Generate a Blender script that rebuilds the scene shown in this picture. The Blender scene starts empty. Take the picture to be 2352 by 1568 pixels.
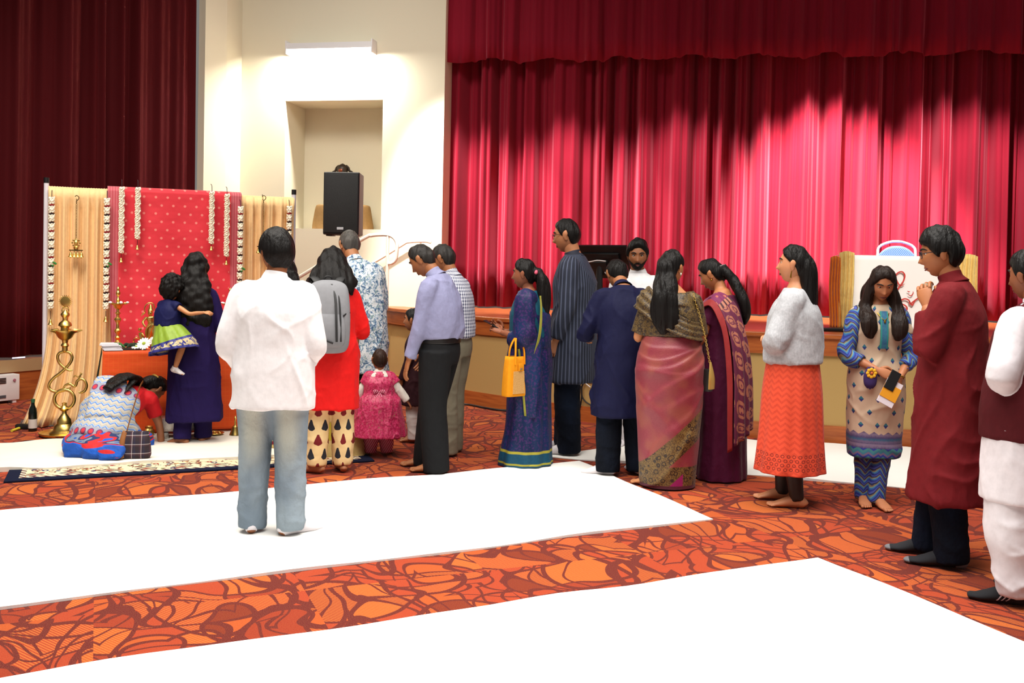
import bpy, bmesh, math, random
import numpy as np
from mathutils import Vector as V, Matrix as M
random.seed(7)
SC = bpy.context.scene
COL = SC.collection
PI = math.pi
def rad(d): return d*PI/180
# ---------------------------------------------------------------- camera
F, PX0, PY0 = 2244.0, 1176.0, 660.0
TILT = math.atan(50/2244); ROLL = rad(1.2); CAMZ = 1.55
CR = M.Rotation(PI/2-TILT, 3, 'X') @ M.Rotation(ROLL, 3, 'Z')
CP = V((0, 0, CAMZ))
ZOOM = (1176, 784, 1.0)
cam = bpy.data.cameras.new('camera'); camo = bpy.data.objects.new('camera', cam); COL.objects.link(camo)
cam.sensor_width = 36.0; cam.lens = 36.0*F/2352*ZOOM[2]
cam.shift_x = (ZOOM[0]-PX0)/2352*ZOOM[2]; cam.shift_y = -(ZOOM[1]-PY0)/2352*ZOOM[2]
camo.matrix_world = M.Translation(CP) @ CR.to_4x4()
cam.clip_end = 100
SC.camera = camo
def ray(px, py): return CR @ V(((px-PX0)/F, -(py-PY0)/F, -1))
def gp(px, py, z=0.0):
    r = ray(px, py); return CP + r*((z-CAMZ)/r.z)
def at(px, py, Y):
    r = ray(px, py); return CP + r*(Y/r.y)
# ---------------------------------------------------------------- materials
def lin(h):
    if not isinstance(h, str): return tuple(h)+((1,) if len(h) == 3 else ())
    h = h.lstrip('#'); o = []
    for i in (0, 2, 4):
        c = int(h[i:i+2], 16)/255
        o.append(c/12.92 if c <= .04045 else ((c+.055)/1.055)**2.4)
    return tuple(o)+(1,)
class Mat:
    def __init__(s, name, col='#808080', rough=.8, metal=0, sheen=0, spec=.5, emis=None, es=0, bump=None, alpha=1):
        s.m = bpy.data.materials.new(name); s.m.use_nodes = True
        s.nt = s.m.node_tree; s.b = s.nt.nodes['Principled BSDF']
        s.b.inputs['Roughness'].default_value = rough
        s.b.inputs['Metallic'].default_value = metal
        s.b.inputs['Specular IOR Level'].default_value = spec
        if sheen:
            s.b.inputs['Sheen Weight'].default_value = sheen; s.b.inputs['Sheen Roughness'].default_value = .4
        if emis:
            s.b.inputs['Emission Color'].default_value = lin(emis); s.b.inputs['Emission Strength'].default_value = es
        if alpha < 1: s.b.inputs['Alpha'].default_value = alpha
        s.col(col); s._tc = None
        if bump: s.bumpnoise(*bump)
    def put(s, sock, val):
        if isinstance(val, bpy.types.NodeSocket): s.nt.links.new(val, sock)
        elif isinstance(val, str): sock.default_value = lin(val)
        else:
            try: sock.default_value = val
            except Exception: sock.default_value = tuple(val)+(1,)
    def col(s, c): s.put(s.b.inputs['Base Color'], c)
    def n(s, t, ins=None, **props):
        nd = s.nt.nodes.new('ShaderNode'+t)
        for k, v in props.items(): setattr(nd, k, v)
        for k, v in (ins or {}).items(): s.put(nd.inputs[k], v)
        return nd
    @property
    def obj(s):
        if s._tc is None: s._tc = s.n('TexCoord')
        return s._tc.outputs['Object']
    @property
    def uv(s):
        if s._tc is None: s._tc = s.n('TexCoord')
        return s._tc.outputs['UV']
    def mt(s, op, a, b=0.0, c=0.0):
        nd = s.n('Math', operation=op); s.put(nd.inputs[0], a); s.put(nd.inputs[1], b); s.put(nd.inputs[2], c)
        return nd.outputs[0]
    def mix(s, f, a, b):
        nd = s.n('Mix', data_type='RGBA'); s.put(nd.inputs[0], f); s.put(nd.inputs[6], a); s.put(nd.inputs[7], b)
        return nd.outputs[2]
    def ramp(s, f, stops, interp='LINEAR'):
        nd = s.n('ValToRGB'); cr = nd.color_ramp; cr.interpolation = interp
        while len(cr.elements) < len(stops): cr.elements.new(.5)
        for e, (p, c) in zip(cr.elements, stops): e.position = p; e.color = lin(c)
        s.put(nd.inputs[0], f); return nd.outputs[0]
    def scale(s, vec, sx, sy, sz, loc=(0, 0, 0), rot=(0, 0, 0)):
        nd = s.n('Mapping'); s.put(nd.inputs['Vector'], vec)
        nd.inputs['Scale'].default_value = (sx, sy, sz); nd.inputs['Location'].default_value = loc; nd.inputs['Rotation'].default_value = rot
        return nd.outputs[0]
    def noise(s, vec, sc=5, det=2, rough=.5, dist=0):
        nd = s.n('TexNoise', {'Scale': sc, 'Detail': det, 'Roughness': rough, 'Distortion': dist}); s.put(nd.inputs['Vector'], vec)
        return nd.outputs['Fac']
    def xyz(s, vec):
        nd = s.n('SeparateXYZ'); s.put(nd.inputs[0], vec); return nd.outputs
    def comb(s, x, y, z=0.0):
        nd = s.n('CombineXYZ'); s.put(nd.inputs[0], x); s.put(nd.inputs[1], y); s.put(nd.inputs[2], z); return nd.outputs[0]
    def around(s, r=.17):
        """metres round the body and height"""
        o = s.xyz(s.obj); u = s.mt('MULTIPLY', s.mt('ARCTAN2', o[0], s.mt('MULTIPLY', o[1], -1)), r)
        return u, o[2]
    def step(s, v, lo, hi):
        nd = s.n('MapRange', interpolation_type='SMOOTHSTEP'); s.put(nd.inputs[0], v); nd.inputs[1].default_value = lo; nd.inputs[2].default_value = hi
        return nd.outputs[0]
    def band(s, v, a, b, e=.002):
        return s.mt('MULTIPLY', s.step(v, a-e, a+e), s.mt('SUBTRACT', 1, s.step(v, b-e, b+e)))
    def cells(s, u, v, cu, cv, stag=True):
        """coordinates in metres from the centre of each staggered cell"""
        vv = s.mt('DIVIDE', v, cv); row = s.mt('FLOOR', vv)
        uu = s.mt('DIVIDE', u, cu)
        if stag: uu = s.mt('ADD', uu, s.mt('MULTIPLY', s.mt('FLOORED_MODULO', row, 2), .5))
        fu = s.mt('MULTIPLY', s.mt('SUBTRACT', s.mt('FRACT', uu), .5), cu)
        fv = s.mt('MULTIPLY', s.mt('SUBTRACT', s.mt('FRACT', vv), .5), cv)
        return fu, fv, row
    def dist(s, a, b):
        return s.mt('SQRT', s.mt('ADD', s.mt('MULTIPLY', a, a), s.mt('MULTIPLY', b, b)))
    def bumpnoise(s, sx=80, sy=80, sz=80, st=.3, d=.01, vec=None, det=2):
        f = s.noise(s.scale(vec or s.obj, sx, sy, sz), 1, det)
        s.bumpv(f, st, d)
    def bumpv(s, f, st=.3, d=.01):
        nd = s.n('Bump', {'Strength': st, 'Distance': d}); s.put(nd.inputs['Height'], f)
        prev = s.b.inputs['Normal'].links
        if prev: s.nt.links.new(prev[0].from_socket, nd.inputs['Normal'])
        s.nt.links.new(nd.outputs[0], s.b.inputs['Normal'])
_mc = {}
def plain(name, col, rough=.8, metal=0, **k):
    if name not in _mc: _mc[name] = Mat(name, col, rough, metal, **k).m
    return _mc[name]
def cloth_mat(name, col, rough=.9, weave=600, wrinkle=.25, sheen=0, wz=9, var=.12, col2=None, spec=.2):
    t = Mat(name, col, rough, sheen=sheen, spec=spec)
    n1 = t.noise(t.scale(t.obj, 30, 30, 30), 1, 3)
    c = lin(col)
    t.col(t.mix(n1, tuple(x*(1-var) for x in c[:3]), col2 or tuple(min(1, x*(1+var)) for x in c[:3])))
    t.bumpnoise(14, 14, wz, wrinkle, .03, det=3)
    t.bumpnoise(weave, weave, weave, .06, .001, det=1)
    return t
# ---------------------------------------------------------------- geometry
def cr(A, sub):
    A = np.asarray(A, float)
    if len(A) < 3 or sub < 2:
        if sub < 2: return A
        t = np.linspace(0, 1, sub+1)[:, None]; return A[0]*(1-t)+A[-1]*t
    P = np.vstack([2*A[0]-A[1], A, 2*A[-1]-A[-2]]); out = []
    for i in range(1, len(P)-2):
        p0, p1, p2, p3 = P[i-1], P[i], P[i+1], P[i+2]
        for j in range(sub):
            t = j/sub
            out.append(.5*(2*p1+(p2-p0)*t+(2*p0-5*p1+4*p2-p3)*t*t+(3*p1-p0-3*p2+p3)*t**3))
    out.append(A[-1]); return np.array(out)
class G:
    def __init__(s): s.v = []; s.f = []; s.luv = []; s.mi = []; s.uvok = False
    def add(s, v, f, m=0, luv=None):
        o = len(s.v); s.v += [tuple(p) for p in v]
        for i, q in enumerate(f):
            s.f.append([o+k for k in q]); s.mi.append(m); s.luv.append(luv[i] if luv else None)
        if luv: s.uvok = True
        return s
    def box(s, x0, x1, y0, y1, z0, z1, m=0, bev=0):
        bm = bmesh.new(); bmesh.ops.create_cube(bm, size=1)
        for v in bm.verts:
            v.co = V(((x0+x1)/2+v.co.x*(x1-x0), (y0+y1)/2+v.co.y*(y1-y0), (z0+z1)/2+v.co.z*(z1-z0)))
        if bev: bmesh.ops.bevel(bm, geom=list(bm.edges), offset=bev, segments=2, affect='EDGES', profile=.6)
        s.bm(bm, m); return s
    def bm(s, bm, m=0):
        bm.verts.index_update(); bm.verts.ensure_lookup_table()
        s.add([v.co[:] for v in bm.verts], [[v.index for v in f.verts] for f in bm.faces], m); bm.free()
    def tube(s, pts, rd, n=12, side=None, sub=4, cap=True, m=0, fold=None, sq=1.0, closed=False):
        A = np.array([list(p)+(list(r) if hasattr(r, '__len__') else [r, r]) for p, r in zip(pts, rd if hasattr(rd, '__len__') else [rd]*len(pts))])
        if closed: A = np.vstack([A, A[:1]])
        A = cr(A, sub); C = A[:, :3]; R = np.maximum(A[:, 3:5], 1e-4); L = len(C)
        T = np.gradient(C, axis=0); T /= np.linalg.norm(T, axis=1)[:, None]+1e-12
        if closed: T[0] = T[-1] = (T[0]+T[-1])/np.linalg.norm(T[0]+T[-1])
        a = np.array(side if side is not None else ((0, 0, 1) if abs(T[0][2]) < .8 else (1, 0, 0)), float)
        V_, F_, U_ = [], [], []
        acc = np.concatenate([[0], np.cumsum(np.linalg.norm(np.diff(C, axis=0), axis=1))])
        for i in range(L):
            if side is not None: a = np.array(side, float)
            a = a-T[i]*np.dot(T[i], a); a /= np.linalg.norm(a)+1e-12
            b = np.cross(T[i], a)
            for j in range(n):
                th = 2*PI*j/n; c_, s_ = math.cos(th), math.sin(th)
                if sq != 1: c_ = math.copysign(abs(c_)**sq, c_); s_ = math.copysign(abs(s_)**sq, s_)
                k = 1+(fold(th, i/(L-1)) if fold else 0)
                V_.append(C[i]+a*c_*R[i, 0]*k+b*s_*R[i, 1]*k)
        mr = float(R.mean())
        for i in range(L-1):
            for j in range(n):
                j2 = (j+1) % n
                F_.append((i*n+j, i*n+j2, (i+1)*n+j2, (i+1)*n+j))
                U_.append(((j/n*2*PI*mr, acc[i]), ((j+1)/n*2*PI*mr, acc[i]), ((j+1)/n*2*PI*mr, acc[i+1]), (j/n*2*PI*mr, acc[i+1])))
        if cap and not closed:
            V_.append(C[0]); V_.append(C[-1]); k0, k1 = L*n, L*n+1
            for j in range(n):
                j2 = (j+1) % n
                F_.append((k0, j2, j)); U_.append(((0, 0),)*3)
                F_.append((k1, (L-1)*n+j, (L-1)*n+j2)); U_.append(((0, acc[-1]),)*3)
        return s.add(V_, F_, m, U_)
    def lathe(s, prof, n=20, o=(0, 0, 0), m=0, ax='Z'):
        pr = prof; V_, F_ = [], []
        for r, z in pr:
            for j in range(n):
                th = 2*PI*j/n; p = (r*math.cos(th), r*math.sin(th), z)
                if ax == 'Y': p = (p[0], p[2], p[1])
                if ax == 'X': p = (p[2], p[0], p[1])
                V_.append((p[0]+o[0], p[1]+o[1], p[2]+o[2]))
        for i in range(len(pr)-1):
            for j in range(n): F_.append((i*n+j, i*n+(j+1) % n, (i+1)*n+(j+1) % n, (i+1)*n+j))
        F_.append(tuple(range(n))[::-1]); F_.append(tuple((len(pr)-1)*n+j for j in range(n)))
        return s.add(V_, F_, m)
    def ball(s, c, r, n=12, m=0):
        r = r if hasattr(r, '__len__') else (r,)*3
        bm = bmesh.new(); bmesh.ops.create_uvsphere(bm, u_segments=n, v_segments=max(6, n*2//3), radius=1)
        for v in bm.verts: v.co = V((c[0]+v.co.x*r[0], c[1]+v.co.y*r[1], c[2]+v.co.z*r[2]))
        s.bm(bm, m); return s
    def sheet(s, rows, sub=5, m=0, wav=None):
        """rows: list of polylines with equal point counts"""
        R = np.array([cr(r, sub) for r in rows]); R = cr(R.reshape(len(rows), -1), sub).reshape(-1, R.shape[1], 3)
        a, b = R.shape[:2]
        if wav is not None:
            du = np.gradient(R, axis=0); dv = np.gradient(R, axis=1); N = np.cross(du, dv); N /= np.linalg.norm(N, axis=2)[..., None]+1e-9
            I, J = np.meshgrid(np.linspace(0, 1, a), np.linspace(0, 1, b), indexing='ij'); R = R+N*wav(I, J)[..., None]
        L = max(np.linalg.norm(np.diff(R[a//2], axis=0), axis=1).sum(), 1e-6); W = max(np.linalg.norm(np.diff(R[:, b//2], axis=0), axis=1).sum(), 1e-6)
        F_, U_ = [], []
        for i in range(a-1):
            for j in range(b-1):
                F_.append((i*b+j, i*b+j+1, (i+1)*b+j+1, (i+1)*b+j))
                U_.append(tuple((p/(b-1)*L, q/(a-1)*W) for p, q in ((j, i), (j+1, i), (j+1, i+1), (j, i+1))))
        return s.add(R.reshape(-1, 3), F_, m, U_)
    def xf(s, mat, i0=0):
        s.v[i0:] = [tuple(mat @ V(p)) for p in s.v[i0:]]; return s
    def mesh(s, name):
        me = bpy.data.meshes.new(name); me.from_pydata(s.v, [], s.f)
        if s.uvok:
            ul = me.uv_layers.new(name='UVMap'); fl = []
            for q, l in zip(s.f, s.luv):
                if l is None: fl += [0.0]*(2*len(q))
                else:
                    for p in l: fl += [float(p[0]), float(p[1])]
            ul.data.foreach_set('uv', fl)
        me.polygons.foreach_set('material_index', s.mi)
        return me
def fixm(m): return m.m if isinstance(m, Mat) else m
def place(name, me, mat, parent=None, loc=None, rz=0, smooth=True, solid=0, bev=0):
    o = bpy.data.objects.new(name, me); COL.objects.link(o)
    for m in (mat if isinstance(mat, (list, tuple)) else [mat]): me.materials.append(fixm(m))
    if parent is not None: o.parent = parent
    if loc is not None: o.location = loc
    o.rotation_euler.z = rz
    if smooth:
        me.polygons.foreach_set('use_smooth', [True]*len(me.polygons))
        if smooth == 'auto':
            try: me.set_sharp_from_angle(angle=rad(35))
            except Exception: pass
    if solid:
        md = o.modifiers.new('s', 'SOLIDIFY'); md.thickness = solid; md.offset = 0
    if bev:
        md = o.modifiers.new('b', 'BEVEL'); md.width = bev; md.segments = 2; md.limit_method = 'ANGLE'
    return o
def wrap(o, target, off=.003):
    md = o.modifiers.new('w', 'SHRINKWRAP'); md.target = target; md.offset = off; md.wrap_method = 'NEAREST_SURFACEPOINT'; md.wrap_mode = 'ABOVE_SURFACE'; o.modifiers.move(len(o.modifiers)-1, 0); return o
def build(g, name, mat, parent=None, loc=None, rz=0, smooth='auto', solid=0, bev=0, **t):
    o = place(name, g.mesh(name), mat, parent, loc, rz, smooth, solid, bev)
    if t: tag(o, **t)
    return o
def tag(o, label=None, cat=None, group=None, kind=None):
    if label: o['label'] = label
    if cat: o['category'] = cat
    if group: o['group'] = group
    if kind: o['kind'] = kind
    return o
def thing(name, label, cat, loc=(0, 0, 0), rz=0, group=None):
    o = bpy.data.objects.new(name, None); COL.objects.link(o); o.location = loc; o.rotation_euler.z = rz; o.empty_display_size = .1
    return tag(o, label, cat, group)
def fnoise(P, seed, fx, fz, n=9):
    rs = np.random.RandomState(seed); W = np.sin(P[:, [1, 2, 0]]*np.array([fx, fz, fx])*.7+seed)*.6
    out = np.zeros(len(P))
    for i in range(n):
        k = rs.normal(size=3); k /= np.linalg.norm(k); k *= np.array([fx, fx, fz])*rs.uniform(.6, 1.7)
        out += np.sin(P@k*2*PI+W[:, i % 3]*2+rs.uniform(0, 6.28))
    return out/math.sqrt(n)/1.2
def wrinkle(P, seed, fx, fz):
    out = fnoise(P, seed, fx*.7, fz*.7)*.5; rs = np.random.RandomState(seed+5)
    for i in range(6):
        k = rs.normal(size=3); k /= np.linalg.norm(k); k *= np.array([fx, fx, fz])*rs.uniform(.8, 1.6)
        ph = P@k*2*PI+2.2*fnoise(P, seed+i*7, 2.2, 2.2, 5)+rs.uniform(0, 6)
        out += ((1-np.abs(np.sin(ph/2)))**3*np.clip(fnoise(P, seed+i*13+3, 1.7, 1.7, 5)*.9+.15, 0, 1))*.95
    return out
def remesh(g, vox, smooth=4, fold=None, sf=.6):
    me = bpy.data.meshes.new('t'); me.from_pydata(g.v, [], g.f)
    bm = bmesh.new(); bm.from_mesh(me); bmesh.ops.recalc_face_normals(bm, faces=bm.faces); bm.to_mesh(me); bm.free()
    o = bpy.data.objects.new('t', me); COL.objects.link(o)
    md = o.modifiers.new('r', 'REMESH'); md.mode = 'VOXEL'; md.voxel_size = vox; md.use_smooth_shade = True
    if smooth:
        md = o.modifiers.new('sm', 'SMOOTH'); md.factor = sf; md.iterations = smooth
    dg = bpy.context.evaluated_depsgraph_get(); dg.update()
    m2 = bpy.data.meshes.new_from_object(o.evaluated_get(dg)); bpy.data.objects.remove(o); bpy.data.meshes.remove(me)
    if fold is not None:
        N = len(m2.vertices); P = np.empty(N*3); m2.vertices.foreach_get('co', P); P = P.reshape(-1, 3)
        m2.update(); Nn = np.empty(N*3); m2.vertices.foreach_get('normal', Nn); Nn = Nn.reshape(-1, 3)
        P = P+Nn*fold(P)[:, None]; m2.vertices.foreach_set('co', P.ravel()); m2.update()
    return m2
# ================================================================ SETTING
def wallmat(name, col):
    t = Mat(name, col, .85, spec=.2); t.bumpnoise(90, 90, 90, .08, .004); return t
WALL = wallmat('painted_wall', '#e9e0c9')
# carpet ---------------------------------------------------------
def carpet():
    t = Mat('carpet', rough=1, spec=.1, sheen=.1)
    p = t.scale(t.obj, 1, 1, 1, rot=(0, 0, rad(-23)))
    x, y, _ = t.xyz(p); T = .915
    fx = t.mt('FLOOR', t.mt('DIVIDE', x, T)); fy = t.mt('FLOOR', t.mt('DIVIDE', y, T))
    wn = t.n('TexWhiteNoise', {'Vector': t.comb(fx, fy, 0)}, noise_dimensions='3D').outputs['Color']
    off = t.n('VectorMath', {0: wn, 1: (3.0, 3.0, 3.0)}, operation='MULTIPLY').outputs[0]
    q = t.n('VectorMath', {0: p, 1: off}, operation='ADD').outputs[0]
    line = None; region = None
    dn = t.n('TexNoise', {'Vector': q, 'Scale': 1.6, 'Detail': 1.0}).outputs['Color']
    q2 = t.n('VectorMath', {0: q, 1: t.n('VectorMath', {0: dn, 1: (.55, .55, 0)}, operation='MULTIPLY').outputs[0]}, operation='ADD').outputs[0]
    def lmax(l, line): return l if line is None else t.mt('MAXIMUM', line, l)
    for i, (sx, sy, r, lv) in enumerate(((2.3, 1.15, .3, (.36, .62)), (1.3, 2.5, -.4, (.42, .60)), (2.6, 1.5, 1.0, (.30, .55)))):
        vo = t.n('TexVoronoi', {'Vector': t.scale(q2, sx, sy, 1, loc=(i*5.3, i*9.1, i*2.0), rot=(0, 0, r)), 'Scale': 1.0, 'Randomness': .9}, voronoi_dimensions='2D').outputs['Distance']
        for k, lev in enumerate(lv):
            w = (.030, .018)[k]
            wv_ = t.mt('MULTIPLY', t.mt('ADD', .35, t.noise(t.scale(q, 3, 3, 1, loc=(k*3, i, 0)), 1, 0)), w)
            line = lmax(t.mt('LESS_THAN', t.mt('ABSOLUTE', t.mt('SUBTRACT', vo, lev)), wv_), line)
        s = t.mt('MULTIPLY', t.mt('GREATER_THAN', vo, lv[0]), 2**i/15)
        region = s if region is None else t.mt('ADD', region, s)
    nv = t.noise(t.scale(q, 2.2, 1.3, 1, loc=(31, 7, 3)), 1, 0)
    line = lmax(t.mt('LESS_THAN', t.mt('ABSOLUTE', t.mt('SUBTRACT', nv, .5)), .014), line)
    region = t.mt('ADD', region, t.mt('MULTIPLY', t.mt('GREATER_THAN', nv, .5), 8/15))
    A, B, C, D = '#a5471f', '#98331e', '#87291a', '#6e2016'
    seq = [B, A, B, C, A, B, C, B, A, D, B, A, C, B, A, B]
    base = t.ramp(t.mt('ADD', region, .01), [(i/16+.001*(i > 0), c) for i, c in enumerate(seq)], 'CONSTANT')
    st = t.mt('GREATER_THAN', t.mt('FRACT', t.mt('MULTIPLY', t.mt('ADD', x, t.mt('MULTIPLY', y, .6)), 62)), .55)
    sm = t.mt('GREATER_THAN', t.mt('FRACT', t.mt('MULTIPLY', region, 3.37)), .55)
    base = t.mix(t.mt('MULTIPLY', t.mt('MULTIPLY', st, sm), .6), base, '#c07030')
    col = t.mix(line, base, '#551019')
    fine = t.noise(t.scale(t.obj, 260, 260, 260), 1, 2)
    col = t.mix(t.mt('MULTIPLY', t.step(fine, .35, .75), .35), col, t.mix(.5, col, '#d58b4a'))
    t.col(col); t.bumpv(fine, .6, .006)
    return t
CARPET = carpet()
g = G(); g.add([(-9, -3, 0), (12, -3, 0), (12, 17, 0), (-9, 17, 0)], [(0, 1, 2, 3)])
build(g, 'floor', CARPET, smooth=False, kind='structure')
# niche wall (frontal) -------------------------------------------
SA = math.atan(.2); sd = V((math.cos(SA), -math.sin(SA), 0)); sn = V((-math.sin(SA), -math.cos(SA), 0))   # along wall (right), towards hall
W0 = V((-.92, 12.62, 0))                                    # right end of the niche wall
def wl(u, v, z): return W0+sd*u+sn*v+V((0, 0, z))
HT = 6.6
def wbox(g, u0, u1, v0, v1, z0, z1):
    P = [wl(u, v, z) for z in (z0, z1) for u, v in ((u0, v0), (u1, v0), (u1, v1), (u0, v1))]
    g.add(P, [(3, 2, 1, 0), (4, 5, 6, 7), (0, 1, 5, 4), (1, 2, 6, 5), (2, 3, 7, 6), (3, 0, 4, 7)])
def wplane(px, py, v=0.0):
    """(u, z) on the plane of the niche wall, v metres in front of it, from a point seen in the photo"""
    r = ray(px, py); o = W0+sn*v; t = (o-CP).dot(sn)/r.dot(sn); p = CP+r*t
    return (p-W0).dot(sd), p.z
n0, nz1 = wplane(656, 232); n1, nz0 = wplane(874, 527); n1 = wplane(877, 380)[0]
uL = wplane(553, 300)[0]
TH = .35
g = G()
wbox(g, uL-.3, n0, -TH, 0, 0, HT); wbox(g, n1, 0, -TH, 0, 0, HT)
wbox(g, n0, n1, -TH, 0, nz1, HT); wbox(g, n0, n1, -TH, 0, 0, nz0)
wbox(g, n0-.1, n1+.1, -.85, -.65, nz0-.3, nz1+.3)                       # niche back
wbox(g, n0-.1, n0, -.7, -TH, nz0-.1, nz1+.1); wbox(g, n1, n1+.1, -.7, -TH, nz0-.1, nz1+.1)
wbox(g, n0, n1, -.7, -TH, nz1, nz1+.1); wbox(g, n0, n1, -.7, -TH, nz0-.1, nz0)
build(g, 'wall_back', WALL, smooth=False, kind='structure')
# return and angled left wall ------------------------------------
E0 = wl(uL, 0, 0); E1 = wl(uL, .42, 0)
LW = V((-5.25, 10.42, 0)); ld = (E1-LW); Ll = ld.length; ld.normalize(); ln = V((ld.y, -ld.x, 0))
jam = .35                                                   # jamb at the right end of the curtain opening
def lw(u, v, z): return E1-ld*u+ln*v+V((0, 0, z))
g = G()
def prism(g, pts, z0, z1):
    n = len(pts); g.add([(p.x, p.y, z0) for p in pts]+[(p.x, p.y, z1) for p in pts],
        [tuple(range(n))[::-1], tuple(range(n, 2*n))]+[(i, (i+1) % n, n+(i+1) % n, n+i) for i in range(n)])
prism(g, [E1, E0, E0-sd*.5, E1-ld*jam-ln*.12, E1-ld*jam], 0, HT)
build(g, 'wall_corner', WALL, smooth=False, kind='structure')
WOOD = Mat('stained_wood', '#a5562a', .35, spec=.5)
w = WOOD.noise(WOOD.scale(WOOD.obj, 3, 3, 40), 1, 4, .6, .4); WOOD.col(WOOD.ramp(w, [(.3, '#8f4520'), (.7, '#b5652f')]))
g = G()
prism(g, [lw(jam-.02, 0, 0), lw(jam-.02, -.5, 0), lw(6.5, -.5, 0), lw(6.5, 0, 0)], 0, .42)
build(g, 'trim_1', WOOD, smooth=False, kind='structure')
LEDGE = plain('tan_ledge', '#a98a62', .6)
g = G(); prism(g, [lw(jam-.02, .012, 0), lw(jam-.02, 0, 0), lw(6.5, 0, 0), lw(6.5, .012, 0)], .31, .44)
build(g, 'trim_2', LEDGE, smooth=False, kind='structure')
# curtains --------------------------------------------------------
def curtain(name, fn, L, z0, z1, mat, seed, per=.3, amp=.06, step=.011, hem=None, rows=9, **t):
    rs = np.random.RandomState(seed); n = int(L/step); s = np.linspace(0, L, n)
    ph = np.zeros(n)
    for k in range(6): ph += rs.uniform(.5, 1.1)*np.sin(s*rs.uniform(.8, 5.5)+rs.uniform(0, 6))
    base = np.tanh(1.7*np.sin(2*PI*s/per+ph*1.4))*amp
    fine = np.sin(2*PI*s/(per*.37)+ph*2.2+1)*amp*.38+np.sin(2*PI*s/(per*.19)+ph)*amp*.12
    Vv, Ff, Uu = [], [], []
    for r in range(rows+1):
        f = r/rows; z = z0+(z1-z0)*f
        k = 1-.35*f; d = base*k+fine*(1-.2*f)+.02*np.sin(s*2+f*1.5)*(1-f)
        for i in range(n):
            zz = z+(hem(s[i], d[i]) if hem and r == 0 else 0)
            Vv.append(fn(s[i]+.012*math.sin(f*2+s[i]*9), d[i], zz))
    for r in range(rows):
        for i in range(n-1):
            Ff.append((r*n+i, r*n+i+1, (r+1)*n+i+1, (r+1)*n+i)); Uu.append(((s[i], r/rows), (s[i+1], r/rows), (s[i+1], (r+1)/rows), (s[i], (r+1)/rows)))
    g = G(); g.add(Vv, Ff, 0, Uu); return build(g, name, mat, smooth=True, solid=.006, **t)
def velvet(name, a, b, sheen):
    t = Mat(name, a, .85, sheen=sheen, spec=.15)
    t.b.inputs['Sheen Tint'].default_value = lin(b)
    nz = t.noise(t.scale(t.uv, 30, 2, 1), 1, 3); t.col(t.mix(nz, a, tuple(x*.8 for x in lin(a)[:3])))
    t.bumpnoise(400, 400, 60, .15, .003); return t
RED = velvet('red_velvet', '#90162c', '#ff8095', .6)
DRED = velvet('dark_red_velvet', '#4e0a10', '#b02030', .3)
STZ = .99
cd = V((math.cos(rad(10.3)), -math.sin(rad(10.3)), 0)); cn = V((-cd.y*-1*-1, 0, 0)); cn = V((cd.y, -cd.x, 0))
C0 = V((-1.3, 13.12, 0))
curtain('stage_curtain', lambda s, d, z: C0+cd*s+cn*d+V((0, 0, z)), 9.4, STZ+.015, 6.0, RED, 3, .36, .11,
        label='bright red pleated velvet curtain closing the stage', cat='curtain')
curtain('stage_valance', lambda s, d, z: C0+cd*s+cn*(d+.25)+V((0, 0, z)), 9.4, 4.2, 6.3, RED, 11, .42, .055, hem=lambda s, d: .03*math.sin(s*7.5)-.25*abs(d),
        label='dark red velvet valance across the top of the stage', cat='valance')
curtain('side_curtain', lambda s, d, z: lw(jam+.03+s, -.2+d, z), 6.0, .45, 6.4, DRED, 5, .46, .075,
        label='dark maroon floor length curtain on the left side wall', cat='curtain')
# stage -----------------------------------------------------------
ctrl = [(-1.95, 13.4), (-1.67, 12.6), (-.54, 10.93), (.67, 9.85), (1.75, 9.25), (2.83, 8.9), (3.64, 8.73), (5.2, 8.6), (7.5, 8.9)]
ap = cr(ctrl, 10)
def apron(g, off0, off1, z0, z1):
    T = np.gradient(ap, axis=0); T /= np.linalg.norm(T, axis=1)[:, None]; N = np.stack([T[:, 1], -T[:, 0]], 1)
    N = -N if N[len(N)//2][1] > 0 else N
    a = ap+N*off0; b = ap+N*off1; n = len(a); P = []
    for A, z in ((a, z0), (b, z0), (b, z1), (a, z1)): P += [(p[0], p[1], z) for p in A]
    Fq = []
    for k in range(4):
        k2 = (k+1) % 4
        for i in range(n-1): Fq.append((k*n+i, k*n+i+1, k2*n+i+1, k2*n+i))
    Fq += [(0, n, 2*n, 3*n), (n-1, 4*n-1, 3*n-1, 2*n-1)]
    g.add(P, Fq)
TAN = wallmat('tan_panel', '#b0905a')
g = G(); apron(g, -.1, 0, 0, STZ-.1); build(g, 'wall_stage', TAN, kind='structure')
g = G(); apron(g, -.05, .02, .0, .155); build(g, 'baseboard_stage', WOOD, kind='structure')
g = G(); apron(g, -.05, .025, STZ-.20, STZ-.045); build(g, 'trim_3', WOOD, kind='structure')
g = G(); apron(g, -.3, .05, STZ-.045, STZ); build(g, 'trim_4', WOOD, kind='structure', bev=.008)
SFL = Mat('stage_floor', '#8f4a28', .28, spec=.5); w = SFL.noise(SFL.scale(SFL.obj, 2, 30, 2), 1, 4); SFL.col(SFL.ramp(w, [(.3, '#7d3d20'), (.7, '#9c5630')]))
n = len(ap); g = G()
g.add([(p[0], p[1], STZ-.004) for p in ap]+[(7.5, 15.5, STZ-.004), (-1.95, 15.5, STZ-.004)], [tuple(range(n+2))])
build(g, 'stage_floor', SFL, smooth=False, kind='structure')
# stairs to the stage, against the niche wall
g = G()
for i in range(6): wbox(g, -1.25-.3*(i+1), -1.25-.3*i, .05, 1.05, 0, STZ-.165*(i+1))
build(g, 'stairs', CARPET, smooth=False, kind='structure')
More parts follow.
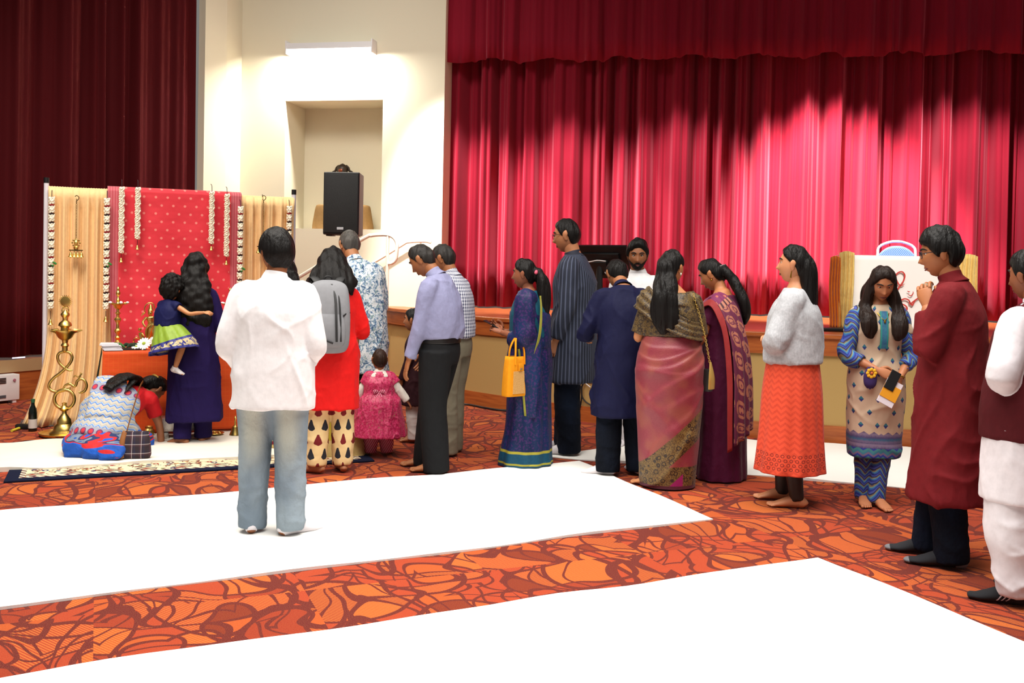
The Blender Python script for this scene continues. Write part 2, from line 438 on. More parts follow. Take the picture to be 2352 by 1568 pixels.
# handrails -------------------------------------------------------
RAIL = plain('rail_paint', '#efe4d6', .35)
def wv(px, py, v): u, z = wplane(px, py, v); return wl(u, v, z)
hr = thing('handrail', 'white tubular handrail with looped end at the stage steps', 'handrail', tuple(wv(888, 706, .62)))
hi = M.Translation(-hr.location)
def T_(p): return tuple(V(p)-hr.location)
g = G(); g.tube([T_(wv(*p, .62)) for p in ((660, 652), (760, 592), (840, 545), (852, 541), (866, 539), (890, 539), (905, 546), (912, 560), (911, 580), (908, 597), (900, 604), (892, 605))], .024, 10, sub=4)
build(g, 'rail', RAIL, hr)
p1 = wv(891, 540, .62); g = G(); g.tube([T_((p1.x, p1.y, STZ)), T_((p1.x, p1.y, p1.z))], .021, 10); build(g, 'post', RAIL, hr)
p1 = wv(665, 650, .62); g = G(); g.tube([T_((p1.x, p1.y, 0)), T_((p1.x, p1.y, p1.z))], .021, 10); build(g, 'post', RAIL, hr)
wr = thing('wall_handrail', 'white handrail bracketed to the wall beneath the niche', 'handrail', tuple(wv(935, 560, .08)))
def T_(p): return tuple(V(p)-wr.location)
g = G(); g.tube([T_(wv(*p, .08)) for p in ((690, 690), (780, 644), (860, 602), (925, 562), (938, 556), (975, 554), (990, 557))], .018, 10, sub=3); build(g, 'rail', RAIL, wr)
g = G(); g.tube([T_(wv(966, 557, .08)), T_(wv(966, 566, .06)), T_(wv(964, 570, 0))], .012, 8); build(g, 'bracket', RAIL, wr)
# wall lamp -------------------------------------------------------
lu0, lz0 = wplane(657, 124, .18); lu1, _ = wplane(853, 118, .18)
lz0 = wplane(757, 122, .18)[1]
wlp = thing('wall_lamp', 'white fluorescent wall light glowing above the niche', 'lamp', tuple(wl((lu0+lu1)/2, 0, lz0)), -SA)
hw = (lu1-lu0)/2
WHITEP = plain('white_enamel', '#e8e4e6', .4)
g = G()
sec = [(0, .0), (-.0, .17), (-.165, .145), (-.18, .065), (-.17, .065), (-.155, .13), (-.02, .155), (-.02, .0)]
for sx in (-1,):
    P = [(-hw, y, z) for y, z in sec]+[(hw, y, z) for y, z in sec]; m_ = len(sec)
    g.add(P, [(i, (i+1) % m_, m_+(i+1) % m_, m_+i) for i in range(m_)]+[tuple(range(m_))[::-1], tuple(range(m_, 2*m_))])
build(g, 'housing', WHITEP, wlp, smooth=False)
g = G(); g.box(hw-.004, hw+.012, -.19, 0, 0, .175, bev=.004); build(g, 'end_cap', WHITEP, wlp)
g = G(); g.box(-hw-.012, -hw+.004, -.19, 0, 0, .175, bev=.004); build(g, 'end_cap', WHITEP, wlp)
GLOW = Mat('lamp_glow', '#ffffff', emis='#fff6ea', es=9)
g = G(); g.box(-hw+.012, hw-.012, -.176, -.025, .004, .066, bev=.012); build(g, 'diffuser', GLOW, wlp)
def area(name, loc, rot, sx, sy, e, col=(1, .95, .88), spread=None):
    l = bpy.data.lights.new(name, 'AREA'); l.shape = 'RECTANGLE'; l.size = sx; l.size_y = sy; l.energy = e; l.color = col
    if spread: l.spread = spread
    o = bpy.data.objects.new(name, l); COL.objects.link(o); o.location = loc; o.rotation_euler = rot; return o
def spot(name, loc, target, e, ang, blend=.3, r=.08, col=(1, .95, .9)):
    l = bpy.data.lights.new(name, 'SPOT'); l.energy = e; l.spot_size = rad(ang); l.spot_blend = blend; l.shadow_soft_size = r; l.color = col
    o = bpy.data.objects.new(name, l); COL.objects.link(o); o.location = loc
    o.rotation_euler = (V(target)-V(loc)).to_track_quat('-Z', 'Y').to_euler(); return o
ll = wl((lu0+lu1)/2, .135, lz0-.004)
area('wall_lamp_light', ll, (rad(22), 0, -SA), 2*hw-.05, .13, 190, (1, .96, .86))
# lights ----------------------------------------------------------
area('ceiling_or_fill_light', (0.3, 3.6, 5.6), (0, 0, 0), 6, 4, 410, (1, .97, .92), rad(125))
area('ceiling_or_fill_light', (1.2, 6.2, 5.6), (0, 0, 0), 6, 2, 130, (1, .93, .84), rad(115))
area('ceiling_or_fill_light', (-3.6, 6.2, 5.4), (rad(14), 0, 0), 2.5, 2, 160, (1, .93, .84), rad(125))
area('ceiling_or_fill_light', (-2.2, 9.2, 5.9), (rad(32), 0, 0), 1.6, 1.2, 75, (1, .96, .86), rad(125))  # fill lamp added to brighten the inside of the niche, not a fixture
def cpt(s, z): return C0+cd*s+V((0, 0, z))
for s, e, tz, ang in ((1.1, 1400, .75, 46), (2.4, 1200, .95, 46), (3.8, 900, 1.1, 47), (5.5, 3600, 1.25, 50), (7.0, 1100, 1.2, 50)):
    p = cpt(s-.9, 5.3)+cn*2.2
    spot('stage_spotlight', p, cpt(s, tz), e*1.5, ang, .6)
spot('added_cloth_spot', (3.2, 4.2, 5.6), (3.95, 9.7, 1.5), 1500, 12, .5)  # narrow spot added to whiten the cloth on the stage table
wd = bpy.data.worlds.new('world'); SC.world = wd; wd.use_nodes = True
bg = wd.node_tree.nodes['Background']; bg.inputs[0].default_value = (1, .96, .9, 1); bg.inputs[1].default_value = .2
vs = SC.view_settings; vs.view_transform = 'Standard'; vs.look = 'None'; vs.exposure = 0; vs.gamma = 1; vs.use_curve_mapping = False
SC.cycles.use_denoising = True; SC.cycles.max_bounces = 6; SC.cycles.diffuse_bounces = 3; SC.cycles.glossy_bounces = 3; SC.cycles.transmission_bounces = 4
SC.cycles.use_adaptive_sampling = True; SC.cycles.adaptive_threshold = .03
# ================================================================ THINGS
BRASS = Mat('brass', '#d2b264', .32, 1); BRASS.bumpnoise(60, 60, 60, .12, .004)
DBRASS = Mat('aged_brass', '#5e4a26', .35, 1)
BLACK = plain('black_plastic', '#0d0d0f', .45)
PAPER = Mat('white_sheet', '#e9e7e2', .9, spec=.15); PAPER.bumpnoise(6, 6, 6, .15, .02)
# floor sheets: white paper strips ---------------------------------
def strip(name, corners, seed, wob=.012, th=.012, mat=PAPER, n=40, zw=.004, **t):
    """corners a,b (front edge), c,d (back edge): a->b front, d->c back"""
    a, b, c, d = [V((p[0], p[1], 0)) for p in corners]; rs = np.random.RandomState(seed)
    ph = rs.uniform(0, 6, 8); g = G(); P = []; m_ = 12
    for i in range(n+1):
        u = i/n
        for j in range(m_+1):
            v = j/m_; p = (a*(1-u)+b*u)*(1-v)+(d*(1-u)+c*u)*v
            e = (math.sin(u*17+ph[0])+math.sin(u*31+ph[1])*.6)*wob
            if j == 0: p = p+(a-d).normalized()*e
            if j == m_: p = p-(a-d).normalized()*e*.8
            if i in (0, n): p = p+(b-a).normalized()*math.sin(v*9+ph[2])*wob*.6
            z = th+zw*(math.sin(u*40+ph[3]+v*3)*math.sin(v*8+u*6+ph[4])+.7*math.sin(u*23+v*11+ph[5]))
            P.append((p.x, p.y, z))
    m1 = m_+1; nv = len(P)
    Fq = [(i*m1+j, (i+1)*m1+j, (i+1)*m1+j+1, i*m1+j+1) for i in range(n) for j in range(m_)]
    bd = [i*m1 for i in range(n+1)]+[n*m1+j for j in range(1, m1)]+[i*m1+m_ for i in range(n-1, -1, -1)]+[j for j in range(m_-1, 0, -1)]
    low = [(P[k][0], P[k][1], .0005) for k in bd]
    L = len(bd)
    Fq += [(bd[i], nv+i, nv+(i+1) % L, bd[(i+1) % L]) for i in range(L)]
    g.add(P+low, Fq); return build(g, name, mat, **t)
def xy(px, py): p = gp(px, py); return (p.x, p.y)
def ext(p, q, k): return (p[0]+(q[0]-p[0])*k, p[1]+(q[1]-p[1])*k)
c1, c2 = xy(1330, 1062), xy(1637, 1194)
strip('paper_sheet', (ext(c2, xy(0, 1398), 1.5), c2, c1, ext(c1, xy(0, 1178), 1.45)), 1, label='long white paper sheet under the man in blue jeans', cat='paper sheet', group='white floor sheets')
c1, c2 = xy(1880, 1283), xy(2352, 1480)
d2 = (c2[0]+.27, c2[1]-.62)
w_ = V((c1[0]-xy(0, 1560)[0], c1[1]-xy(0, 1560)[1]))
strip('paper_sheet', ((d2[0]-w_.x*1.3, d2[1]-w_.y*1.3), d2, c1, (c1[0]-w_.x*1.25, c1[1]-w_.y*1.25)), 2, label='nearest white paper sheet along the bottom of the photo', cat='paper sheet', group='white floor sheets')
strip('cloth_sheet', (ext(xy(1690, 1088), xy(2265, 1140), -.9), ext(xy(1690, 1088), xy(2265, 1140), 1.7), ext(xy(1700, 1010), xy(2150, 1034), 1.95), ext(xy(1700, 1010), xy(2150, 1034), -.15)), 5, .02, zw=.007, label='creased white cloth sheet along the foot of the stage', cat='cloth sheet', group='white floor sheets')
# altar frame ------------------------------------------------------
AA = rad(22.8); aO = V((-4.3, 9.0, 0)); aa = V((math.cos(AA), math.sin(AA), 0)); an = V((math.sin(AA), -math.cos(AA), 0))
def al(u, v, z=0): return aO+aa*u+an*v+V((0, 0, z))
def auz(px, py, v):
    r = ray(px, py); o = aO+an*v; t = (o-CP).dot(an)/r.dot(an); p = CP+r*t
    return (p-aO).dot(aa), p.z
def apt(px, py, v): u, z = auz(px, py, v); return al(u, v, z)
# rug and cloth under the altar
r0 = V((gp(8, 1110).x, gp(8, 1110).y, 0)); r1 = V((gp(700, 1070).x, gp(700, 1070).y, 0)); ra = math.atan2(r1.y-r0.y, r1.x-r0.x)
rx, rn = V((math.cos(ra), math.sin(ra), 0)), V((-math.sin(ra), math.cos(ra), 0))
RW = (gp(862, 1062)-gp(8, 1110)).length/2
rc_ = r0+rx*RW+rn*.8
def rugmat():
    t = Mat('oriental_rug', rough=1, spec=.1); o = t.xyz(t.obj); x, y = o[0], o[1]
    W, D = 2*RW, 1.6
    ex = t.mt('SUBTRACT', W/2, t.mt('ABSOLUTE', x)); ey = t.mt('SUBTRACT', D/2, t.mt('ABSOLUTE', y)); e = t.mt('MINIMUM', ex, ey)
    vo = t.n('TexVoronoi', {'Vector': t.obj, 'Scale': 13.0}); d = vo.outputs['Distance']; rc = t.xyz(vo.outputs['Color'])
    fl = t.ramp(rc[0], [(0, '#8c2f2c'), (.3, '#2b3157'), (.55, '#6d7a55'), (.8, '#b98a5a')], 'CONSTANT')
    field = t.mix(t.mt('LESS_THAN', d, .32), '#cfc3a0', fl)
    field = t.mix(t.mt('LESS_THAN', d, .14), field, '#e2d8bd')
    v2 = t.noise(t.scale(t.obj, 9, 9, 1), 1, 2); field = t.mix(t.mt('LESS_THAN', t.mt('ABSOLUTE', t.mt('SUBTRACT', v2, .5)), .02), field, '#6b4038')
    cu, cv, _ = t.cells(x, t.mt('ADD', y, 10), .25, .25, False)
    big = t.mt('ADD', t.mt('ABSOLUTE', cu), t.mt('MULTIPLY', t.mt('ABSOLUTE', cv), 1.6))
    med = t.mix(t.mt('LESS_THAN', big, .085), field, '#3a2a3a'); med = t.mix(t.mt('LESS_THAN', big, .06), med, '#b7ab8a'); med = t.mix(t.mt('LESS_THAN', big, .035), med, '#7d2b2b')
    col = t.mix(t.band(e, .12, .40), field, med)
    ck = t.mt('GREATER_THAN', t.mt('FRACT', t.mt('MULTIPLY', t.mt('ADD', x, y), 14)), .5)
    bord = t.mix(ck, '#d8ccac', '#57323a')
    col = t.mix(t.band(e, .085, .12), col, bord); col = t.mix(t.band(e, .40, .43), col, bord)
    col = t.mix(t.mt('LESS_THAN', e, .085), col, '#14182c'); t.col(col); t.bumpnoise(300, 300, 300, .5, .004); return t
g = G(); g.box(-RW, RW, -.8, .8, 0.001, .014, bev=.003)
build(g, 'rug', rugmat(), None, rc_, ra, smooth=False, label='oriental rug with dark blue border in front of the altar', cat='rug')
q = r0+rn*.36
CLOTHW = Mat('white_floor_cloth', '#d9d2c4', .95, spec=.1); CLOTHW.bumpnoise(5, 5, 5, .4, .03)
p0 = q-rx*1.2; p1 = q+rx*2.02
strip('floor_cloth', ((p0.x, p0.y), (p1.x, p1.y), (p1.x+rn.x*1.25, p1.y+rn.y*1.25), (p0.x+rn.x*1.05, p0.y+rn.y*1.05)), 8, .022, .03, CLOTHW, zw=.006, label='rumpled white cloth spread over the rug before the altar', cat='floor cloth')
# backdrop frame
fr = thing('backdrop_frame', 'white pipe frame holding the peach and red backdrop', 'frame', tuple(aO), AA)
WL_ = auz(675, 455, 0)[0]; ZT = 2.16
POLE = plain('white_pipe', '#dcd8e0', .35)
for u in (0, WL_):
    g = G(); g.lathe([(.022, 0), (.022, ZT+.06)], 12, (u, 0, 0)); po = build(g, 'pole', POLE, fr)
    g = G(); g.lathe([(.024, ZT+.06), (.024, ZT+.11)], 12, (u, 0, 0)); build(g, 'pole_cap', BLACK, po)
    g = G(); g.box(u-.2, u+.2, -.2, .2, 0.001, .012, bev=.004); build(g, 'base_plate', plain('steel', '#777777', .4, .8), fr)
g = G(); g.tube([(0, 0, ZT), (WL_, 0, ZT)], .018, 10); build(g, 'crossbar', POLE, fr)
PEACH = cloth_mat('peach_drape', '#f6cd94', .85, wrinkle=.1, sheen=.2, col2=(.97, .66, .33))
uR0 = auz(247, 435, .03)[0]; uR1 = auz(553, 450, .03)[0]
def drape(name, u0, u1, seed, flare, label):
    rs = np.random.RandomState(seed); n = 220; rows = 26; g = G(); Vv, Ff = [], []; L = u1-u0
    sgn = rs.uniform(0, 6)
    for r in range(rows+1):
        f = r/rows; z = (ZT+.012)*f+.012*(1-f)
        top = f > .94
        for i in range(n+1):
            s = i/n*L; d = .028*math.tanh(1.8*math.sin(2*PI*s/.095+1.3*math.sin(s*6+sgn)))+.010*math.sin(2*PI*s/.041+s*3)
            if top:
                rr = .024; d = (d*.25)+rr
            lo = max(0, 1-f*2.2)
            uu = u0+s+flare*lo**2.2*(1-i/n if flare < 0 else i/n)
            vv = d*(1+.8*lo)+.025+.16*lo**3+(.05*lo*math.sin(s*5))
            if r == 0: z = .012
            Vv.append((uu, -vv, z))
    for r in range(rows):
        for i in range(n): k = r*(n+1)+i; Ff.append((k, k+1, k+n+2, k+n+1))
    g.add(Vv, Ff)
    # rod pocket
    i0 = len(g.v); g.tube([(u0, 0, ZT), ((u0+u1)/2, 0, ZT), (u1, 0, ZT)], [.032, .03, .032], 14, sub=40, fold=lambda th, f: .08*math.sin(f*170))
    return build(g, name, PEACH, None, aO, AA, smooth=True, solid=.003, label=label, cat='drape', group='peach drapes of the altar backdrop')
drape('drape', .02, uR0+.1, 3, -.2, 'peach gathered drape hanging on the left of the red panel')
drape('drape', uR1-.1, WL_, 4, .1, 'peach gathered drape hanging on the right of the red panel')
def redpanel():
    t = Mat('red_silk_panel', rough=.7, sheen=.2, spec=.25); o = t.xyz(t.obj); x, z = o[0], o[2]
    cu, cv, _ = t.cells(t.mt('ADD', x, 10), t.mt('ADD', z, 10), .105, .0775); d = t.dist(cu, cv)
    ed = t.mt('SUBTRACT', (uR1-uR0)/2, t.mt('ABSOLUTE', x))
    base = t.mix(t.noise(t.scale(t.obj, 3, 3, .7), 1, 2), '#d2303c', '#d93a45')
    st = t.mt('FRACT', t.mt('MULTIPLY', ed, 42)); bc = t.mix(t.mt('GREATER_THAN', st, .7), '#c96a72', '#b94552')
    col = t.mix(t.mt('LESS_THAN', ed, .10), base, bc)
    mot = t.mt('MULTIPLY', t.mt('SUBTRACT', 1, t.step(d, .009, .014)), t.mt('GREATER_THAN', ed, .11))
    t.col(t.mix(mot, col, '#e58078')); t.bumpnoise(5, 5, 7, .35, .03); t.bumpnoise(500, 500, 500, .2, .002); return t
def sheetgrid(fn, nu, nv):
    Vv = [fn(i/nu, j/nv) for j in range(nv+1) for i in range(nu+1)]
    return Vv, [(j*(nu+1)+i, j*(nu+1)+i+1, (j+1)*(nu+1)+i+1, (j+1)*(nu+1)+i) for j in range(nv) for i in range(nu)]
Wp = uR1-uR0
def rp(u, v):
    z = .5+(ZT+.03-.5)*v; lo = 1-v
    x = (u-.5)*(Wp*(1-.10*lo**1.5))
    y = -.095-.035*math.sin(u*PI)*lo-.018*math.sin(u*19+lo*4)*lo-.008*math.sin(v*30+u*7)*lo-.03*math.exp(-((u-.13-.1*lo)/.05)**2)*lo
    return (x, y, z)
g = G(); g.add(*sheetgrid(rp, 90, 70)); g.add(*sheetgrid(lambda u, v: ((u-.5)*Wp, -.095+.19*v, ZT+.03+.028*math.sin(v*PI)), 90, 6)); g.add(*sheetgrid(lambda u, v: ((u-.5)*Wp, .095+.01*math.sin(u*20), ZT+.03-.5*v), 60, 8))
build(g, 'silk_panel', redpanel(), None, al((uR0+uR1)/2, 0), AA, smooth=True, solid=.003, label='red silk panel with pale dots hung in the centre of the backdrop', cat='fabric panel')
# garlands
GW = Mat('jasmine', '#f4ead2', .8); GW.bumpnoise(120, 120, 120, .25, .004)
GD = plain('dark_leaf', '#2a1016', .8); GG = plain('garland_green', '#2c7a2a', .7); GR = plain('petal_red', '#a3202a', .8)
def blob(seed, r, L, nb, br):
    rs = np.random.RandomState(seed); g = G(); k = 0
    for i in range(nb):
        z = -(i+.5)/nb*L; th = i*2.4+rs.uniform(0, .6); rr = r*rs.uniform(.7, 1.0)
        g.ball((rr*math.cos(th), rr*math.sin(th), z), (br*rs.uniform(.8, 1.2), br*rs.uniform(.8, 1.2), br*.8), 6)
    g.tube([(0, 0, -.002), (0, 0, -L/2), (0, 0, -L)], r*.95, 8, sub=2)
    return g
def bellg(z, s=1.0, g=None):
    g = g or G(); g.lathe([(.003*s, z), (.008*s, z-.006*s), (.011*s, z-.018*s), (.014*s, z-.03*s), (.021*s, z-.04*s), (.019*s, z-.041*s)], 12); g.ball((0, 0, z-.043*s), .006*s, 8); return g
def garland(px, y0, y1, yb, dark, label, seg, v=.15):
    p = apt(px[0], y0, v); zt = p.z; s = 2244/p.y; L = (y1-y0)/s; Lb = (yb-y0)/s
    t = thing('flower_garland', label, 'garland', tuple(p), AA, 'flower garlands on the backdrop')
    r = .021 if dark else .02; n = seg; h = L/n; pr = None
    for i in range(n):
        z0 = -i*h
        if dark:
            if pr is None: me = blob(5, r, h*.74, 26, .012).mesh('flower_segment')
            o = place('flower_segment', me if pr is None else pr, [], t, (0, 0, z0)) if pr else build_mesh_('flower_segment', me, GW, t, (0, 0, z0)); pr = me
            if i < n-1:
                g = G(); g.lathe([(.006, z0-h*.74), (.026, z0-h*.83), (.024, z0-h*.90), (.006, z0-h)], 8); build(g, 'leaf_spacer', GD if i % 3 else GR, t)
        else:
            if pr is None: me = blob(9, r, h*1.02, 30, .012).mesh('flower_segment')
            o = place('flower_segment', pr, [], t, (0, 0, z0)) if pr else build_mesh_('flower_segment', me, GW, t, (0, 0, z0)); pr = me
            g = G(); g.ball((.0, -.024, z0-h*.9), (.007, .006, .007), 6); g.ball((.014, -.02, z0-h*.5), (.005, .005, .005), 6); build(g, 'bud', GD if i % 2 else GR, t)
    if dark:
        g = G()
        for k in range(5): g.ball((.025+.012*math.cos(k*1.7), -.03, -L*.585+.016*math.sin(k*2.3)), (.014, .007, .008), 6)
        build(g, 'leaf_sprig', GG, t)
    g = G(); g.tube([(0, 0, -L), (0, 0, -Lb+.03)], .0022, 6); build(g, 'thread', GD, t)
    build(bellg(-Lb+.035, 1.2 if dark else 1), 'bell', BRASS, t)
    g = G(); g.tube([(0, 0, .0), (0, .03, .06), (0, .12, .08)], .003, 6); build(g, 'loop', GD, t)
def build_mesh_(name, me, mat, parent, loc):
    return place(name, me, mat, parent, loc)
garland((119,), 453, 713, 742, True, 'long jasmine garland at the far left edge of the left peach drape', 13, .1)
garland((246,), 456, 714, 735, True, 'long jasmine garland between the left peach drape and the red panel', 13, .17)
garland((280,), 430, 580, 600, False, 'white garland at the left edge of the red panel', 9, .17)
garland((317,), 431, 548, 571, False, 'shorter white garland second from left on the red panel', 7, .17)
garland((487,), 440, 559, 573, False, 'shorter white garland on the right half of the red panel', 7, .17)
garland((522,), 446, 588, 606, False, 'white garland at the right edge of the red panel', 8, .17)
garland((553,), 475, 720, 745, True, 'long jasmine garland between the red panel and the right peach drape', 13, .17)
garland((665,), 474, 720, 745, True, 'long jasmine garland at the right edge of the right peach drape', 13, .1)
# hanging bell ornaments
def hang(px, label):
    p = apt(px, 450, .12); s = 2244/p.y
    t = thing('hanging_bells', label, 'bells', tuple(p), AA, 'hanging brass bell ornaments')
    g = G(); g.tube([(0, 0, -.07), (.0, 0, -.045), (.016, 0, -.03), (.018, 0, -.008), (0, 0, .004), (-.014, 0, -.006)], .0035, 6); g.tube([(0, 0, -.045), (0, .06, -.03), (0, .1, .02)], .0035, 6); build(g, 'hook', DBRASS, t)
    g = G()
    for k in range(22):
        i0 = len(g.v); g.tube([(.006*math.cos(a), .006*math.sin(a)*(k % 2), .009*math.sin(a)) for a in np.linspace(0, 2*PI, 9)[:-1]], .0018, 5, sub=1, closed=True)
        if k % 2 == 0: g.xf(M.Rotation(0, 4, 'Z'), i0)
        g.xf(M.Translation((0, 0, -.08-.0145*k)), i0)
    build(g, 'chain', DBRASS, t)
    g = G(); z = -.41
    g.lathe([(.004, z+.02), (.016, z), (.02, z-.02), (.012, z-.045), (.024, z-.06), (.02, z-.08), (.006, z-.085)], 12)
    for a in range(8): g.ball((.032*math.cos(a*PI/4), -.004, z-.02+.032*math.sin(a*PI/4)), (.009, .006, .009), 6)
    g.ball((0, -.012, z-.02), (.018, .012, .02), 8); build(g, 'ornament', BRASS, t)
    g = G(); g.box(-.058, .058, -.012, .012, z-.093, z-.083, bev=.002); build(g, 'bar', DBRASS, t)
    for k in range(4):
        b = build(bellg(z-.105, 1.15), 'bell', BRASS, t, (-.045+.03*k, 0, 0)); g = G(); g.tube([(0, 0, z-.09), (0, 0, z-.106)], .002, 5); build(g, 'link', DBRASS, b)
hang(176, 'brass bell ornament on a chain on the left peach drape')
hang(606, 'brass bell ornament on a chain on the right peach drape')
# table with cloths ------------------------------------------------
TV, TU0, TU1, TZ = 1.0, .5, 2.2, .75
tb = thing('table', 'folding altar table under the orange cloth', 'table', tuple(al((TU0+TU1)/2, TV-.32)), AA)
hx = (TU1-TU0)/2
g = G(); g.box(-hx, hx, -.31, .31, TZ-.035, TZ-.006, bev=.006); build(g, 'tabletop', plain('table_grey', '#8a8680', .5), tb)
for sx in (-1, 1):
    for sy in (-1, 1):
        g = G(); g.tube([(sx*(hx-.12), sy*.25, .026), (sx*(hx-.12), sy*.25, TZ-.03)], .016, 8); build(g, 'leg', plain('steel', '#777777', .4, .8), tb)
ORC = Mat('orange_silk', rough=.65, sheen=.3, spec=.3); o = ORC.xyz(ORC.obj)
pl = ORC.mt('MAXIMUM', ORC.mt('GREATER_THAN', ORC.mt('FRACT', ORC.mt('MULTIPLY', o[0], 26)), .8), ORC.mt('GREATER_THAN', ORC.mt('FRACT', ORC.mt('MULTIPLY', o[2], 26)), .8))
ORC.col(ORC.mix(ORC.mt('MULTIPLY', pl, .12), '#d4480d', '#e07a22')); ORC.bumpnoise(4, 4, 9, .3, .03)
def oc(u, v):
    x = (u-.5)*2*(hx+.008)
    L = .64+.70; s = v*L
    if s < .64: return (x, .33-s, TZ+.001+.0*s)
    z = TZ-(s-.64); b = .012*math.sin(u*23+1)*(1-z/TZ)+.004*math.sin(z*24+u*3)+.02*(1-z/TZ)
    return (x*(1+.02*(1-z/TZ)), -.315-b, max(z, .045))
g = G(); g.add(*sheetgrid(oc, 60, 50)); build(g, 'table_cloth', ORC, None, tb.location, AA, smooth=True, solid=.004, label='orange silk cloth over the front of the altar table', cat='tablecloth')
GRC = cloth_mat('dark_green_cloth', '#16261f', .8)
def gc(u, v):
    z = TZ-.015-(TZ-.04)*v; y = .30-.60*u
    return (-hx-.014-.10*v-.012*math.sin(u*14+v)*v, y-(.0)*v, z)
g = G(); g.add(*sheetgrid(gc, 24, 16)); build(g, 'under_cloth', GRC, None, tb.location, AA, smooth=True, solid=.004, label='dark green cloth hanging down the left end of the altar table', cat='tablecloth')
def tp(px, v, py=None, dz=0): u, _ = auz(px, 790, v); return tuple(al(u, v, TZ+.005+dz))
# standing brass lamp ----------------------------------------------
lp = gp(147, 1000); L_ = thing('brass_lamp', 'tall brass oil lamp with curling snake shaped stem standing on the floor', 'lamp', (lp.x, lp.y, 0), rad(6))
sc_ = lp.y/2244
def q2(px, py): return ((px-147)*sc_, 0, (1000-py)*sc_)
g = G(); g.lathe([(.15, .002), (.19, .012), (.205, .03), (.2, .034), (.185, .02), (.05, .016), (.0, .016)], 36); build(g, 'tray', BRASS, L_)
g = G(); g.lathe([(.115, .018), (.12, .03), (.09, .05), (.082, .085), (.06, .105), (.055, .14), (.035, .17), (.02, .19), (.018, .21), (.035, .222), (.04, .235), (.03, .25), (.018, .262), (.02, .285), (.001, .29)], 24); build(g, 'base', BRASS, L_)
g = G(); g.tube([((147-147)*sc_+.083*math.sin(a), 0, (1000-916)*sc_+.083*math.cos(a)) for a in np.linspace(0, 2*PI, 25)[:-1]], .014, 12, sub=2, closed=True); build(g, 'ring', BRASS, L_)
g = G(); g.tube([q2(*p) for p in ((160, 890), (147, 895), (128, 899), (115, 893), (113, 882), (122, 868), (138, 855), (150, 843), (160, 830), (163, 818), (158, 809), (147, 806), (136, 809), (131, 818), (135, 832), (146, 843), (156, 849), (164, 849))], [.008]+[.0125]*15+[.01, .006], 12, sub=4)
build(g, 'curl', BRASS, L_)
g = G(); g.tube([(p[0], .012, p[2]) for p in [q2(*p) for p in ((142, 893), (148, 884), (158, 881), (166, 886), (171, 884), (174, 874), (182, 869), (191, 874), (195, 885), (191, 896), (182, 901), (178, 900))]], [.006, .009]+[.0115]*8+[.009, .006], 12, sub=4)
g.tube([(p[0], .012, p[2]) for p in [q2(*p) for p in ((178, 869), (174, 863), (168, 862), (166, 866))]], [.008, .006, .005, .004], 8); g.tube([(p[0], .012, p[2]) for p in [q2(*p) for p in ((178, 868), (181, 860), (184, 857), (180, 855))]], [.008, .007, .006, .003], 8)
build(g, 'side_curl', BRASS, L_)
def rz(*l): return [(r*sc_, (1000-y)*sc_) for r, y in l]
g = G(); g.lathe(rz((3, 808), (6, 804), (6, 796), (9, 792), (6, 786), (7, 780), (15, 774), (20, 765), (26, 760), (27, 757), (22, 757), (9, 756), (9, 750), (15, 746), (13, 740), (6, 734), (6, 728), (10, 722), (9, 718), (4, 713), (3, 710)), 24)
for k in range(5): g.tube([(.07*math.cos(k*2*PI/5+.3), .07*math.sin(k*2*PI/5+.3), (1000-759)*sc_), (.137*math.cos(k*2*PI/5+.3), .137*math.sin(k*2*PI/5+.3), (1000-757)*sc_)], [(.022, .008), (.004, .004)], 8)
build(g, 'oil_bowl', BRASS, L_)
g = G(); g.tube([(.027*math.sin(a), 0, (1000-711)*sc_+.025*math.cos(a)) for a in np.linspace(0, 2*PI, 17)[:-1]], .006, 8, closed=True)
z = (1000-691)*sc_; g.lathe([(.001, -.006), (.02, -.008), (.042, -.004), (.042, .004), (.02, .008), (.001, .006)], 20, (0, 0, z), ax='Y')
for k in range(22): a = k*2*PI/22; g.tube([(.04*math.cos(a), 0, z+.04*math.sin(a)), (.058*math.cos(a), 0, z+.058*math.sin(a))], [.005, .002], 5)
build(g, 'finial', BRASS, L_)
# table lamps
def tlamp(px, v, label):
    p = tp(px, v); t = thing('brass_lamp', label, 'lamp', p, AA, 'brass lamps on the altar table')
    def h(y): return (787-y)*.00385
    g = G(); g.lathe([(.05, 0), (.055, .008), (.04, .02), (.02, .035), (.026, .05), (.016, .06), (.02, .075), (.026, .085), (.013, .1), (.016, .12), (.028, .135), (.03, .15), (.016, .165), (.013, .2), (.018, .22), (.03, .24), (.028, .255), (.012, .27), (.014, .29), (.026, .30), (.012, .315), (.013, .335), (.028, .345), (.04, .37), (.06, .384), (.06, .39), (.02, .388), (.012, .40), (.018, .42), (.01, .435), (.006, .45), (.018, .465), (.02, .485), (.01, .50), (.014, .52), (.004, .535)], 16); build(g, 'stem', BRASS, t)
    for k in range(5):
        a = k*2*PI/5
        g = G(); g.tube([(.05*math.cos(a), .05*math.sin(a), .385), (.085*math.cos(a), .085*math.sin(a), .388)], [(.012, .005), (.004, .004)], 6); build(g, 'spout', BRASS, t)
        g = G(); g.ball((.078*math.cos(a), .078*math.sin(a), .396), (.014, .014, .009), 8); build(g, 'wick', plain('cotton', '#f2efe9', .9), t)
tlamp(270, .62, 'slender brass lamp with cotton wicks at the left end of the altar table')
tlamp(527, .62, 'slender brass lamp partly hidden behind the man in the white shirt')
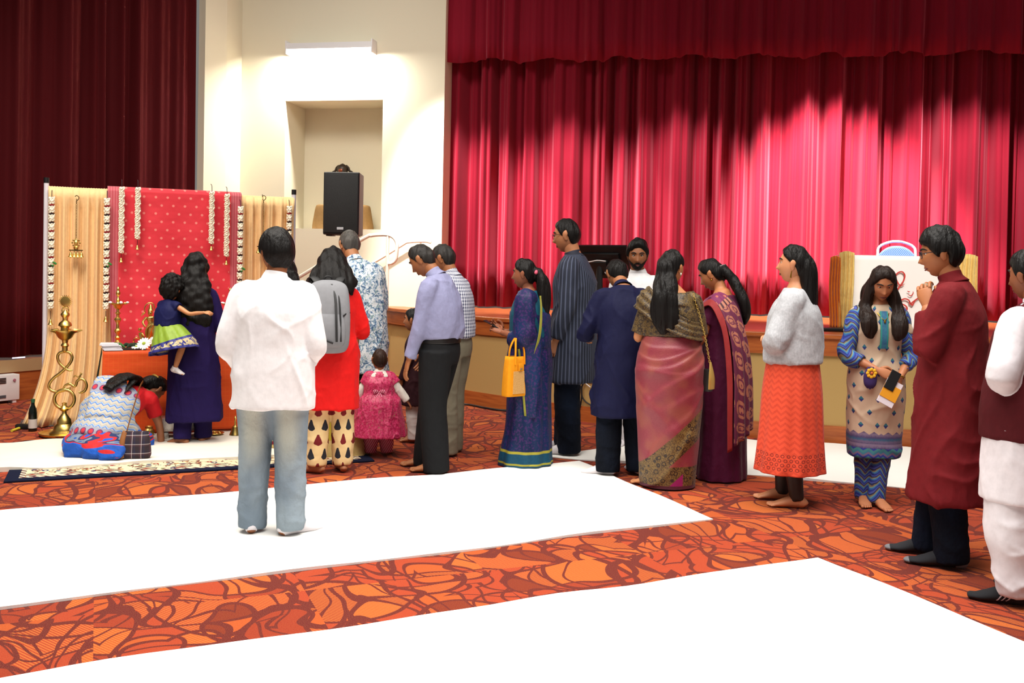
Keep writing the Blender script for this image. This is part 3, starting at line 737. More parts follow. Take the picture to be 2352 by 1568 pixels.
# figurine
fp = tp(345, .62); t = thing('brass_figurine', 'shiny brass standing figurine with arch and small attendant on the altar table', 'figurine', fp, AA)
g = G(); g.lathe([(.085, 0), (.09, .012), (.07, .02), (.075, .035), (.055, .045), (.001, .046)], 24); build(g, 'pedestal', BRASS, t)
g = G()
g.tube([(-.01, 0, .045), (-.012, 0, .1), (.0, 0, .17), (.01, 0, .2)], [.022, .026, .034, .03], 10); g.tube([(.03, 0, .045), (.03, 0, .1), (.015, 0, .18)], [.02, .024, .03], 10)
g.tube([(.01, 0, .19), (.005, 0, .22), (0, 0, .26), (-.002, 0, .275)], [(.036, .025), (.028, .02), (.04, .026), (.016, .015)], 12)
g.ball((-.003, -.003, .302), (.021, .023, .027), 12); g.lathe([(.022, .315), (.025, .325), (.016, .345), (.012, .365), (.003, .38)], 10)
g.tube([(-.035, 0, .262), (-.065, -.015, .22), (-.045, -.04, .18)], [.012, .01, .007], 8); g.tube([(.035, 0, .262), (.075, -.02, .25), (.11, -.035, .235)], [.012, .01, .007], 8)
g.tube([(-.02, -.02, .05), (-.04, -.03, .12), (-.03, -.03, .17), (.0, -.035, .2)], [.007]*4, 6)
build(g, 'figure', BRASS, t)
g = G(); g.tube([(-.045, .02, .30), (-.05, .02, .35), (-.02, .02, .39), (.02, .02, .385), (.035, .02, .34)], .005, 8); g.tube([(.11, -.03, .08), (.12, -.03, .16), (.115, -.03, .25)], .004, 6)
for k in range(4): g.tube([(-.05, .01, .3), (-.085+.006*k, .01, .27+.012*k)], [.006, .002], 6)
build(g, 'halo', BRASS, t)
g = G(); g.tube([(-.06, -.02, .045), (-.075, -.02, .09), (-.085, -.02, .13)], [.026, .022, .016], 8); g.ball((-.09, -.024, .155), (.015, .016, .018), 8); g.tube([(-.07, -.03, .12), (-.055, -.06, .1)], [.008, .005], 6); g.tube([(-.095, -.02, .02), (-.13, -.03, .035), (-.14, -.03, .06), (-.12, -.03, .08), (-.1, -.03, .07)], [.006]*5, 6)
build(g, 'attendant', BRASS, t)
# flowers on the table
def daisy(p, r, label, tilt=0):
    t = thing('daisy', label, 'flower', p, 0, 'white daisies on the altar table'); Rm = M.Rotation(tilt, 4, 'X')
    g = G()
    for k in range(16):
        a = k*2*PI/16; i0 = len(g.v); g.ball((0, r*.6, .004+.004*(k % 2)), (r*.17, r*.42, .004), 8); g.xf(Rm @ M.Rotation(a, 4, 'Z'), i0)
    build(g, 'petals', plain('white_petal', '#f4f2ea', .8), t)
    g = G(); g.ball((0, 0, .01), (r*.25, r*.25, .009), 10); g.xf(Rm); build(g, 'centre', plain('daisy_green', '#9cae3a', .8), t)
daisy((V(tp(331, .93))+V((0, 0, .05)))[:], .062, 'white daisy at the front of the altar table', rad(55))
daisy((V(tp(352, .72))+V((0, 0, .06)))[:], .038, 'smaller white daisy leaning against the figurine', rad(75))
daisy((V(tp(313, .93))+V((0, 0, .02)))[:], .04, 'white daisy lying flat at the edge of the leaf tray', rad(20))
def rose(p, r, label, name, col, grp=None):
    t = thing(name, label, 'flower', p, 0, grp); g = G(); m_ = plain(name+'_petal', col, .7)
    for k in range(14):
        a = k*2.4; q = r*(.2+.6*k/14); i0 = len(g.v)
        g.tube([(0, 0, 0), (q*.9, 0, r*.3), (q*1.1, 0, r*(1.05-.035*k))], [(.004, .004), (.45*q+.01, .004), (.35*q+.008, .003)], 8, side=(0, 1, 0)); g.xf(M.Rotation(a, 4, 'Z'), i0)
    build(g, 'petals', m_, t); g = G(); g.lathe([(.006, -.002), (.012, .004), (.006, .01)], 8); build(g, 'calyx', GG, t)
rose(tp(354, .95), .045, 'deep red rose on the altar table', 'rose', '#8e0f1e')
rose(tp(368, .92), .026, 'yellow flower right of the red rose', 'marigold', '#d9a020', 'yellow flowers on the altar table')
rose(tp(375, .90), .024, 'yellow flower beside the held toddler\'s skirt', 'marigold', '#d9a020', 'yellow flowers on the altar table')
rose(tp(306, .86), .018, 'small pink bud behind the leaf tray', 'bud', '#d88a90')
t = thing('leaf_tray', 'dark tray of green leaves left of the daisies', 'tray', tp(298, .88), AA)
g = G(); g.box(-.15, .13, -.08, .08, 0, .012, bev=.004); build(g, 'tray', plain('dark_tray', '#181614', .4), t)
rs = np.random.RandomState(4)
for k in range(9):
    a, b = rs.uniform(-.12, .1), rs.uniform(-.05, .05); g = G()
    g.tube([(a-.04, b, .018), (a, b+.01, .035+rs.uniform(0, .02)), (a+.05, b-.01, .016)], [(.003, .002), (.018, .004), (.003, .002)], 8); build(g, 'leaf', plain('leaf%d' % (k % 2), ('#4d7a3a', '#22391f')[k % 2], .6), t)
# booklets
rs = np.random.RandomState(2)
for k in range(9):
    p = V(tp(256, .88)); g = G(); g.box(-.075, .075, -.1, .1, 0, .0058, bev=.001)
    o = build(g, 'booklet', plain('booklet_cover', '#cfcbd0', .6), None, (p.x+rs.uniform(-.006, .006)-.004*k+.02, p.y+rs.uniform(-.006, .006), p.z+.006*k), AA+rs.uniform(-.08, .08), smooth=False, label=('bottom grey booklet of the stack at the left end of the altar table' if k == 0 else 'top booklet of the stack at the left end of the altar table' if k == 8 else 'grey booklet inside the stack at the left end of the altar table'), cat='booklet', group='booklets stacked on the altar table')
# offering things on the floor cloth
SIL = Mat('hammered_silver', '#c9c6c2', .3, .9); SIL.bumpnoise(120, 120, 120, .5, .004)
u_, _ = auz(418, 990, 1.13); p = al(u_, 1.17, .03); t = thing('silver_stool', 'low hammered silver stool on the floor before the altar table', 'stool', tuple(p), AA)
g = G(); g.box(-.17, .17, -.085, .085, .055, .17, bev=.006); build(g, 'box', SIL, t)
for sx in (-1, 1):
    g = G(); g.box(sx*.15-.035, sx*.15+.035, -.09, .09, 0, .05, bev=.005); build(g, 'foot', SIL, t)
p = gp(492, 998, .03); t = thing('brass_plate', 'small round brass plate on the white cloth beside the purple kurta', 'plate', tuple(p))
g = G(); g.lathe([(.04, 0), (.07, .006), (.085, .018), (.082, .02), (.065, .01), (.0, .008)], 28); build(g, 'dish', BRASS, t)
g = G()
for k in range(7): g.ball((.05*math.cos(k*.9), .05*math.sin(k*.9), .016), (.012, .012, .008), 8)
build(g, 'cups', BRASS, t)
p = gp(540, 998, .03); t = thing('hand_bell', 'brass hand bell on the cloth left of the blue jeans', 'bell', tuple(p))
g = G(); g.lathe([(.05, 0), (.046, .012), (.034, .04), (.028, .07), (.012, .085), (.001, .086)], 18); build(g, 'bell', BRASS, t); g = G(); g.lathe([(.008, .08), (.01, .11), (.006, .13), (.012, .15), (.002, .165)], 10); build(g, 'handle', BRASS, t)
p = gp(342, 1000, .03); t = thing('brass_pot', 'small brass pot beside the kneeling woman\'s hand', 'pot', tuple(p))
g = G(); g.lathe([(.03, 0), (.045, .02), (.045, .05), (.03, .065), (.036, .08), (.03, .08), (.001, .06)], 18); build(g, 'pot', BRASS, t)
# left floor things
p = gp(75, 990); t = thing('bottle', 'dark green glass bottle on the carpet beside the peach drape', 'bottle', tuple(p))
g = G(); g.lathe([(.034, 0), (.036, .01), (.036, .16), (.03, .2), (.016, .23), (.014, .265)], 16); build(g, 'glass', plain('bottle_glass', '#0c1410', .15), t)
g = G(); g.lathe([(.016, .255), (.017, .285), (.001, .287)], 12); build(g, 'cap', plain('bottle_cap', '#1f5a3a', .5), t)
g = G(); g.lathe([(.0365, .03), (.0367, .11)], 16); build(g, 'paper_label', plain('bottle_label', '#c9c4bc', .8), t)
p = gp(56, 985); g = G(); g.box(-.07, .07, -.035, .035, .001, .045, bev=.008); build(g, 'power_block', BLACK, None, p, .2, label='flat black block on the carpet left of the bottle', cat='power block')
a_, b_ = gp(27, 992), gp(52, 984); g = G(); d_ = b_-a_; g.tube([(0, 0, .012), (d_.x, d_.y, .014)], .012, 8); build(g, 'bamboo_stick', plain('bamboo', '#c9b530', .6), None, a_, 0, label='short yellow stick poking out from under the peach drape', cat='stick')
# wall heater
hp = gp(16, 925); hl = lw(0, 0, 0); t_h = (hp-E1).dot(-ld); p = lw(t_h, .03, 0)
HA = math.atan2(ld.y, ld.x)
t = thing('wall_heater', 'white boxy electric heater at the foot of the left wall', 'heater', tuple(p), HA)
WH = plain('heater_white', '#e3e0e0', .4)
g = G(); g.box(-.55, .11, -.10, .02, .03, .3, bev=.01); build(g, 'case', WH, t)
g = G()
for k in range(4): g.box(-.4, -.04, -.106, -.099, .215+.016*k, .223+.016*k)
build(g, 'vent', BLACK, t); g = G(); g.box(-.4, -.04, -.104, -.099, .06, .09); build(g, 'outlet', plain('vent_grey', '#4a4a50', .6), t)
g = G(); g.lathe([(.014, -.112), (.016, -.1)], 12, (.05, 0, .24), ax='Y'); build(g, 'knob', plain('knob_pink', '#a86a7a', .5), t)
for u in (-.5, .06): g = G(); g.box(u-.02, u+.02, -.09, .0, .001, .032); build(g, 'foot', WH, t)
t_h = (gp(63, 919)-E1).dot(-ld); p = lw(t_h, -.06, .452); g = G(); g.tube([(-.1, 0, 0), (.04, 0, 0)], .006, 8); build(g, 'light_strip', Mat('led_glow', '#ffffff', emis='#d8d0ff', es=2.5), None, p, HA, label='thin glowing light strip on the ledge under the left curtain', cat='light strip')
# speaker ----------------------------------------------------------
SY = 9.9
def sp(px, py): return at(px, py, SY)
pb = sp(790, 540); pt = sp(791, 398); wS = (sp(836, 470)-sp(748, 470)).length
t = thing('loudspeaker', 'black loudspeaker on a stand in front of the wall niche', 'loudspeaker', (pb.x, pb.y, pb.z), rad(-3))
h = pt.z-pb.z; g = G()
w2 = wS/2-.012; P = [(-w2, -.15), (w2, -.15), (w2-.03, .2), (w2-.12, .27), (-w2+.12, .27), (-w2+.03, .2)]
g.add([(x, y, 0) for x, y in P]+[(x, y, h) for x, y in P], [tuple(range(6))[::-1], tuple(range(6, 12))]+[(i, (i+1) % 6, 6+(i+1) % 6, 6+i) for i in range(6)])
build(g, 'cabinet', plain('speaker_case', '#141416', .5), t, smooth=False, bev=.012)
g = G(); g.box(-w2+.012, w2-.012, -.162, -.148, .02, h-.02, bev=.006); GRI = Mat('speaker_grille', '#0b0b0c', .6); GRI.bumpnoise(300, 300, 300, .6, .004); gr = build(g, 'grille', GRI, t)
g = G(); g.box(-.035, .03, -.167, -.16, .05, .075, bev=.001); build(g, 'badge', plain('badge_silver', '#b8b8bc', .4), gr, smooth=False)
for sx in (-1, 1): g = G(); g.box(sx*.13-.03, sx*.13+.03, -.1, .06, -.012, .002, bev=.003); build(g, 'foot', BLACK, t)
st = thing('speaker_stand', 'black tripod stand carrying the loudspeaker', 'stand', (pb.x, pb.y, 0), rad(-9))
g = G(); g.lathe([(.019, .12), (.019, pb.z-.012)], 12, (0, .05, 0)); build(g, 'pole', BLACK, st)
g = G(); g.lathe([(.03, .5), (.032, .56), (.02, .58)], 12, (0, .05, 0)); build(g, 'collar', BLACK, st)
for a in (-38, 82, 205): g = G(); e_ = (.72*math.cos(rad(a)), .05+.72*math.sin(rad(a)), .014); g.tube([(0, .05, .55), e_], .014, 8); build(g, 'leg', BLACK, st)
g = G(); g.tube([(.025, .02, pb.z), (.03, .02, 1.2), (.02, .03, .5), (.1, -.1, .02)], .006, 6); build(g, 'cable', BLACK, st)
# things in the niche
nu0, nzb = wplane(718, 527, -.25); nu1, _ = wplane(848, 527, -.25); zt_ = wplane(745, 470, -.25)[1]
p = wl((nu0+nu1)/2, -.33, nz0+.002); g = G(); hw2 = (nu1-nu0)/2
KC = cloth_mat('tan_cover', '#8a6a42', .75)
def cov(th, f): return .02*math.sin(th*9+f*4)*(1-f)
g.tube([(0, 0, 0), (0, 0, .1), (0, 0, zt_-nz0-.03), (0, 0, zt_-nz0)], [(hw2, .16), (hw2*.985, .15), (hw2*.9, .14), (hw2*.82, .12)], 48, side=(1, 0, 0), fold=cov, sq=.35); build(g, 'covered_box', KC, None, p, -SA, label='box under a tan cloth cover on the niche shelf', cat='covered box')
mu, mz = wplane(789, 397, -.4); ztop = wplane(789, 376, -.4)[1]; p = wl(mu, -.36, zt_+.002)
t = thing('carved_crest', 'dark domed crest with curved side arms showing above the loudspeaker', 'crest', tuple(p), -SA)
DW = plain('dark_bronze', '#35291f', .45, .2); H_ = ztop-p.z
g = G(); g.lathe([(.075, 0), (.08, H_-.16), (.075, H_-.12), (.08, H_-.07), (.06, H_-.03), (.015, H_-.005), (.002, H_)], 18); build(g, 'dome', DW, t)
g = G(); g.ball((0, -.07, H_-.10), (.03, .012, .03), 10); build(g, 'boss', plain('copper_boss', '#8a4a30', .4, .5), t)
for sx in (-1, 1): g = G(); g.tube([(sx*.05, 0, H_-.03), (sx*.085, 0, H_-.06), (sx*.1, 0, H_-.1), (sx*.135, 0, H_-.12), (sx*.14, 0, H_-.15)], [(.016, .016)]*5, 10); build(g, 'arm', DW, t)
# podium on the stage ------------------------------------------------
PY_ = 9.75
a_, b_ = at(1925, 745, PY_), at(2230, 760, PY_-.25); ztp = at(2050, 588, PY_).z
pc = (a_+b_)/2; pa = math.atan2(b_.y-a_.y, b_.x-a_.x); hw_ = (b_-a_).length/2
pd = thing('draped_table', 'raised table on the stage draped in white with orange and gold sides', 'table', (pc.x, pc.y, STZ), pa)
hp_ = ztp-STZ
g = G(); g.box(-hw_+.06, hw_-.06, .0, .55, hp_-.04, hp_-.01); build(g, 'tabletop', WOOD, pd)
for sx in (-1, 1):
    for y in (.06, .5): g = G(); g.tube([(sx*(hw_-.12), y, 0.0), (sx*(hw_-.12), y, hp_-.03)], .016, 8); build(g, 'leg', BLACK, pd)
WCL = Mat('white_drape', '#f2efe8', .8, spec=.2); WCL.bumpnoise(5, 5, 5, .15, .02)
def wc(u, v):
    x = (u-.5)*2*(hw_-.02)
    s = v*(hp_+.55)
    if s < .55: return (x, .56-s, hp_+.002)
    z = hp_-(s-.55); return (x, -.008-.012*math.sin(u*9)*(1-z/hp_)-.012, max(z, .012))
wcl = thing('white_cloth', 'white cloth with a red looping symbol over the front of the stage table', 'tablecloth', (pc.x, pc.y, STZ), pa)
g = G(); g.add(*sheetgrid(wc, 40, 30)); build(g, 'cloth', WCL, wcl, smooth=True, solid=.004)
RS_ = plain('symbol_red', '#c2392f', .7)
def qs(px, py):
    r = ray(px, py); nn = V((math.sin(pa), -math.cos(pa), 0)); o = pc+nn*.04; t_ = (o-CP).dot(nn)/r.dot(nn); p = CP+r*t_-pc; return (p.dot(V((math.cos(pa), math.sin(pa), 0))), -.043, p.z+pc.z-STZ)
def stroke(g, pts, ws, sub=5):
    P = cr([list(qs(*p))+[w] for p, w in zip(pts, ws)], sub); C = P[:, [0, 2]]; T = np.gradient(C, axis=0); T /= np.linalg.norm(T, axis=1)[:, None]+1e-9; N = np.stack([-T[:, 1], T[:, 0]], 1)
    vs = []; fs = []
    for i in range(len(P)):
        w = P[i, 3]*.0022; l, r = C[i]+N[i]*w, C[i]-N[i]*w; vs += [(l[0], P[i, 1], l[1]), (r[0], P[i, 1], r[1]), (r[0], P[i, 1]+.003, r[1]), (l[0], P[i, 1]+.003, l[1])]
        if i:
            for k in range(4): fs.append(((i-1)*4+k, (i-1)*4+(k+1) % 4, i*4+(k+1) % 4, i*4+k))
    g.add(vs, fs)
g = G()
stroke(g, [(2078, 652), (2068, 656), (2060, 645), (2057, 634), (2063, 626), (2072, 624), (2078, 632), (2075, 645), (2066, 658), (2056, 672), (2046, 686), (2040, 698)], [1, 2.5, 3.2, 3.2, 3, 3, 3.2, 3.2, 3.2, 3.2, 3, 2])
stroke(g, [(2058, 706), (2066, 692), (2078, 686), (2088, 690), (2090, 698), (2098, 692), (2110, 684), (2120, 682), (2128, 690), (2128, 702), (2118, 710)], [1.5, 3, 3.2, 3, 2.6, 2.6, 3, 3, 3, 3, 1.5])
stroke(g, [(2088, 690), (2094, 700), (2097, 698), (2102, 690)], [2, 3, 3, 2]); stroke(g, [(2062, 700), (2074, 699), (2083, 706), (2080, 716), (2068, 722), (2056, 718)], [2, 3, 3.2, 3.2, 3, 1.5])
stroke(g, [(2086, 676), (2092, 679), (2097, 674), (2097, 669)], [1.2, 2, 2, 1]); stroke(g, [(2084, 668), (2087, 670), (2090, 669)], [1, 2, 1])
build(g, 'symbol', RS_, wcl, smooth=False)
ORD = cloth_mat('orange_drape', '#e07818', .6, wrinkle=.3, sheen=.3); GOLD = cloth_mat('gold_drape', '#e8c878', .45, wrinkle=.5, sheen=.3)
def side(name, x0, x1, mat, z1, lab, seed):
    n = 30
    def fn(u, v): return (x0+(x1-x0)*u+.012*math.sin(v*5+seed)*(1-v), -.05-.02*math.sin(u*24+seed+math.sin(v*3))-.03*(1-v)*u, .01+(z1-.01)*v+(.02*math.sin(u*PI) if v == 1 else 0))
    g = G(); g.add(*sheetgrid(fn, n, 24)); build(g, name, mat, None, pd.location, pa, smooth=True, solid=.005, label=lab, cat='drape', group='coloured drapes at the ends of the stage table')
side('side_drape', -hw_-.10, -hw_+.0, ORD, hp_-.03, 'orange drape at the left end of the stage table', 1)
side('side_drape', -hw_-.01, -hw_+.13, GOLD, hp_+.02, 'shiny gold drape tied at the left end of the stage table', 4)
side('side_drape', hw_-.14, hw_+.03, GOLD, hp_+.01, 'pale gold drape at the right end of the stage table', 7)
p = at(1912, 752, PY_-.35); g = G(); g.box(-.16, .2, -.1, .1, .002, .03, bev=.006); build(g, 'flat_case', BLACK, None, (p.x, p.y, STZ), pa, label='flat black case on the stage left of the draped table', cat='case')
# chair on the stage behind the table
CY_ = 10.65
cc = at(2068, 600, CY_); ctp = at(2068, 553, CY_).z-STZ; t = thing('banquet_chair', 'blue dotted banquet chair with white frame behind the stage table', 'chair', (cc.x, cc.y, STZ), pa+PI)
cw = (at(2110, 570, CY_)-at(2026, 570, CY_)).length/2
CB = Mat('blue_dotted_fabric', rough=.85); o = CB.xyz(CB.obj); a1, b1, _ = CB.cells(CB.mt('ADD', o[0], 5), CB.mt('ADD', o[2], 5), .022, .014); CB.col(CB.mix(CB.mt('LESS_THAN', CB.dist(a1, b1), .0035), '#3f5fae', '#a9bbe6'))
CF = plain('chair_frame', '#dedce6', .35)
g = G(); g.tube([(-cw, -.22, .4), (-cw, -.24, ctp-.16), (-cw*.9, -.25, ctp-.06), (-cw*.4, -.26, ctp-.01), (0, -.26, ctp), (cw*.4, -.26, ctp-.01), (cw*.9, -.25, ctp-.06), (cw, -.24, ctp-.16), (cw, -.22, .4)], .014, 10); build(g, 'back_frame', CF, t)
g = G(); g.add(*sheetgrid(lambda u, v: ((u-.5)*2*(cw-.012), -.24-.015*v, .5+(ctp-.05-.5)*v-.10*v*abs(2*u-1)**2.5), 24, 12)); build(g, 'backrest', CB, t, smooth=True, solid=.04)
g = G(); g.box(-cw, cw, -.2, .22, .42, .48, bev=.02); build(g, 'seat', CB, t)
for sx in (-1, 1):
    for y in (-.2, .2): g = G(); g.tube([(sx*(cw-.015), y, 0), (sx*(cw-.02), y*.95, .43)], .012, 8); build(g, 'leg', CF, t)
# monitor on the stage
MY = 10.3
m0 = at(1385, 600, MY); t = thing('monitor', 'black computer monitor tilted back on the stage seen from behind', 'monitor', (m0.x, m0.y, STZ), rad(180-34))
def mm(px, py): return at(px, py, MY).z-STZ
ztm, zbm = mm(1400, 563), mm(1400, 640); zc = (ztm+zbm)/2; hh = (ztm-zbm)/2/math.cos(rad(18)); hwm = .31
i0 = 0; g = G(); g.box(-hwm, hwm, -.025, .012, -hh, hh, bev=.008); Rm = M.Translation((0, 0, zc)) @ M.Rotation(rad(-24), 4, 'X')
g.xf(Rm); build(g, 'panel', plain('monitor_black', '#0c0c0e', .3), t)
g = G(); g.box(-hwm*.72, hwm*.72, .0, .05, -hh*.75, hh*.6, bev=.015); g.xf(Rm)
build(g, 'rear_housing', plain('monitor_black', '#0c0c0e', .3), t)
g = G(); g.box(-.09, .09, -.03, .1, -hh*.6, hh*.2, bev=.015); g.xf(Rm); build(g, 'stand_mount', BLACK, t)
g = G(); g.tube([(0, .07, .02), (0, .07, zc-.02)], [(.05, .025), (.035, .02)], 12); build(g, 'stand', BLACK, t)
g = G(); g.lathe([(.16, .0), (.16, .012), (.05, .025)], 24, (0, .05, 0)); build(g, 'base', BLACK, t)
g = G(); g.tube([Rm @ V(p) for p in ((.26, .075, hh*.3), (.12, .1, hh*.22), (.0, .115, hh*.35), (-.1, .11, hh*.3))], .006, 6); g.tube([Rm @ V(p) for p in ((-.12, .1, hh*.1), (-.16, .12, -hh*.2), (-.1, .12, -hh*.5), (-.06, .1, -hh*.4))], .006, 6); build(g, 'cable', plain('white_cable', '#d8d4d4', .5), t)
# outlets and cables on the stage front
def apr(px, py, off):
    T = np.gradient(ap, axis=0); T /= np.linalg.norm(T, axis=1)[:, None]; N = np.stack([T[:, 1], -T[:, 0]], 1); N = -N if N[len(N)//2][1] > 0 else N
    r = ray(px, py); best = None
    for i in range(len(ap)-1):
        A = ap[i]+N[i]*off; B = ap[i+1]+N[i+1]*off; e = B-A; den = r.x*e[1]-r.y*e[0]
        if abs(den) < 1e-9: continue
        s = (A[0]*e[1]-A[1]*e[0])/den; q_ = (A[0]*r.y-A[1]*r.x)/den
        u = (np.array([r.x*s, r.y*s])-A)@e/(e@e)
        if -.01 <= u <= 1.01: return V((r.x*s, r.y*s, CAMZ+r.z*s)), math.atan2(e[1], e[0])
for px, py, col, lab in ((1334, 866, '#8a7a62', 'beige wall socket on the stage front beside the striped kurta'), (1355, 866, '#efece6', 'white wall socket on the stage front left of the navy kurta')):
    p, an_ = apr(px, py, 0); t = thing('wall_socket', lab, 'socket', tuple(p), an_, 'sockets on the stage front')
    g = G(); g.box(-.04, .04, -.008, .0, -.06, .06, bev=.003); pl_ = build(g, 'cover_plate', plain('socket'+col, col, .5), t)
    for z in (-.025, .025): g = G(); g.box(-.016, .016, -.011, -.007, z-.014, z+.014, bev=.002); build(g, 'socket_face', plain('socket_face', '#d8d4cc', .5) if col != '#efece6' else plain('socket_dark', '#5a5650', .5), t)
def cable(name, pts, r, mat, lab):
    P = [apr(px, py, .03)[0] for px, py in pts]; o = P[0]; g = G(); g.tube([tuple(p-o) for p in P], r, 8, sub=5); build(g, name, mat, None, o, 0, label=lab, cat='cable')
cable('power_cable', [(1356, 857), (1350, 866), (1342, 876), (1336, 890), (1336, 910), (1333, 930), (1326, 948), (1318, 957)], .009, BLACK, 'black power cable hanging from the white wall socket to the floor')
cable('power_cable', [(1322, 880), (1334, 888), (1337, 910), (1345, 922), (1357, 930)], .008, BLACK, 'black cable looping right towards the navy kurta')
cable('thin_cable', [(1335, 833), (1346, 856), (1358, 878)], .004, plain('red_wire', '#b5321e', .5), 'thin red wire crossing the wall sockets')
cable('thin_cable', [(1331, 868), (1340, 876), (1356, 889)], .005, plain('white_cable', '#d8d4d4', .5), 'thin white cable under the wall sockets')
P = [gp(*p) for p in ((1055, 930), (1080, 932), (1110, 938), (1140, 943), (1175, 946), (1240, 955))]; o_ = P[0]; g = G(); g.tube([tuple(V((p-o_).xy.to_3d())+V((0, 0, .012))) for p in P], .011, 8); build(g, 'floor_cable', BLACK, None, (o_.x, o_.y, 0), 0, label='black cable lying on the carpet along the stage front', cat='cable')
# ================================================================ PEOPLE
def sm(a, b, x): t = max(0, min(1, (x-a)/(b-a))); return t*t*(3-2*t)
EYEW = plain('eye_white', '#e4ddd4', .3); IRIS = plain('iris', '#1a0e08', .2); LIP = plain('lip', '#7d4038', .6)
BROW = plain('brow', '#120c0a', .9)
def hairmat(name, col='#0b0908', hi='#241b17', sc=70, rough=.5):
    t = Mat(name, col, rough, spec=.18); n = t.noise(t.scale(t.obj, sc, sc, 5), 1, 3); t.col(t.mix(n, col, hi)); t.bumpv(n, .8, .012); return t
HAIR = hairmat('black_hair', '#060505', '#14100e'); GHAIR = hairmat('grey_hair', '#1c1a19', '#6a6560', 45); CURL = hairmat('curly_hair', '#060505', '#15110f', 30, .6)
SALT = hairmat('salt_pepper_hair', '#12100f', '#36322f', 45)
_skin = {}
def skinmat(c):
    if c not in _skin:
        t = Mat('skin_'+c[1:], c, .5, spec=.35); n = t.noise(t.scale(t.obj, 18, 18, 18), 1, 3); l = lin(c)
        t.col(t.mix(n, tuple(x*.86 for x in l[:3]), tuple(min(1, x*1.12) for x in l[:3]))); t.b.inputs['Subsurface Weight'].default_value = 0; t.bumpnoise(220, 220, 220, .08, .003); _skin[c] = t
    return _skin[c]
def headpt(d, feat=1.0, jaw=1.0):
    x, y, z = .076*d[0], .096*d[1], .118*d[2]
    if z < 0:
        t = -z/.118; x *= 1-.30*jaw*t*t
        if y < 0: y *= 1-.40*t
        else: y = y*(1-.06*t*t)+.014*t*t*d[1]
    if y > .03: y -= (y-.03)*.10
    if feat and d[1] > 0:
        g = lambda cx, cz, sx, sz: math.exp(-((x-cx)/sx)**2-((z-cz)/sz)**2)
        nz = 0
        if -.044 < z < .022: q = (.022-z)/.055; nz = .022*min(1, q)**1.2 if z > -.033 else .022*max(0, (z+.046)/.013)
        y += feat*(nz*math.exp(-(x/(.008+.007*max(0, min(1, (.02-z)/.05))))**2)+.004*g(0, -.031, .024, .012)
             -.011*(g(.031, .012, .016, .010)+g(-.031, .012, .016, .010))+.006*(g(.03, .033, .022, .009)+g(-.03, .033, .022, .009))
             +.007*g(0, -.060, .024, .007)+.007*g(0, -.074, .02, .007)-.006*g(0, -.067, .026, .003)-.003*g(0, -.086, .03, .006)+.008*g(0, -.104, .022, .014)
             +.004*(g(.042, -.022, .02, .018)+g(-.042, -.022, .02, .018)))
    return V((x, y, z))
def headmesh(jaw=1.0):
    vs, fs = [], []; n, m_ = 64, 46
    for i in range(m_+1):
        ph = -PI/2+PI*i/m_
        for j in range(n):
            th = 2*PI*j/n; vs.append(headpt((math.cos(ph)*math.cos(th), math.cos(ph)*math.sin(th), math.sin(ph)), 1, jaw))
    for i in range(m_):
        for j in range(n): fs.append((i*n+j, i*n+(j+1) % n, (i+1)*n+(j+1) % n, (i+1)*n+j))
    return vs, fs
HL_SHORT = [(0, .070), (30, .064), (50, .050), (66, .030), (80, -.012), (92, .0), (104, .0), (112, -.05), (140, -.078), (180, -.085)]
HL_LONG = [(0, .074), (25, .066), (45, .048), (62, .018), (74, -.05), (90, -.09), (120, -.11), (180, -.12)]
HL_TIED = [(0, .072), (30, .064), (50, .048), (68, .024), (84, .004), (100, .002), (112, -.03), (135, -.07), (180, -.085)]
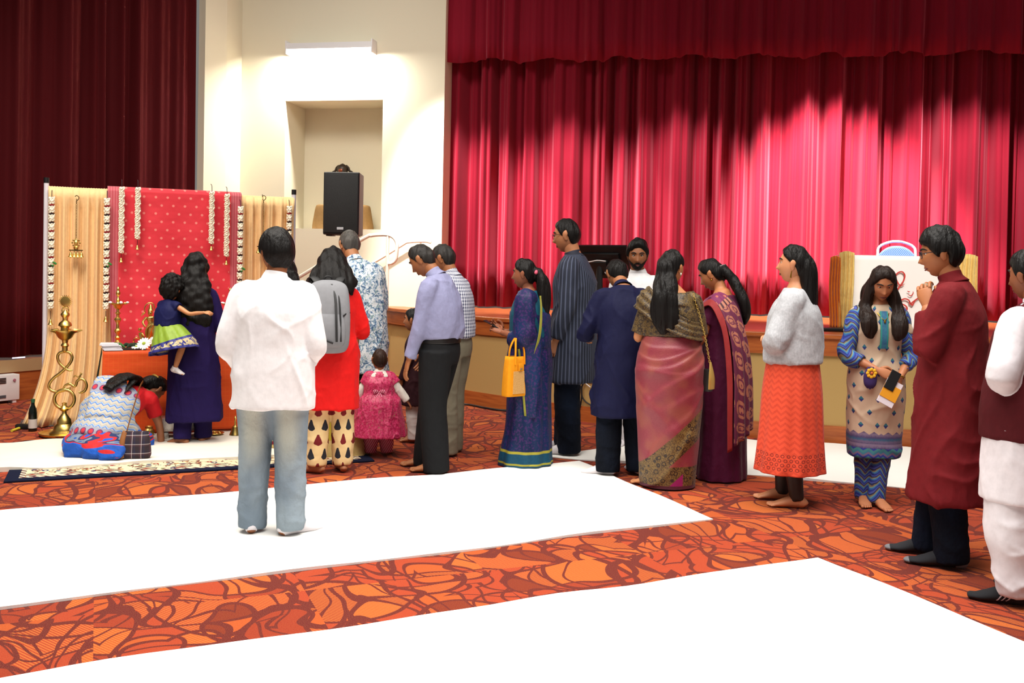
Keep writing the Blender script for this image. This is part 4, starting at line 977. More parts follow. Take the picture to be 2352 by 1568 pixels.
class Person:
    def __init__(s, label, x, y, head, H, skin='#8a5a3c', sex='f', lean=0, neck=8, yaw=0, pitch=0, tilt=0, aL=None, aR=None, hands=(None, None), feet=None, hs=1.0, wid=1.0, z=0, pelvis=.93,
                 group='people gathered in the hall', thick=1.0, jaw=1.0, lat=0, shoes=None):
        s.k = H/1.70; s.sex = sex; s.lean = rad(lean); s.neckA = rad(neck); s.yaw = rad(yaw); s.pitch = rad(pitch); s.tilt = rad(tilt); s.hs = hs*s.k; s.wid = wid; s.thick = thick; s.jaw = jaw
        s.skin = skinmat(skin); s.lat = rad(lat)
        s.e = thing('person', label, 'person', (x, y, z), rad(head), group)
        s.pz = pelvis; k = s.k
        # spine table
        s.tab = []; p = np.array([0, 0, pelvis]); zz = .93
        for i in range(161):
            s.tab.append((zz, p.copy())); a = s.lean*sm(.93, 1.22, zz); p = p+np.array([math.sin(s.lat*sm(.93, 1.2, zz)), math.sin(a), math.cos(a)])*.005; zz += .005
        s.shw = (.168 if sex == 'm' else .147)*wid
        s.shL = s.S(1.36, -s.shw); s.shR = s.S(1.36, s.shw)
        aL = aL or ((-.14, -.06, -1), (.02, .15, -1)); aR = aR or ((.14, -.06, -1), (-.02, .15, -1))
        s.elL = s.shL+V(aL[0]).normalized()*.29*k; s.wrL = s.elL+V(aL[1]).normalized()*.255*k
        s.elR = s.shR+V(aR[0]).normalized()*.29*k; s.wrR = s.elR+V(aR[1]).normalized()*.255*k
        s.hands = hands
        nb = s.S(1.46); a = s.lean+s.neckA
        s.hc = nb+V((math.sin(s.lat*.6)*.12, .025+math.sin(a)*.135, math.cos(a)*.135))*k*(.55+.45*hs)
        s.HM = M.Translation(s.hc) @ M.Rotation(s.yaw, 4, 'Z') @ M.Rotation(-s.pitch, 4, 'X') @ M.Rotation(s.tilt, 4, 'Y') @ M.Scale(s.hs, 4)
        s.feet = feet or ((-.10, 0, 10), (.10, 0, -10)); s.shoes = shoes
    def S(s, z, dx=0, dy=0):
        k = s.k
        if z <= .93: return V((dx*k, dy*k, (z-.93+s.pz)*k))
        i = min(160, (z-.93)/.005); i0 = min(159, int(i)); f = i-i0
        p = s.tab[i0][1]*(1-f)+s.tab[i0+1][1]*f; a = s.lean*sm(.93, 1.22, z)
        return V((p[0]+dx, p[1]+dy*math.cos(a), p[2]-dy*math.sin(a)))*k
    def ankle(s, i):
        f = s.feet[i]; return V((f[0], f[1], f[3] if len(f) > 3 else .075))*s.k
    def knee(s, i):
        f = s.feet[i]; hip = s.hip(i); a = s.ankle(i)
        if len(f) > 4: return V(f[4])*s.k
        return (hip+a)*.5+V((0, .025, .0))*s.k
    def hip(s, i): return V(((-1, 1)[i]*.088*s.wid, 0, s.pz-.03))*s.k
    def hand(s, g, w, fd, pn, side, curl=25, sc=1.0):
        """w wrist, fd pointing direction, pn palm normal, side +1 right -1 left"""
        k = s.k*sc*.97; d = V(fd).normalized(); pn = V(pn); pn = (pn-d*pn.dot(d)).normalized(); td = d.cross(pn)*side
        def L(a, b, c): return w+(d*a+td*b+pn*c)*k
        g.tube([L(-.03, 0, 0), L(.0, 0, 0), L(.03, .002, 0), L(.065, 0, .002), L(.094, -.001, .004)], [(.026*k, .022*k), (.027*k, .019*k), (.036*k, .016*k), (.041*k, .014*k), (.038*k, .011*k)], 12, side=td)
        for o, ln, c0 in ((.030, .074, 0), (.010, .082, 3), (-.011, .076, 5), (-.030, .060, 9)):
            c = rad(curl+c0); p = L(.088, o, .003); pts = [p]; a = c*.5; rr = [.0092*k]
            for i, fr in enumerate((.45, .31, .24)):
                p = p+(d*math.cos(a)+pn*math.sin(a)+td*o*1.2)*ln*fr*k; pts.append(p); rr.append((.0088, .0078, .0062)[i]*k); a += c*(1.0, .8, 0)[i]
            pts.append(p+(pts[-1]-pts[-2]).normalized()*.005*k); rr.append(.002*k)
            g.tube(pts, rr, 8, sub=3)
        c = rad(curl*.6); p0 = L(.018, .026, .004); p1 = L(.05, .055, .012+.01*math.sin(c)); p2 = L(.078, .062-.01*math.sin(c), .018+.02*math.sin(c)); p3 = L(.098, .058-.02*math.sin(c), .022+.03*math.sin(c))
        g.tube([p0, p1, p2, p3, p3+(p3-p2)*.2], [.015*k, .0125*k, .0105*k, .008*k, .002*k], 8, sub=3)
    def foot(s, g, i, grow=0, toes=True):
        f = s.feet[i]; a = s.ankle(i); yw = rad(f[2]); k = s.k*(.93 if s.sex == 'f' else 1)
        d = V((-math.sin(yw), math.cos(yw), 0)); sd_ = V((math.cos(yw), math.sin(yw), 0)); pz = a.z-.075*s.k
        dn = rad(f[5]) if len(f) > 5 else 0
        i0 = len(g.v); q = grow
        P = [(-.068, .022), (-.06, .03), (-.03, .042), (.02, .046), (.07, .036), (.11, .026), (.145, .018), (.17, .014)]
        R = [(.008, .012), (.028, .028), (.034, .040), (.036, .044), (.042, .034), (.047, .025), (.046, .018), (.036, .012)]
        if not toes: P += [(.195, .012), (.204, .010)]; R += [(.03, .012), (.008, .006)]
        g.tube([V((0, y, z))*k for y, z in P], [((rx+q)*k, (rz_+q)*k) for rx, rz_ in R], 14, side=(1, 0, 0))
        g.tube([V((0, -.012, .03))*k, V((0, -.006, .07))*k, V((0, 0, .10))*k], [(.033*k+q, .042*k+q), (.033*k+q, .04*k+q), (.034*k+q, .036*k+q)], 12, side=(1, 0, 0), cap=True)
        if toes:
            for j, (ox, L_, r) in enumerate(((-.027, .205, .0135), (-.007, .205, .0098), (.009, .198, .009), (.024, .188, .0085), (.037, .176, .008))):
                ox *= (1, -1)[i]*-1*-1 if i == 1 else -1
                g.tube([V((ox*.9, .14, .016))*k, V((ox, L_-.03, .014))*k, V((ox, L_-.008, .010))*k, V((ox, L_, .008))*k], [r*k*1.05, r*k, r*k*.9, r*k*.3], 8, sub=3)
        lo = min(p[2] for p in g.v[i0:])
        g.xf(M.Translation((a.x, a.y, pz)) @ M.Rotation(yw, 4, 'Z') @ M.Translation((0, 0, .1*k)) @ M.Rotation(-dn, 4, 'X') @ M.Translation((0, 0, -.1*k-lo*0)), i0)
        lo = min(p[2] for p in g.v[i0:])
        if lo < .002-s.e.location.z and s.e.location.z >= 0 and len(f) < 6: g.xf(M.Translation((0, 0, .002-lo)), i0)
    def body(s, barefoot=True, lowhair=None, hc=(25, 25), ear=True):
        k = s.k; w = s.wid; m_ = s.sex == 'm'; g = G(); t = s.thick
        R = [(.13*t, .10*t), (.165*t, .12*t), (.15*t, .11*t), (.13*t, .10*t) if not m_ else (.15*t, .11*t), (.15*t, .11*t), (.15*w, .095), (.09*w, .07), (.055, .055)]
        g.tube([s.S(z) for z in (.80, .90, 1.0, 1.08, 1.25, 1.37, 1.43, 1.47)], [(a*k, b*k) for a, b in R], 18, side=(1, 0, 0))
        hb = s.HM @ V((0, -.022, -.075)); n0 = s.S(1.42)
        rn = (.056 if m_ else .047)*(.4*s.k+.6*s.hs)
        g.tube([n0, n0*.5+hb*.5+V((0, -.004*k, 0)), hb, s.HM @ V((0, -.01, -.02))], [rn*1.15, rn, rn*1.02, rn*.9], 14, side=(1, 0, 0))
        ra = (.05, .048, .040, .037, .027) if m_ else (.044, .042, .034, .032, .022)
        for sh, el, wr, sx in ((s.shL, s.elL, s.wrL, -1), (s.shR, s.elR, s.wrR, 1)):
            g.tube([s.S(1.36, sx*.09*w), sh, (sh+el)/2, el, (el+wr)/2, wr], [r*k for r in (ra[0], ra[0], ra[1], ra[2], ra[3]*1.02, ra[4])], 14)
        for i in (0, 1):
            g.tube([s.hip(i), s.hip(i)*.5+s.knee(i)*.5, s.knee(i), s.knee(i)*.6+s.ankle(i)*.4, s.ankle(i)], [r*k for r in (.092*t, .078*t, .055, .055, .036)], 14)
        me = remesh(g, .011*max(.5, s.k), 3)
        N = len(me.vertices); co = np.empty(N*3); me.vertices.foreach_get('co', co); G2 = G(); G2.add(co.reshape(-1, 3).tolist(), [list(p.vertices) for p in me.polygons]); bpy.data.meshes.remove(me)
        hv, hf = headmesh(s.jaw); i0 = len(G2.v); G2.add(hv, hf)
        if ear:
            for sx in (-1, 1):
                G2.tube([(sx*.072, -.012, -.035), (sx*.080, -.006, -.012), (sx*.086, -.010, .012), (sx*.082, -.022, .026), (sx*.07, -.028, .02)], [(.006, .010), (.007, .016), (.006, .019), (.005, .014), (.004, .006)], 10, side=(1, 0, 0))
        G2.xf(s.HM, i0)
        for i, (wr, el, sd_) in enumerate(((s.wrL, s.elL, -1), (s.wrR, s.elR, 1))):
            h = s.hands[i] or (None, (1, .2, 0) if sd_ < 0 else (-1, .2, 0))
            s.hand(G2, wr, h[0] or (wr-el), h[1], sd_, hc[i], sc=1 if m_ else .92)
        for i in (0, 1): s.foot(G2, i, -.002 if not barefoot else 0, barefoot)
        s.bodyo = build(G2, 'body', s.skin, s.e, smooth=True)
        return s
    def face(s, beard=False, brow=BROW, lips=LIP, glasses=None, moustache=False, bindi=False):
        for sx in (-1, 1):
            g = G(); y = headpt((sx*.36, .93, .10)).y-.004; g.ball((sx*.031, y-.004, .011), (.0125, .011, .0085), 14); g.xf(s.HM); e = build(g, 'eye', EYEW, s.e)
            g = G(); g.ball((sx*.031, y+.0055, .010), (.0055, .0025, .0055), 10); g.xf(s.HM); build(g, 'iris', IRIS, e)
            g = G(); P = [V((sx*a, headpt((sx*a/.078, math.sqrt(max(.05, 1-(a/.078)**2-.08)), b/.118)).y+.001, b)) for a, b in ((.013, .030), (.028, .036), (.044, .034), (.054, .027))]
            g.tube(P, [(.003, .003), (.0045, .004), (.004, .0035), (.0015, .0015)], 8); g.xf(s.HM); build(g, 'eyebrow', brow, s.e)
            g = G(); P = [V((sx*a, y+.007-.012*abs(a-.031)/.015*.6, b)) for a, b in ((.016, .012), (.024, .019), (.034, .0195), (.047, .013))]
            g.tube(P, [.0012, .0026, .0028, .0012], 6); g.xf(s.HM); build(g, 'eyelid', s.skin if not beard else BROW, s.e)
        yb = headpt((0, .85, -.57)).y
        g = G(); g.tube([(-.024, yb-.006, -.066), (-.01, yb+.0035, -.0625), (0, yb+.004, -.0635), (.01, yb+.0035, -.0625), (.024, yb-.006, -.066)], [(.001, .001), (.0045, .004), (.004, .004), (.0045, .004), (.001, .001)], 8)
        g.tube([(-.022, yb-.006, -.068), (0, yb+.003, -.0725), (.022, yb-.006, -.068)], [(.001, .001), (.005, .0055), (.001, .001)], 8); g.xf(s.HM); build(g, 'lips', lips, s.e)
        if beard or moustache: s.beard(moustache and not beard)
        if bindi: g = G(); g.ball((0, headpt((0, .95, .3)).y, .045), (.003, .003, .003), 8); g.xf(s.HM); build(g, 'bindi', plain('bindi', '#7a1018', .6), s.e)
        if glasses: s.glasses(glasses)
        return s
    def beard(s, only_m):
        vs, fs = [], []; g = G()
        if not only_m:
            n, m_ = 40, 14
            def bp(u, v):
                az = rad(-98+196*u); ph = rad(-62+(62-10-24*math.cos(az)**2)*v) ; d = (math.cos(ph)*math.sin(az), math.cos(ph)*math.cos(az), math.sin(ph))
                return headpt(d, .5)*1.035+V((0, 0, -.002))
            g.add(*sheetgrid(lambda u, v: tuple(bp(u, v)), n, m_))
        yb = headpt((0, .88, -.47)).y
        g.tube([(-.034, yb-.014, -.066), (-.018, yb-.001, -.056), (0, yb+.004, -.053), (.018, yb-.001, -.056), (.034, yb-.014, -.066)], [(.003, .003), (.006, .005), (.005, .004), (.006, .005), (.003, .003)], 8)
        g.xf(s.HM); build(g, 'beard' if not only_m else 'moustache', hairmat('beard_hair', '#0b0908', '#1c1512', 120, .8), s.e, smooth=True, solid=0)
    def glasses(s, col):
        m_ = plain('glasses'+col, col, .3); ge = G(); y = headpt((0, .97, .1)).y+.006
        for sx in (-1, 1):
            c = (sx*.033, y, .006); ge.tube([(c[0]+.026*math.cos(a)*(1 if abs(math.cos(a)) < .9 else .96), y-.004*abs(math.cos(a)), c[2]+.018*math.copysign(abs(math.sin(a))**.6, math.sin(a))) for a in np.linspace(0, 2*PI, 17)[:-1]], .0019, 6, sub=2, closed=True)
            ge.tube([(sx*.058, y-.006, .012), (sx*.072, y-.03, .014), (sx*.081, .0, .012), (sx*.083, -.02, .002)], .0019, 6)
        ge.tube([(-.008, y, .010), (0, y+.003, .012), (.008, y, .010)], .0018, 6); ge.xf(s.HM); build(ge, 'glasses', m_, s.e)
    def hair(s, hl=HL_SHORT, th=.018, mat=HAIR, extra=None, top=.0, vox=.008, strand=.0035, seed=1, name='hair', part=False, fx=16, fz=2.5):
        n, m_ = 72, 48; vs, fs = [], []
        az_ = [a for a, b in hl]; zz_ = [b for a, b in hl]
        for i in range(m_+1):
            ph = -PI/2+PI*i/m_
            for j in range(n):
                t = 2*PI*j/n; d = (math.cos(ph)*math.cos(t), math.cos(ph)*math.sin(t), math.sin(ph)); p = headpt(d, 0, s.jaw)
                a = abs(math.degrees(math.atan2(d[0], d[1]))); zl = float(np.interp(a, az_, zz_)); q = sm(-.006, .012, p.z-zl)
                o = -.016*(1-q)+q*(th*(.55+.45*sm(-.06, .06, p.z-zl))+top*max(0, d[2])**2)
                if part: o -= q*.006*math.exp(-(p.x/.006)**2)*sm(.0, .4, d[2])
                vs.append(p+V(d)*o)
        for i in range(m_):
            for j in range(n): fs.append((i*n+j, i*n+(j+1) % n, (i+1)*n+(j+1) % n, (i+1)*n+j))
        g = G(); g.add(vs, fs); g.xf(s.HM)
        for pts, rr in (extra or []):
            g.tube([V(p)*s.k if not isinstance(p, V) else p for p in pts], [(r[0]*s.k, r[1]*s.k) if hasattr(r, '__len__') else r*s.k for r in rr], 16, side=(1, 0, 0))
        f = (lambda P: strand*s.k*fnoise(P/s.k, seed, fx, fz, 14)) if strand else None
        me = remesh(g, vox*max(.5, s.k), 2, f); s.hairo = place(name, me, mat, s.e); return s
    def hp(s, x, y, z): return s.HM @ V((x, y, z))
    # ------------------------------------------------ garments
    def top(s, name, mat, hem=.8, hemr=(.24, .17), hip=(.2, .15), waist=(.175, .13), chest=(.195, .14), slL=1.0, slR=1.0, sr=(.072, .066, .055, .045), fold=(.007, 4.5, 1.5), neckz=1.455, neckr=.068, vox=.010, seed=1, hemc=(0, 0), collar=None, extra=None, sleeves=True, drop=.0, smooth=4, shz=1.385):
        k = s.k; g = G(); w = s.wid; t = s.thick
        Z, R = [], []
        if hem < .86: Z += [hem, hem+.02, (hem+.93)/2]; R += [hemr, hemr, ((hemr[0]+hip[0])/2, (hemr[1]+hip[1])/2)]
        if hem < .97: Z += [.95]; R += [hip]
        else: Z += [hem]; R += [hemr]
        Z += [z for z in (1.08, 1.26, 1.365, 1.42, neckz) if z > hem+.03]; RR = dict(zip((1.08, 1.26, 1.365, 1.42, neckz), (waist, chest, (s.shw*1.02, .115), (.118*w, .088), (neckr, neckr*.95))))
        R += [RR[z] for z in Z if z in RR and z > 1.0 and z > hem+.03]
        P = [s.S(z, hemc[0]*max(0, (.95-z)/.6), hemc[1]*max(0, (.95-z)/.6)) for z in Z]
        g.tube(P, [(a*k*(t if 1 else 1), b*k*t) for a, b in R], 28, side=(1, 0, 0), sq=.9)
        if sleeves:
            for sh, el, wr, sx, sl in ((s.shL, s.elL, s.wrL, -1, slL), (s.shR, s.elR, s.wrR, 1, slR)):
                if sl is None: continue
                pts = [s.S(1.355, sx*.08*w), sh]; rr = [sr[0]*.95, sr[0]*.93]
                if sl <= 0: e_ = sh+(el-sh)*(1+sl); pts += [(sh+e_)/2, e_]; rr += [sr[1], sr[1]]
                else:
                    e_ = el+(wr-el)*sl; pts += [(sh+el)/2, el, (el+e_)/2, e_]; rr += [sr[1], sr[2], (sr[2]+sr[3])/2-drop*0, sr[3]]
                g.tube(pts, [r*k for r in rr], 16)
        for pts, rr in (extra or []): g.tube(pts, [(r[0]*k, r[1]*k) if hasattr(r, '__len__') else r*k for r in rr], 20, side=(1, 0, 0))
        am, fx, fz = fold
        f = (lambda Q: am*1.5*k*wrinkle(Q/k, seed, fx, fz)*(.55+.45*np.clip((1.35-Q[:, 2]/k)/.3, 0, 1)) if am else np.zeros(len(Q)))
        me = remesh(g, vox*max(.55, k), smooth, f); o = place(name, me, mat, s.e)
        if collar:
            g = G(); c = collar.get('h', .03)+.022; p = s.S(neckz-.026); d = (s.hp(0, -.02, -.07)-p).normalized()
            g.tube([p, p+d*c*.5*k, p+d*c*k], [((neckr+.012)*k, (neckr+.010)*k), ((neckr+.003)*k, (neckr-.01)*k), ((neckr-.010)*k, (neckr-.012)*k)], 24, side=(1, 0, 0), cap=False); build(g, 'collar', collar.get('mat', mat), o, smooth=True, solid=.006)
        return o
    def pants(s, mat, name='trousers', r=(.105, .082, .075), end=.03, waist=1.02, fold=(.006, 3, 6), seed=3, endr=None, vox=.010, smooth=3):
        k = s.k; g = G(); t = s.thick
        g.tube([s.S(z) for z in (.80, .90, waist)], [(.17*k*t, .125*k*t), (.185*k*t, .14*k*t), (.165*k*t, .12*k*t)], 24, side=(1, 0, 0))
        for i in (0, 1):
            h, kn, an_ = s.hip(i), s.knee(i), s.ankle(i); dv = (an_-kn).normalized(); e_ = an_+dv*(.075-end)*k
            g.tube([h, (h+kn)/2, kn, (kn+an_)/2, e_+(kn-e_)*.06, e_], [q*k for q in (r[0], r[0]*.93, r[1], (r[1]+r[2])/2, endr or r[2], endr or r[2])], 18)
        am, fx, fz = fold
        me = remesh(g, vox*max(.55, k), smooth, lambda Q: am*1.5*k*wrinkle(Q/k, seed, fx, fz)*(.3+.6*np.clip(1-Q[:, 2]/k/.6, 0, 1))); return place(name, me, mat, s.e)
    def skirt(s, name, mat, rings, fold=(.02, 14, 5), n=120, sub=8, uvs=True, solid=.006, ph=0, ex=None):
        """rings: (z, rx, ry, cx, cy)"""
        k = s.k; g = G(); am, f1, f2 = fold
        def fd(th, f): return am*(1-f)**.7*(math.sin(th*f1+ph+1.5*math.sin(f*3+th))+.6*math.sin(th*f2+1+ph))+(ex(th, f) if ex else 0)
        g.tube([V((r[3] if len(r) > 3 else 0, r[4] if len(r) > 4 else 0, r[0]))*k for r in rings], [(r[1]*k, r[2]*k) for r in rings], n, side=(1, 0, 0), sub=sub, fold=fd, cap=False)
        return build(g, name, mat, s.e, smooth=True, solid=solid*k)
    def sheet(s, name, mat, rows, sub=6, wav=None, solid=.007, world=False):
        g = G(); g.sheet([[tuple(V(p)*s.k) for p in r] for r in rows], sub, wav=wav); return build(g, name, mat, s.e, smooth=True, solid=solid*s.k)
    def socks(s, mat, name='sock', idx=(0, 1), grow=.0035):
        r = []
        for i in idx: g = G(); s.foot(g, i, grow, False); r.append(build(g, name, mat, s.e, smooth=True))
        return r
    def solid(s, name, mat, tubes, fold=(.006, 5, 3), vox=.011, seed=2, smooth=3, n=24):
        g = G(); k = s.k
        for pts, rr in tubes: g.tube([V(p)*k if not isinstance(p, V) else p for p in pts], [(r[0]*k, r[1]*k) if hasattr(r, '__len__') else r*k for r in rr], n, side=None if len(pts) == 0 else None)
        am, fx, fz = fold; me = remesh(g, vox*max(.55, k), smooth, lambda Q: am*1.5*k*wrinkle(Q/k, seed, fx, fz)); return place(name, me, mat, s.e)
    def W(s, p): return M.Translation(s.e.location) @ M.Rotation(s.e.rotation_euler.z, 4, 'Z') @ V(p)
def loc(px, py): p = gp(px, py); return p.x, p.y
# ---- cloth materials ---------------------------------------------------
WHITEC = cloth_mat('white_cotton', '#e6e4e6', .9, wrinkle=.15)
# -- man in white kurta and jeans
def jeans(name, a, b, fade):
    t = Mat(name, rough=.95, spec=.15); n = t.noise(t.scale(t.obj, 5, 5, 3), 1, 3); w = t.noise(t.scale(t.obj, 300, 300, 60), 1, 2)
    c = t.mix(t.step(n, .35, .65), a, b)
    if fade:
        o = t.xyz(t.obj); ax = t.mt('SUBTRACT', t.mt('ABSOLUTE', o[0]), .10); f = t.mt('MULTIPLY', t.band(o[2], .45, .88, .14), t.mt('SUBTRACT', 1, t.step(t.mt('ABSOLUTE', ax), .01, .10))); c = t.mix(t.mt('MULTIPLY', f, .75), c, fade)
    t.col(t.mix(t.mt('MULTIPLY', w, .35), c, a)); t.bumpnoise(16, 16, 12, .6, .03, det=3); return t
x, y = loc(622, 1226)
p = Person('man in white long shirt and faded blue jeans seen from behind', x, y, 4, 1.70, '#895333', 'm', yaw=32, aL=((-.33, -.08, -1), (.35, .75, -.75)), aR=((.24, -.08, -1), (-.45, .75, -.55)), feet=((-.115, .03, 12), (.115, -.03, -48)), thick=1.03, neck=4)
p.body(barefoot=False); p.face(glasses='#2a1a14'); p.hair(top=.004, th=.028)
p.pants(jeans('faded_jeans', '#6f7d8a', '#8d9aa3', '#c2c2b0'), r=(.118, .090, .078), end=.035, endr=.074, fold=(.008, 2.5, 5))
o = p.top('kurta', WHITEC, hem=.72, hemr=(.225, .165), hip=(.218, .16), waist=(.205, .15), chest=(.215, .15), sr=(.078, .074, .066, .058), fold=(.010, 3.5, 1.6), slL=.75, slR=.8, collar=dict(h=.035), seed=5)
p.socks(plain('white_sock', '#d8d2d6', .95))
# -- woman in purple kurta with toddler
x, y = loc(440, 1020)
PUR = cloth_mat('purple_cotton', '#1a0c40', .85, wrinkle=.35)
p = Person('woman in dark purple kurta with long curly hair at the altar table', x, y, 6, 1.57, '#9b6340', 'f', lean=3, neck=10, aL=((-.42, .02, -1), (.35, .8, .35)), aR=((.32, .0, -1), (-.3, .9, .1)), feet=((-.07, -.06, 60), (.09, .05, -5)))
p.body(); p.face()
ex = [([p.hp(0, -.02, .05), p.hp(.0, -.07, -.06), p.hp(.015, -.13, -.15), p.hp(.03, -.175, -.27), p.hp(.045, -.175, -.40), p.hp(.055, -.165, -.52), p.hp(.06, -.15, -.60)], [(.09, .09), (.12, .09), (.145, .07), (.155, .06), (.15, .055), (.11, .045), (.04, .02)])]
p.hair(HL_LONG, .034, CURL, ex, strand=.009, fx=12, fz=9, seed=4)
p.pants(PUR, r=(.10, .085, .075), end=.06)
p.top('kurta', PUR, hem=.23, hemr=(.25, .19), hip=(.205, .16), waist=(.18, .14), chest=(.19, .14), sr=(.066, .066, .064, .06), slL=.9, slR=.6, fold=(.008, 4, 1.2), seed=8, hemc=(.02, 0))
# -- toddler in her arm
pt_ = at(383, 768, 7.98)
NAVY = cloth_mat('navy_silk', '#0e1140', .7)
k_ = .82/1.7
q = Person('toddler in navy top and lime green skirt carried on the woman\'s left arm', pt_.x, pt_.y, -28, .86, '#bd7f55', 'f', z=pt_.z-.93*k_, hs=1.62, lean=6, neck=5, yaw=15, aR=((.75, .15, -.35), (.9, .35, .1)), aL=((-.2, .5, -1), (.3, .9, .2)), hands=(None, ((1, .2, -.05), (0, .6, -.8))),
           feet=((-.02, .22, -60, .50, (-.02, .30, .74), 10), (.20, .0, -85, .36, (.24, .10, .70), 8)), wid=1.02, thick=1.05, group=None)
q.body(hc=(20, 25)); q.hair([(a, b-.012) for a, b in HL_SHORT], .042, CURL, strand=.012, fx=12, fz=10, vox=.009, seed=2)
q.top('blouse', NAVY, hem=1.02, hemr=(.2, .17), waist=(.2, .17), chest=(.2, .16), slL=-.65, slR=-.75, sr=(.085, .08, .06, .05), fold=(.006, 6, 5))
GS = Mat('lime_silk', rough=.6, sheen=.08); u_, v_ = GS.uv and (GS.xyz(GS.uv)[0], GS.xyz(GS.uv)[1])
c = GS.mix(GS.noise(GS.scale(GS.obj, 30, 30, 8), 1, 2), '#6f8a1e', '#8aa52c'); c = GS.mix(GS.mt('LESS_THAN', v_, .088), c, '#1d1f70')
mt_ = GS.mt('MULTIPLY', GS.band(v_, .02, .07), GS.mt('GREATER_THAN', GS.noise(GS.scale(GS.uv, 60, 40, 1), 1, 1), .47)); GS.col(GS.mix(mt_, c, '#b0a078')); GS.bumpnoise(18, 18, 4, .5, .02)
q.skirt('skirt', GS, [(.62, .42, .36, .13, .04), (.70, .39, .34, .11, .04), (.86, .30, .27, .06, .02), (1.0, .215, .19, .01, .005), (1.09, .19, .17)], (.045, 13, 7), solid=.012)
q.socks(plain('white_shoe', '#e8e2e0', .6), 'shoe', grow=.008)
# -- kneeling woman
def zig():
    t = Mat('zigzag_saree', rough=.85, sheen=.1); o = t.xyz(t.scale(t.obj, 1, 1, 1, rot=(rad(25), 0, rad(20)))); u, v = o[0], o[2]
    u = t.mt('ADD', o[0], t.mt('MULTIPLY', o[1], .7))
    tri = t.mt('ABSOLUTE', t.mt('SUBTRACT', t.mt('FRACT', t.mt('MULTIPLY', u, 17)), .5))
    ph = t.mt('FRACT', t.mt('MULTIPLY', t.mt('ADD', v, t.mt('MULTIPLY', tri, .042)), 21))
    c = t.ramp(ph, [(0, '#b0aba0'), (.42, '#3f6fb8'), (.58, '#8fa9cf'), (.75, '#a39e95')], 'CONSTANT')
    bv = t.mt('FRACT', t.mt('ADD', t.mt('MULTIPLY', v, 2.6), .35)); bd = t.band(bv, .40, .62, .01)
    cu, cv, _ = t.cells(t.mt('ADD', u, 5), t.mt('SUBTRACT', bv, .51), .075, 1, False); d = t.dist(cu, t.mt('MULTIPLY', t.mt('SUBTRACT', bv, .51), .38))
    bc = t.mix(t.mt('LESS_THAN', d, .028), '#8d8f9c', '#6a2a58'); bc = t.mix(t.mt('LESS_THAN', d, .018), bc, '#c02a35')
    t.col(t.mix(bd, c, bc)); t.bumpnoise(8, 8, 8, .5, .03); return t
ZIG = zig(); BLUR = cloth_mat('blue_red_border', '#1c4a9c', .7, wrinkle=.6, sheen=.05)
n_ = BLUR.noise(BLUR.scale(BLUR.obj, 2.5, 2.5, 9, rot=(.6, .3, 0)), 1, 1, .5, 1.2); BLUR.col(BLUR.ramp(n_, [(0, '#1c4a9c'), (.40, '#1d55b5'), (.48, '#c0282a'), (.55, '#24335c'), (.60, '#6f7a8c'), (.66, '#1a4aa0')], 'CONSTANT'))
x, y = loc(244, 1036)
p = Person('woman in blue zigzag saree and red blouse kneeling bent over before the altar', x, y, -13, 1.56, '#9f6747', 'f', pelvis=.215, lean=81, neck=-4, pitch=58, yaw=-25, lat=13, aL=((-.1, .5, -.55), (.2, .3, -.6)), aR=((.12, .45, -1), (.0, .22, -1)), feet=((.02, -.30, 170, .06, (-.08, .14, .07)), (.2, -.30, 190, .06, (.18, .16, .07))))
p.body()
S_ = p.S
ex = [([p.hp(0, -.03, .06), p.hp(0, -.10, .0), p.hp(.0, -.14, -.10), S_(1.34, .03, -.19), S_(1.2, .05, -.235), S_(1.10, .06, -.245)], [(.075, .07), (.06, .045), (.055, .04), (.075, .03), (.09, .03), (.05, .018)]),
      ([S_(1.30, .08, -.18), S_(1.2, .13, -.18), S_(1.12, .16, -.15)], [(.03, .02), (.03, .015), (.01, .008)])]
p.hair(HL_TIED, .02, HAIR, ex, strand=.005, fx=10, fz=9)
g = G(); g.tube([p.hp(-.05, -.09, .06), p.hp(0, -.118, .06), p.hp(.05, -.09, .06)], .012, 8); build(g, 'hair_clip', plain('gold_clip', '#a8843a', .4, .6), p.hairo)
REDB = cloth_mat('red_blouse', '#b8141c', .7, sheen=.05)
p.top('blouse', REDB, hem=1.06, hemr=(.17, .13), waist=(.165, .13), chest=(.185, .14), slL=-.45, slR=-.4, sr=(.07, .065, .06, .05), fold=(.005, 6, 6))
k = p.k
g = G(); A = [S_(.93, 0, -.02)/k, S_(1.05, 0, -.02)/k, S_(1.2, 0, -.01)/k, S_(1.33, -.02, 0)/k]
g.tube([V((0, -.17, .24))*k]+[a*k for a in A], [(.19*k, .15*k), (.25*k, .20*k), (.24*k, .19*k), (.20*k, .15*k), (.12*k, .12*k)], 26, side=(1, 0, 0))
g.tube([V((.03, -.34, .14))*k, V((.03, -.15, .20))*k, V((0, .0, .21))*k], [(.14*k, .10*k), (.23*k, .17*k), (.25*k, .18*k)], 26, side=(1, 0, 0))
g.tube([V((0, -.2, .17))*k, V((0, .0, .18))*k, V((0, .2, .13))*k], [(.22*k, .16*k), (.27*k, .17*k), (.22*k, .12*k)], 26, side=(1, 0, 0))
g.tube([S_(1.36, -.12, .02), S_(1.30, -.12, -.15), S_(1.16, -.02, -.2), S_(1.0, .1, -.2)], [(.06*k, .03*k), (.1*k, .03*k), (.14*k, .03*k), (.14*k, .05*k)], 16)
place('saree', remesh(g, .011, 4, lambda Q: .010*wrinkle(Q, 4, 3, 3)), ZIG, p.e)
g = G()
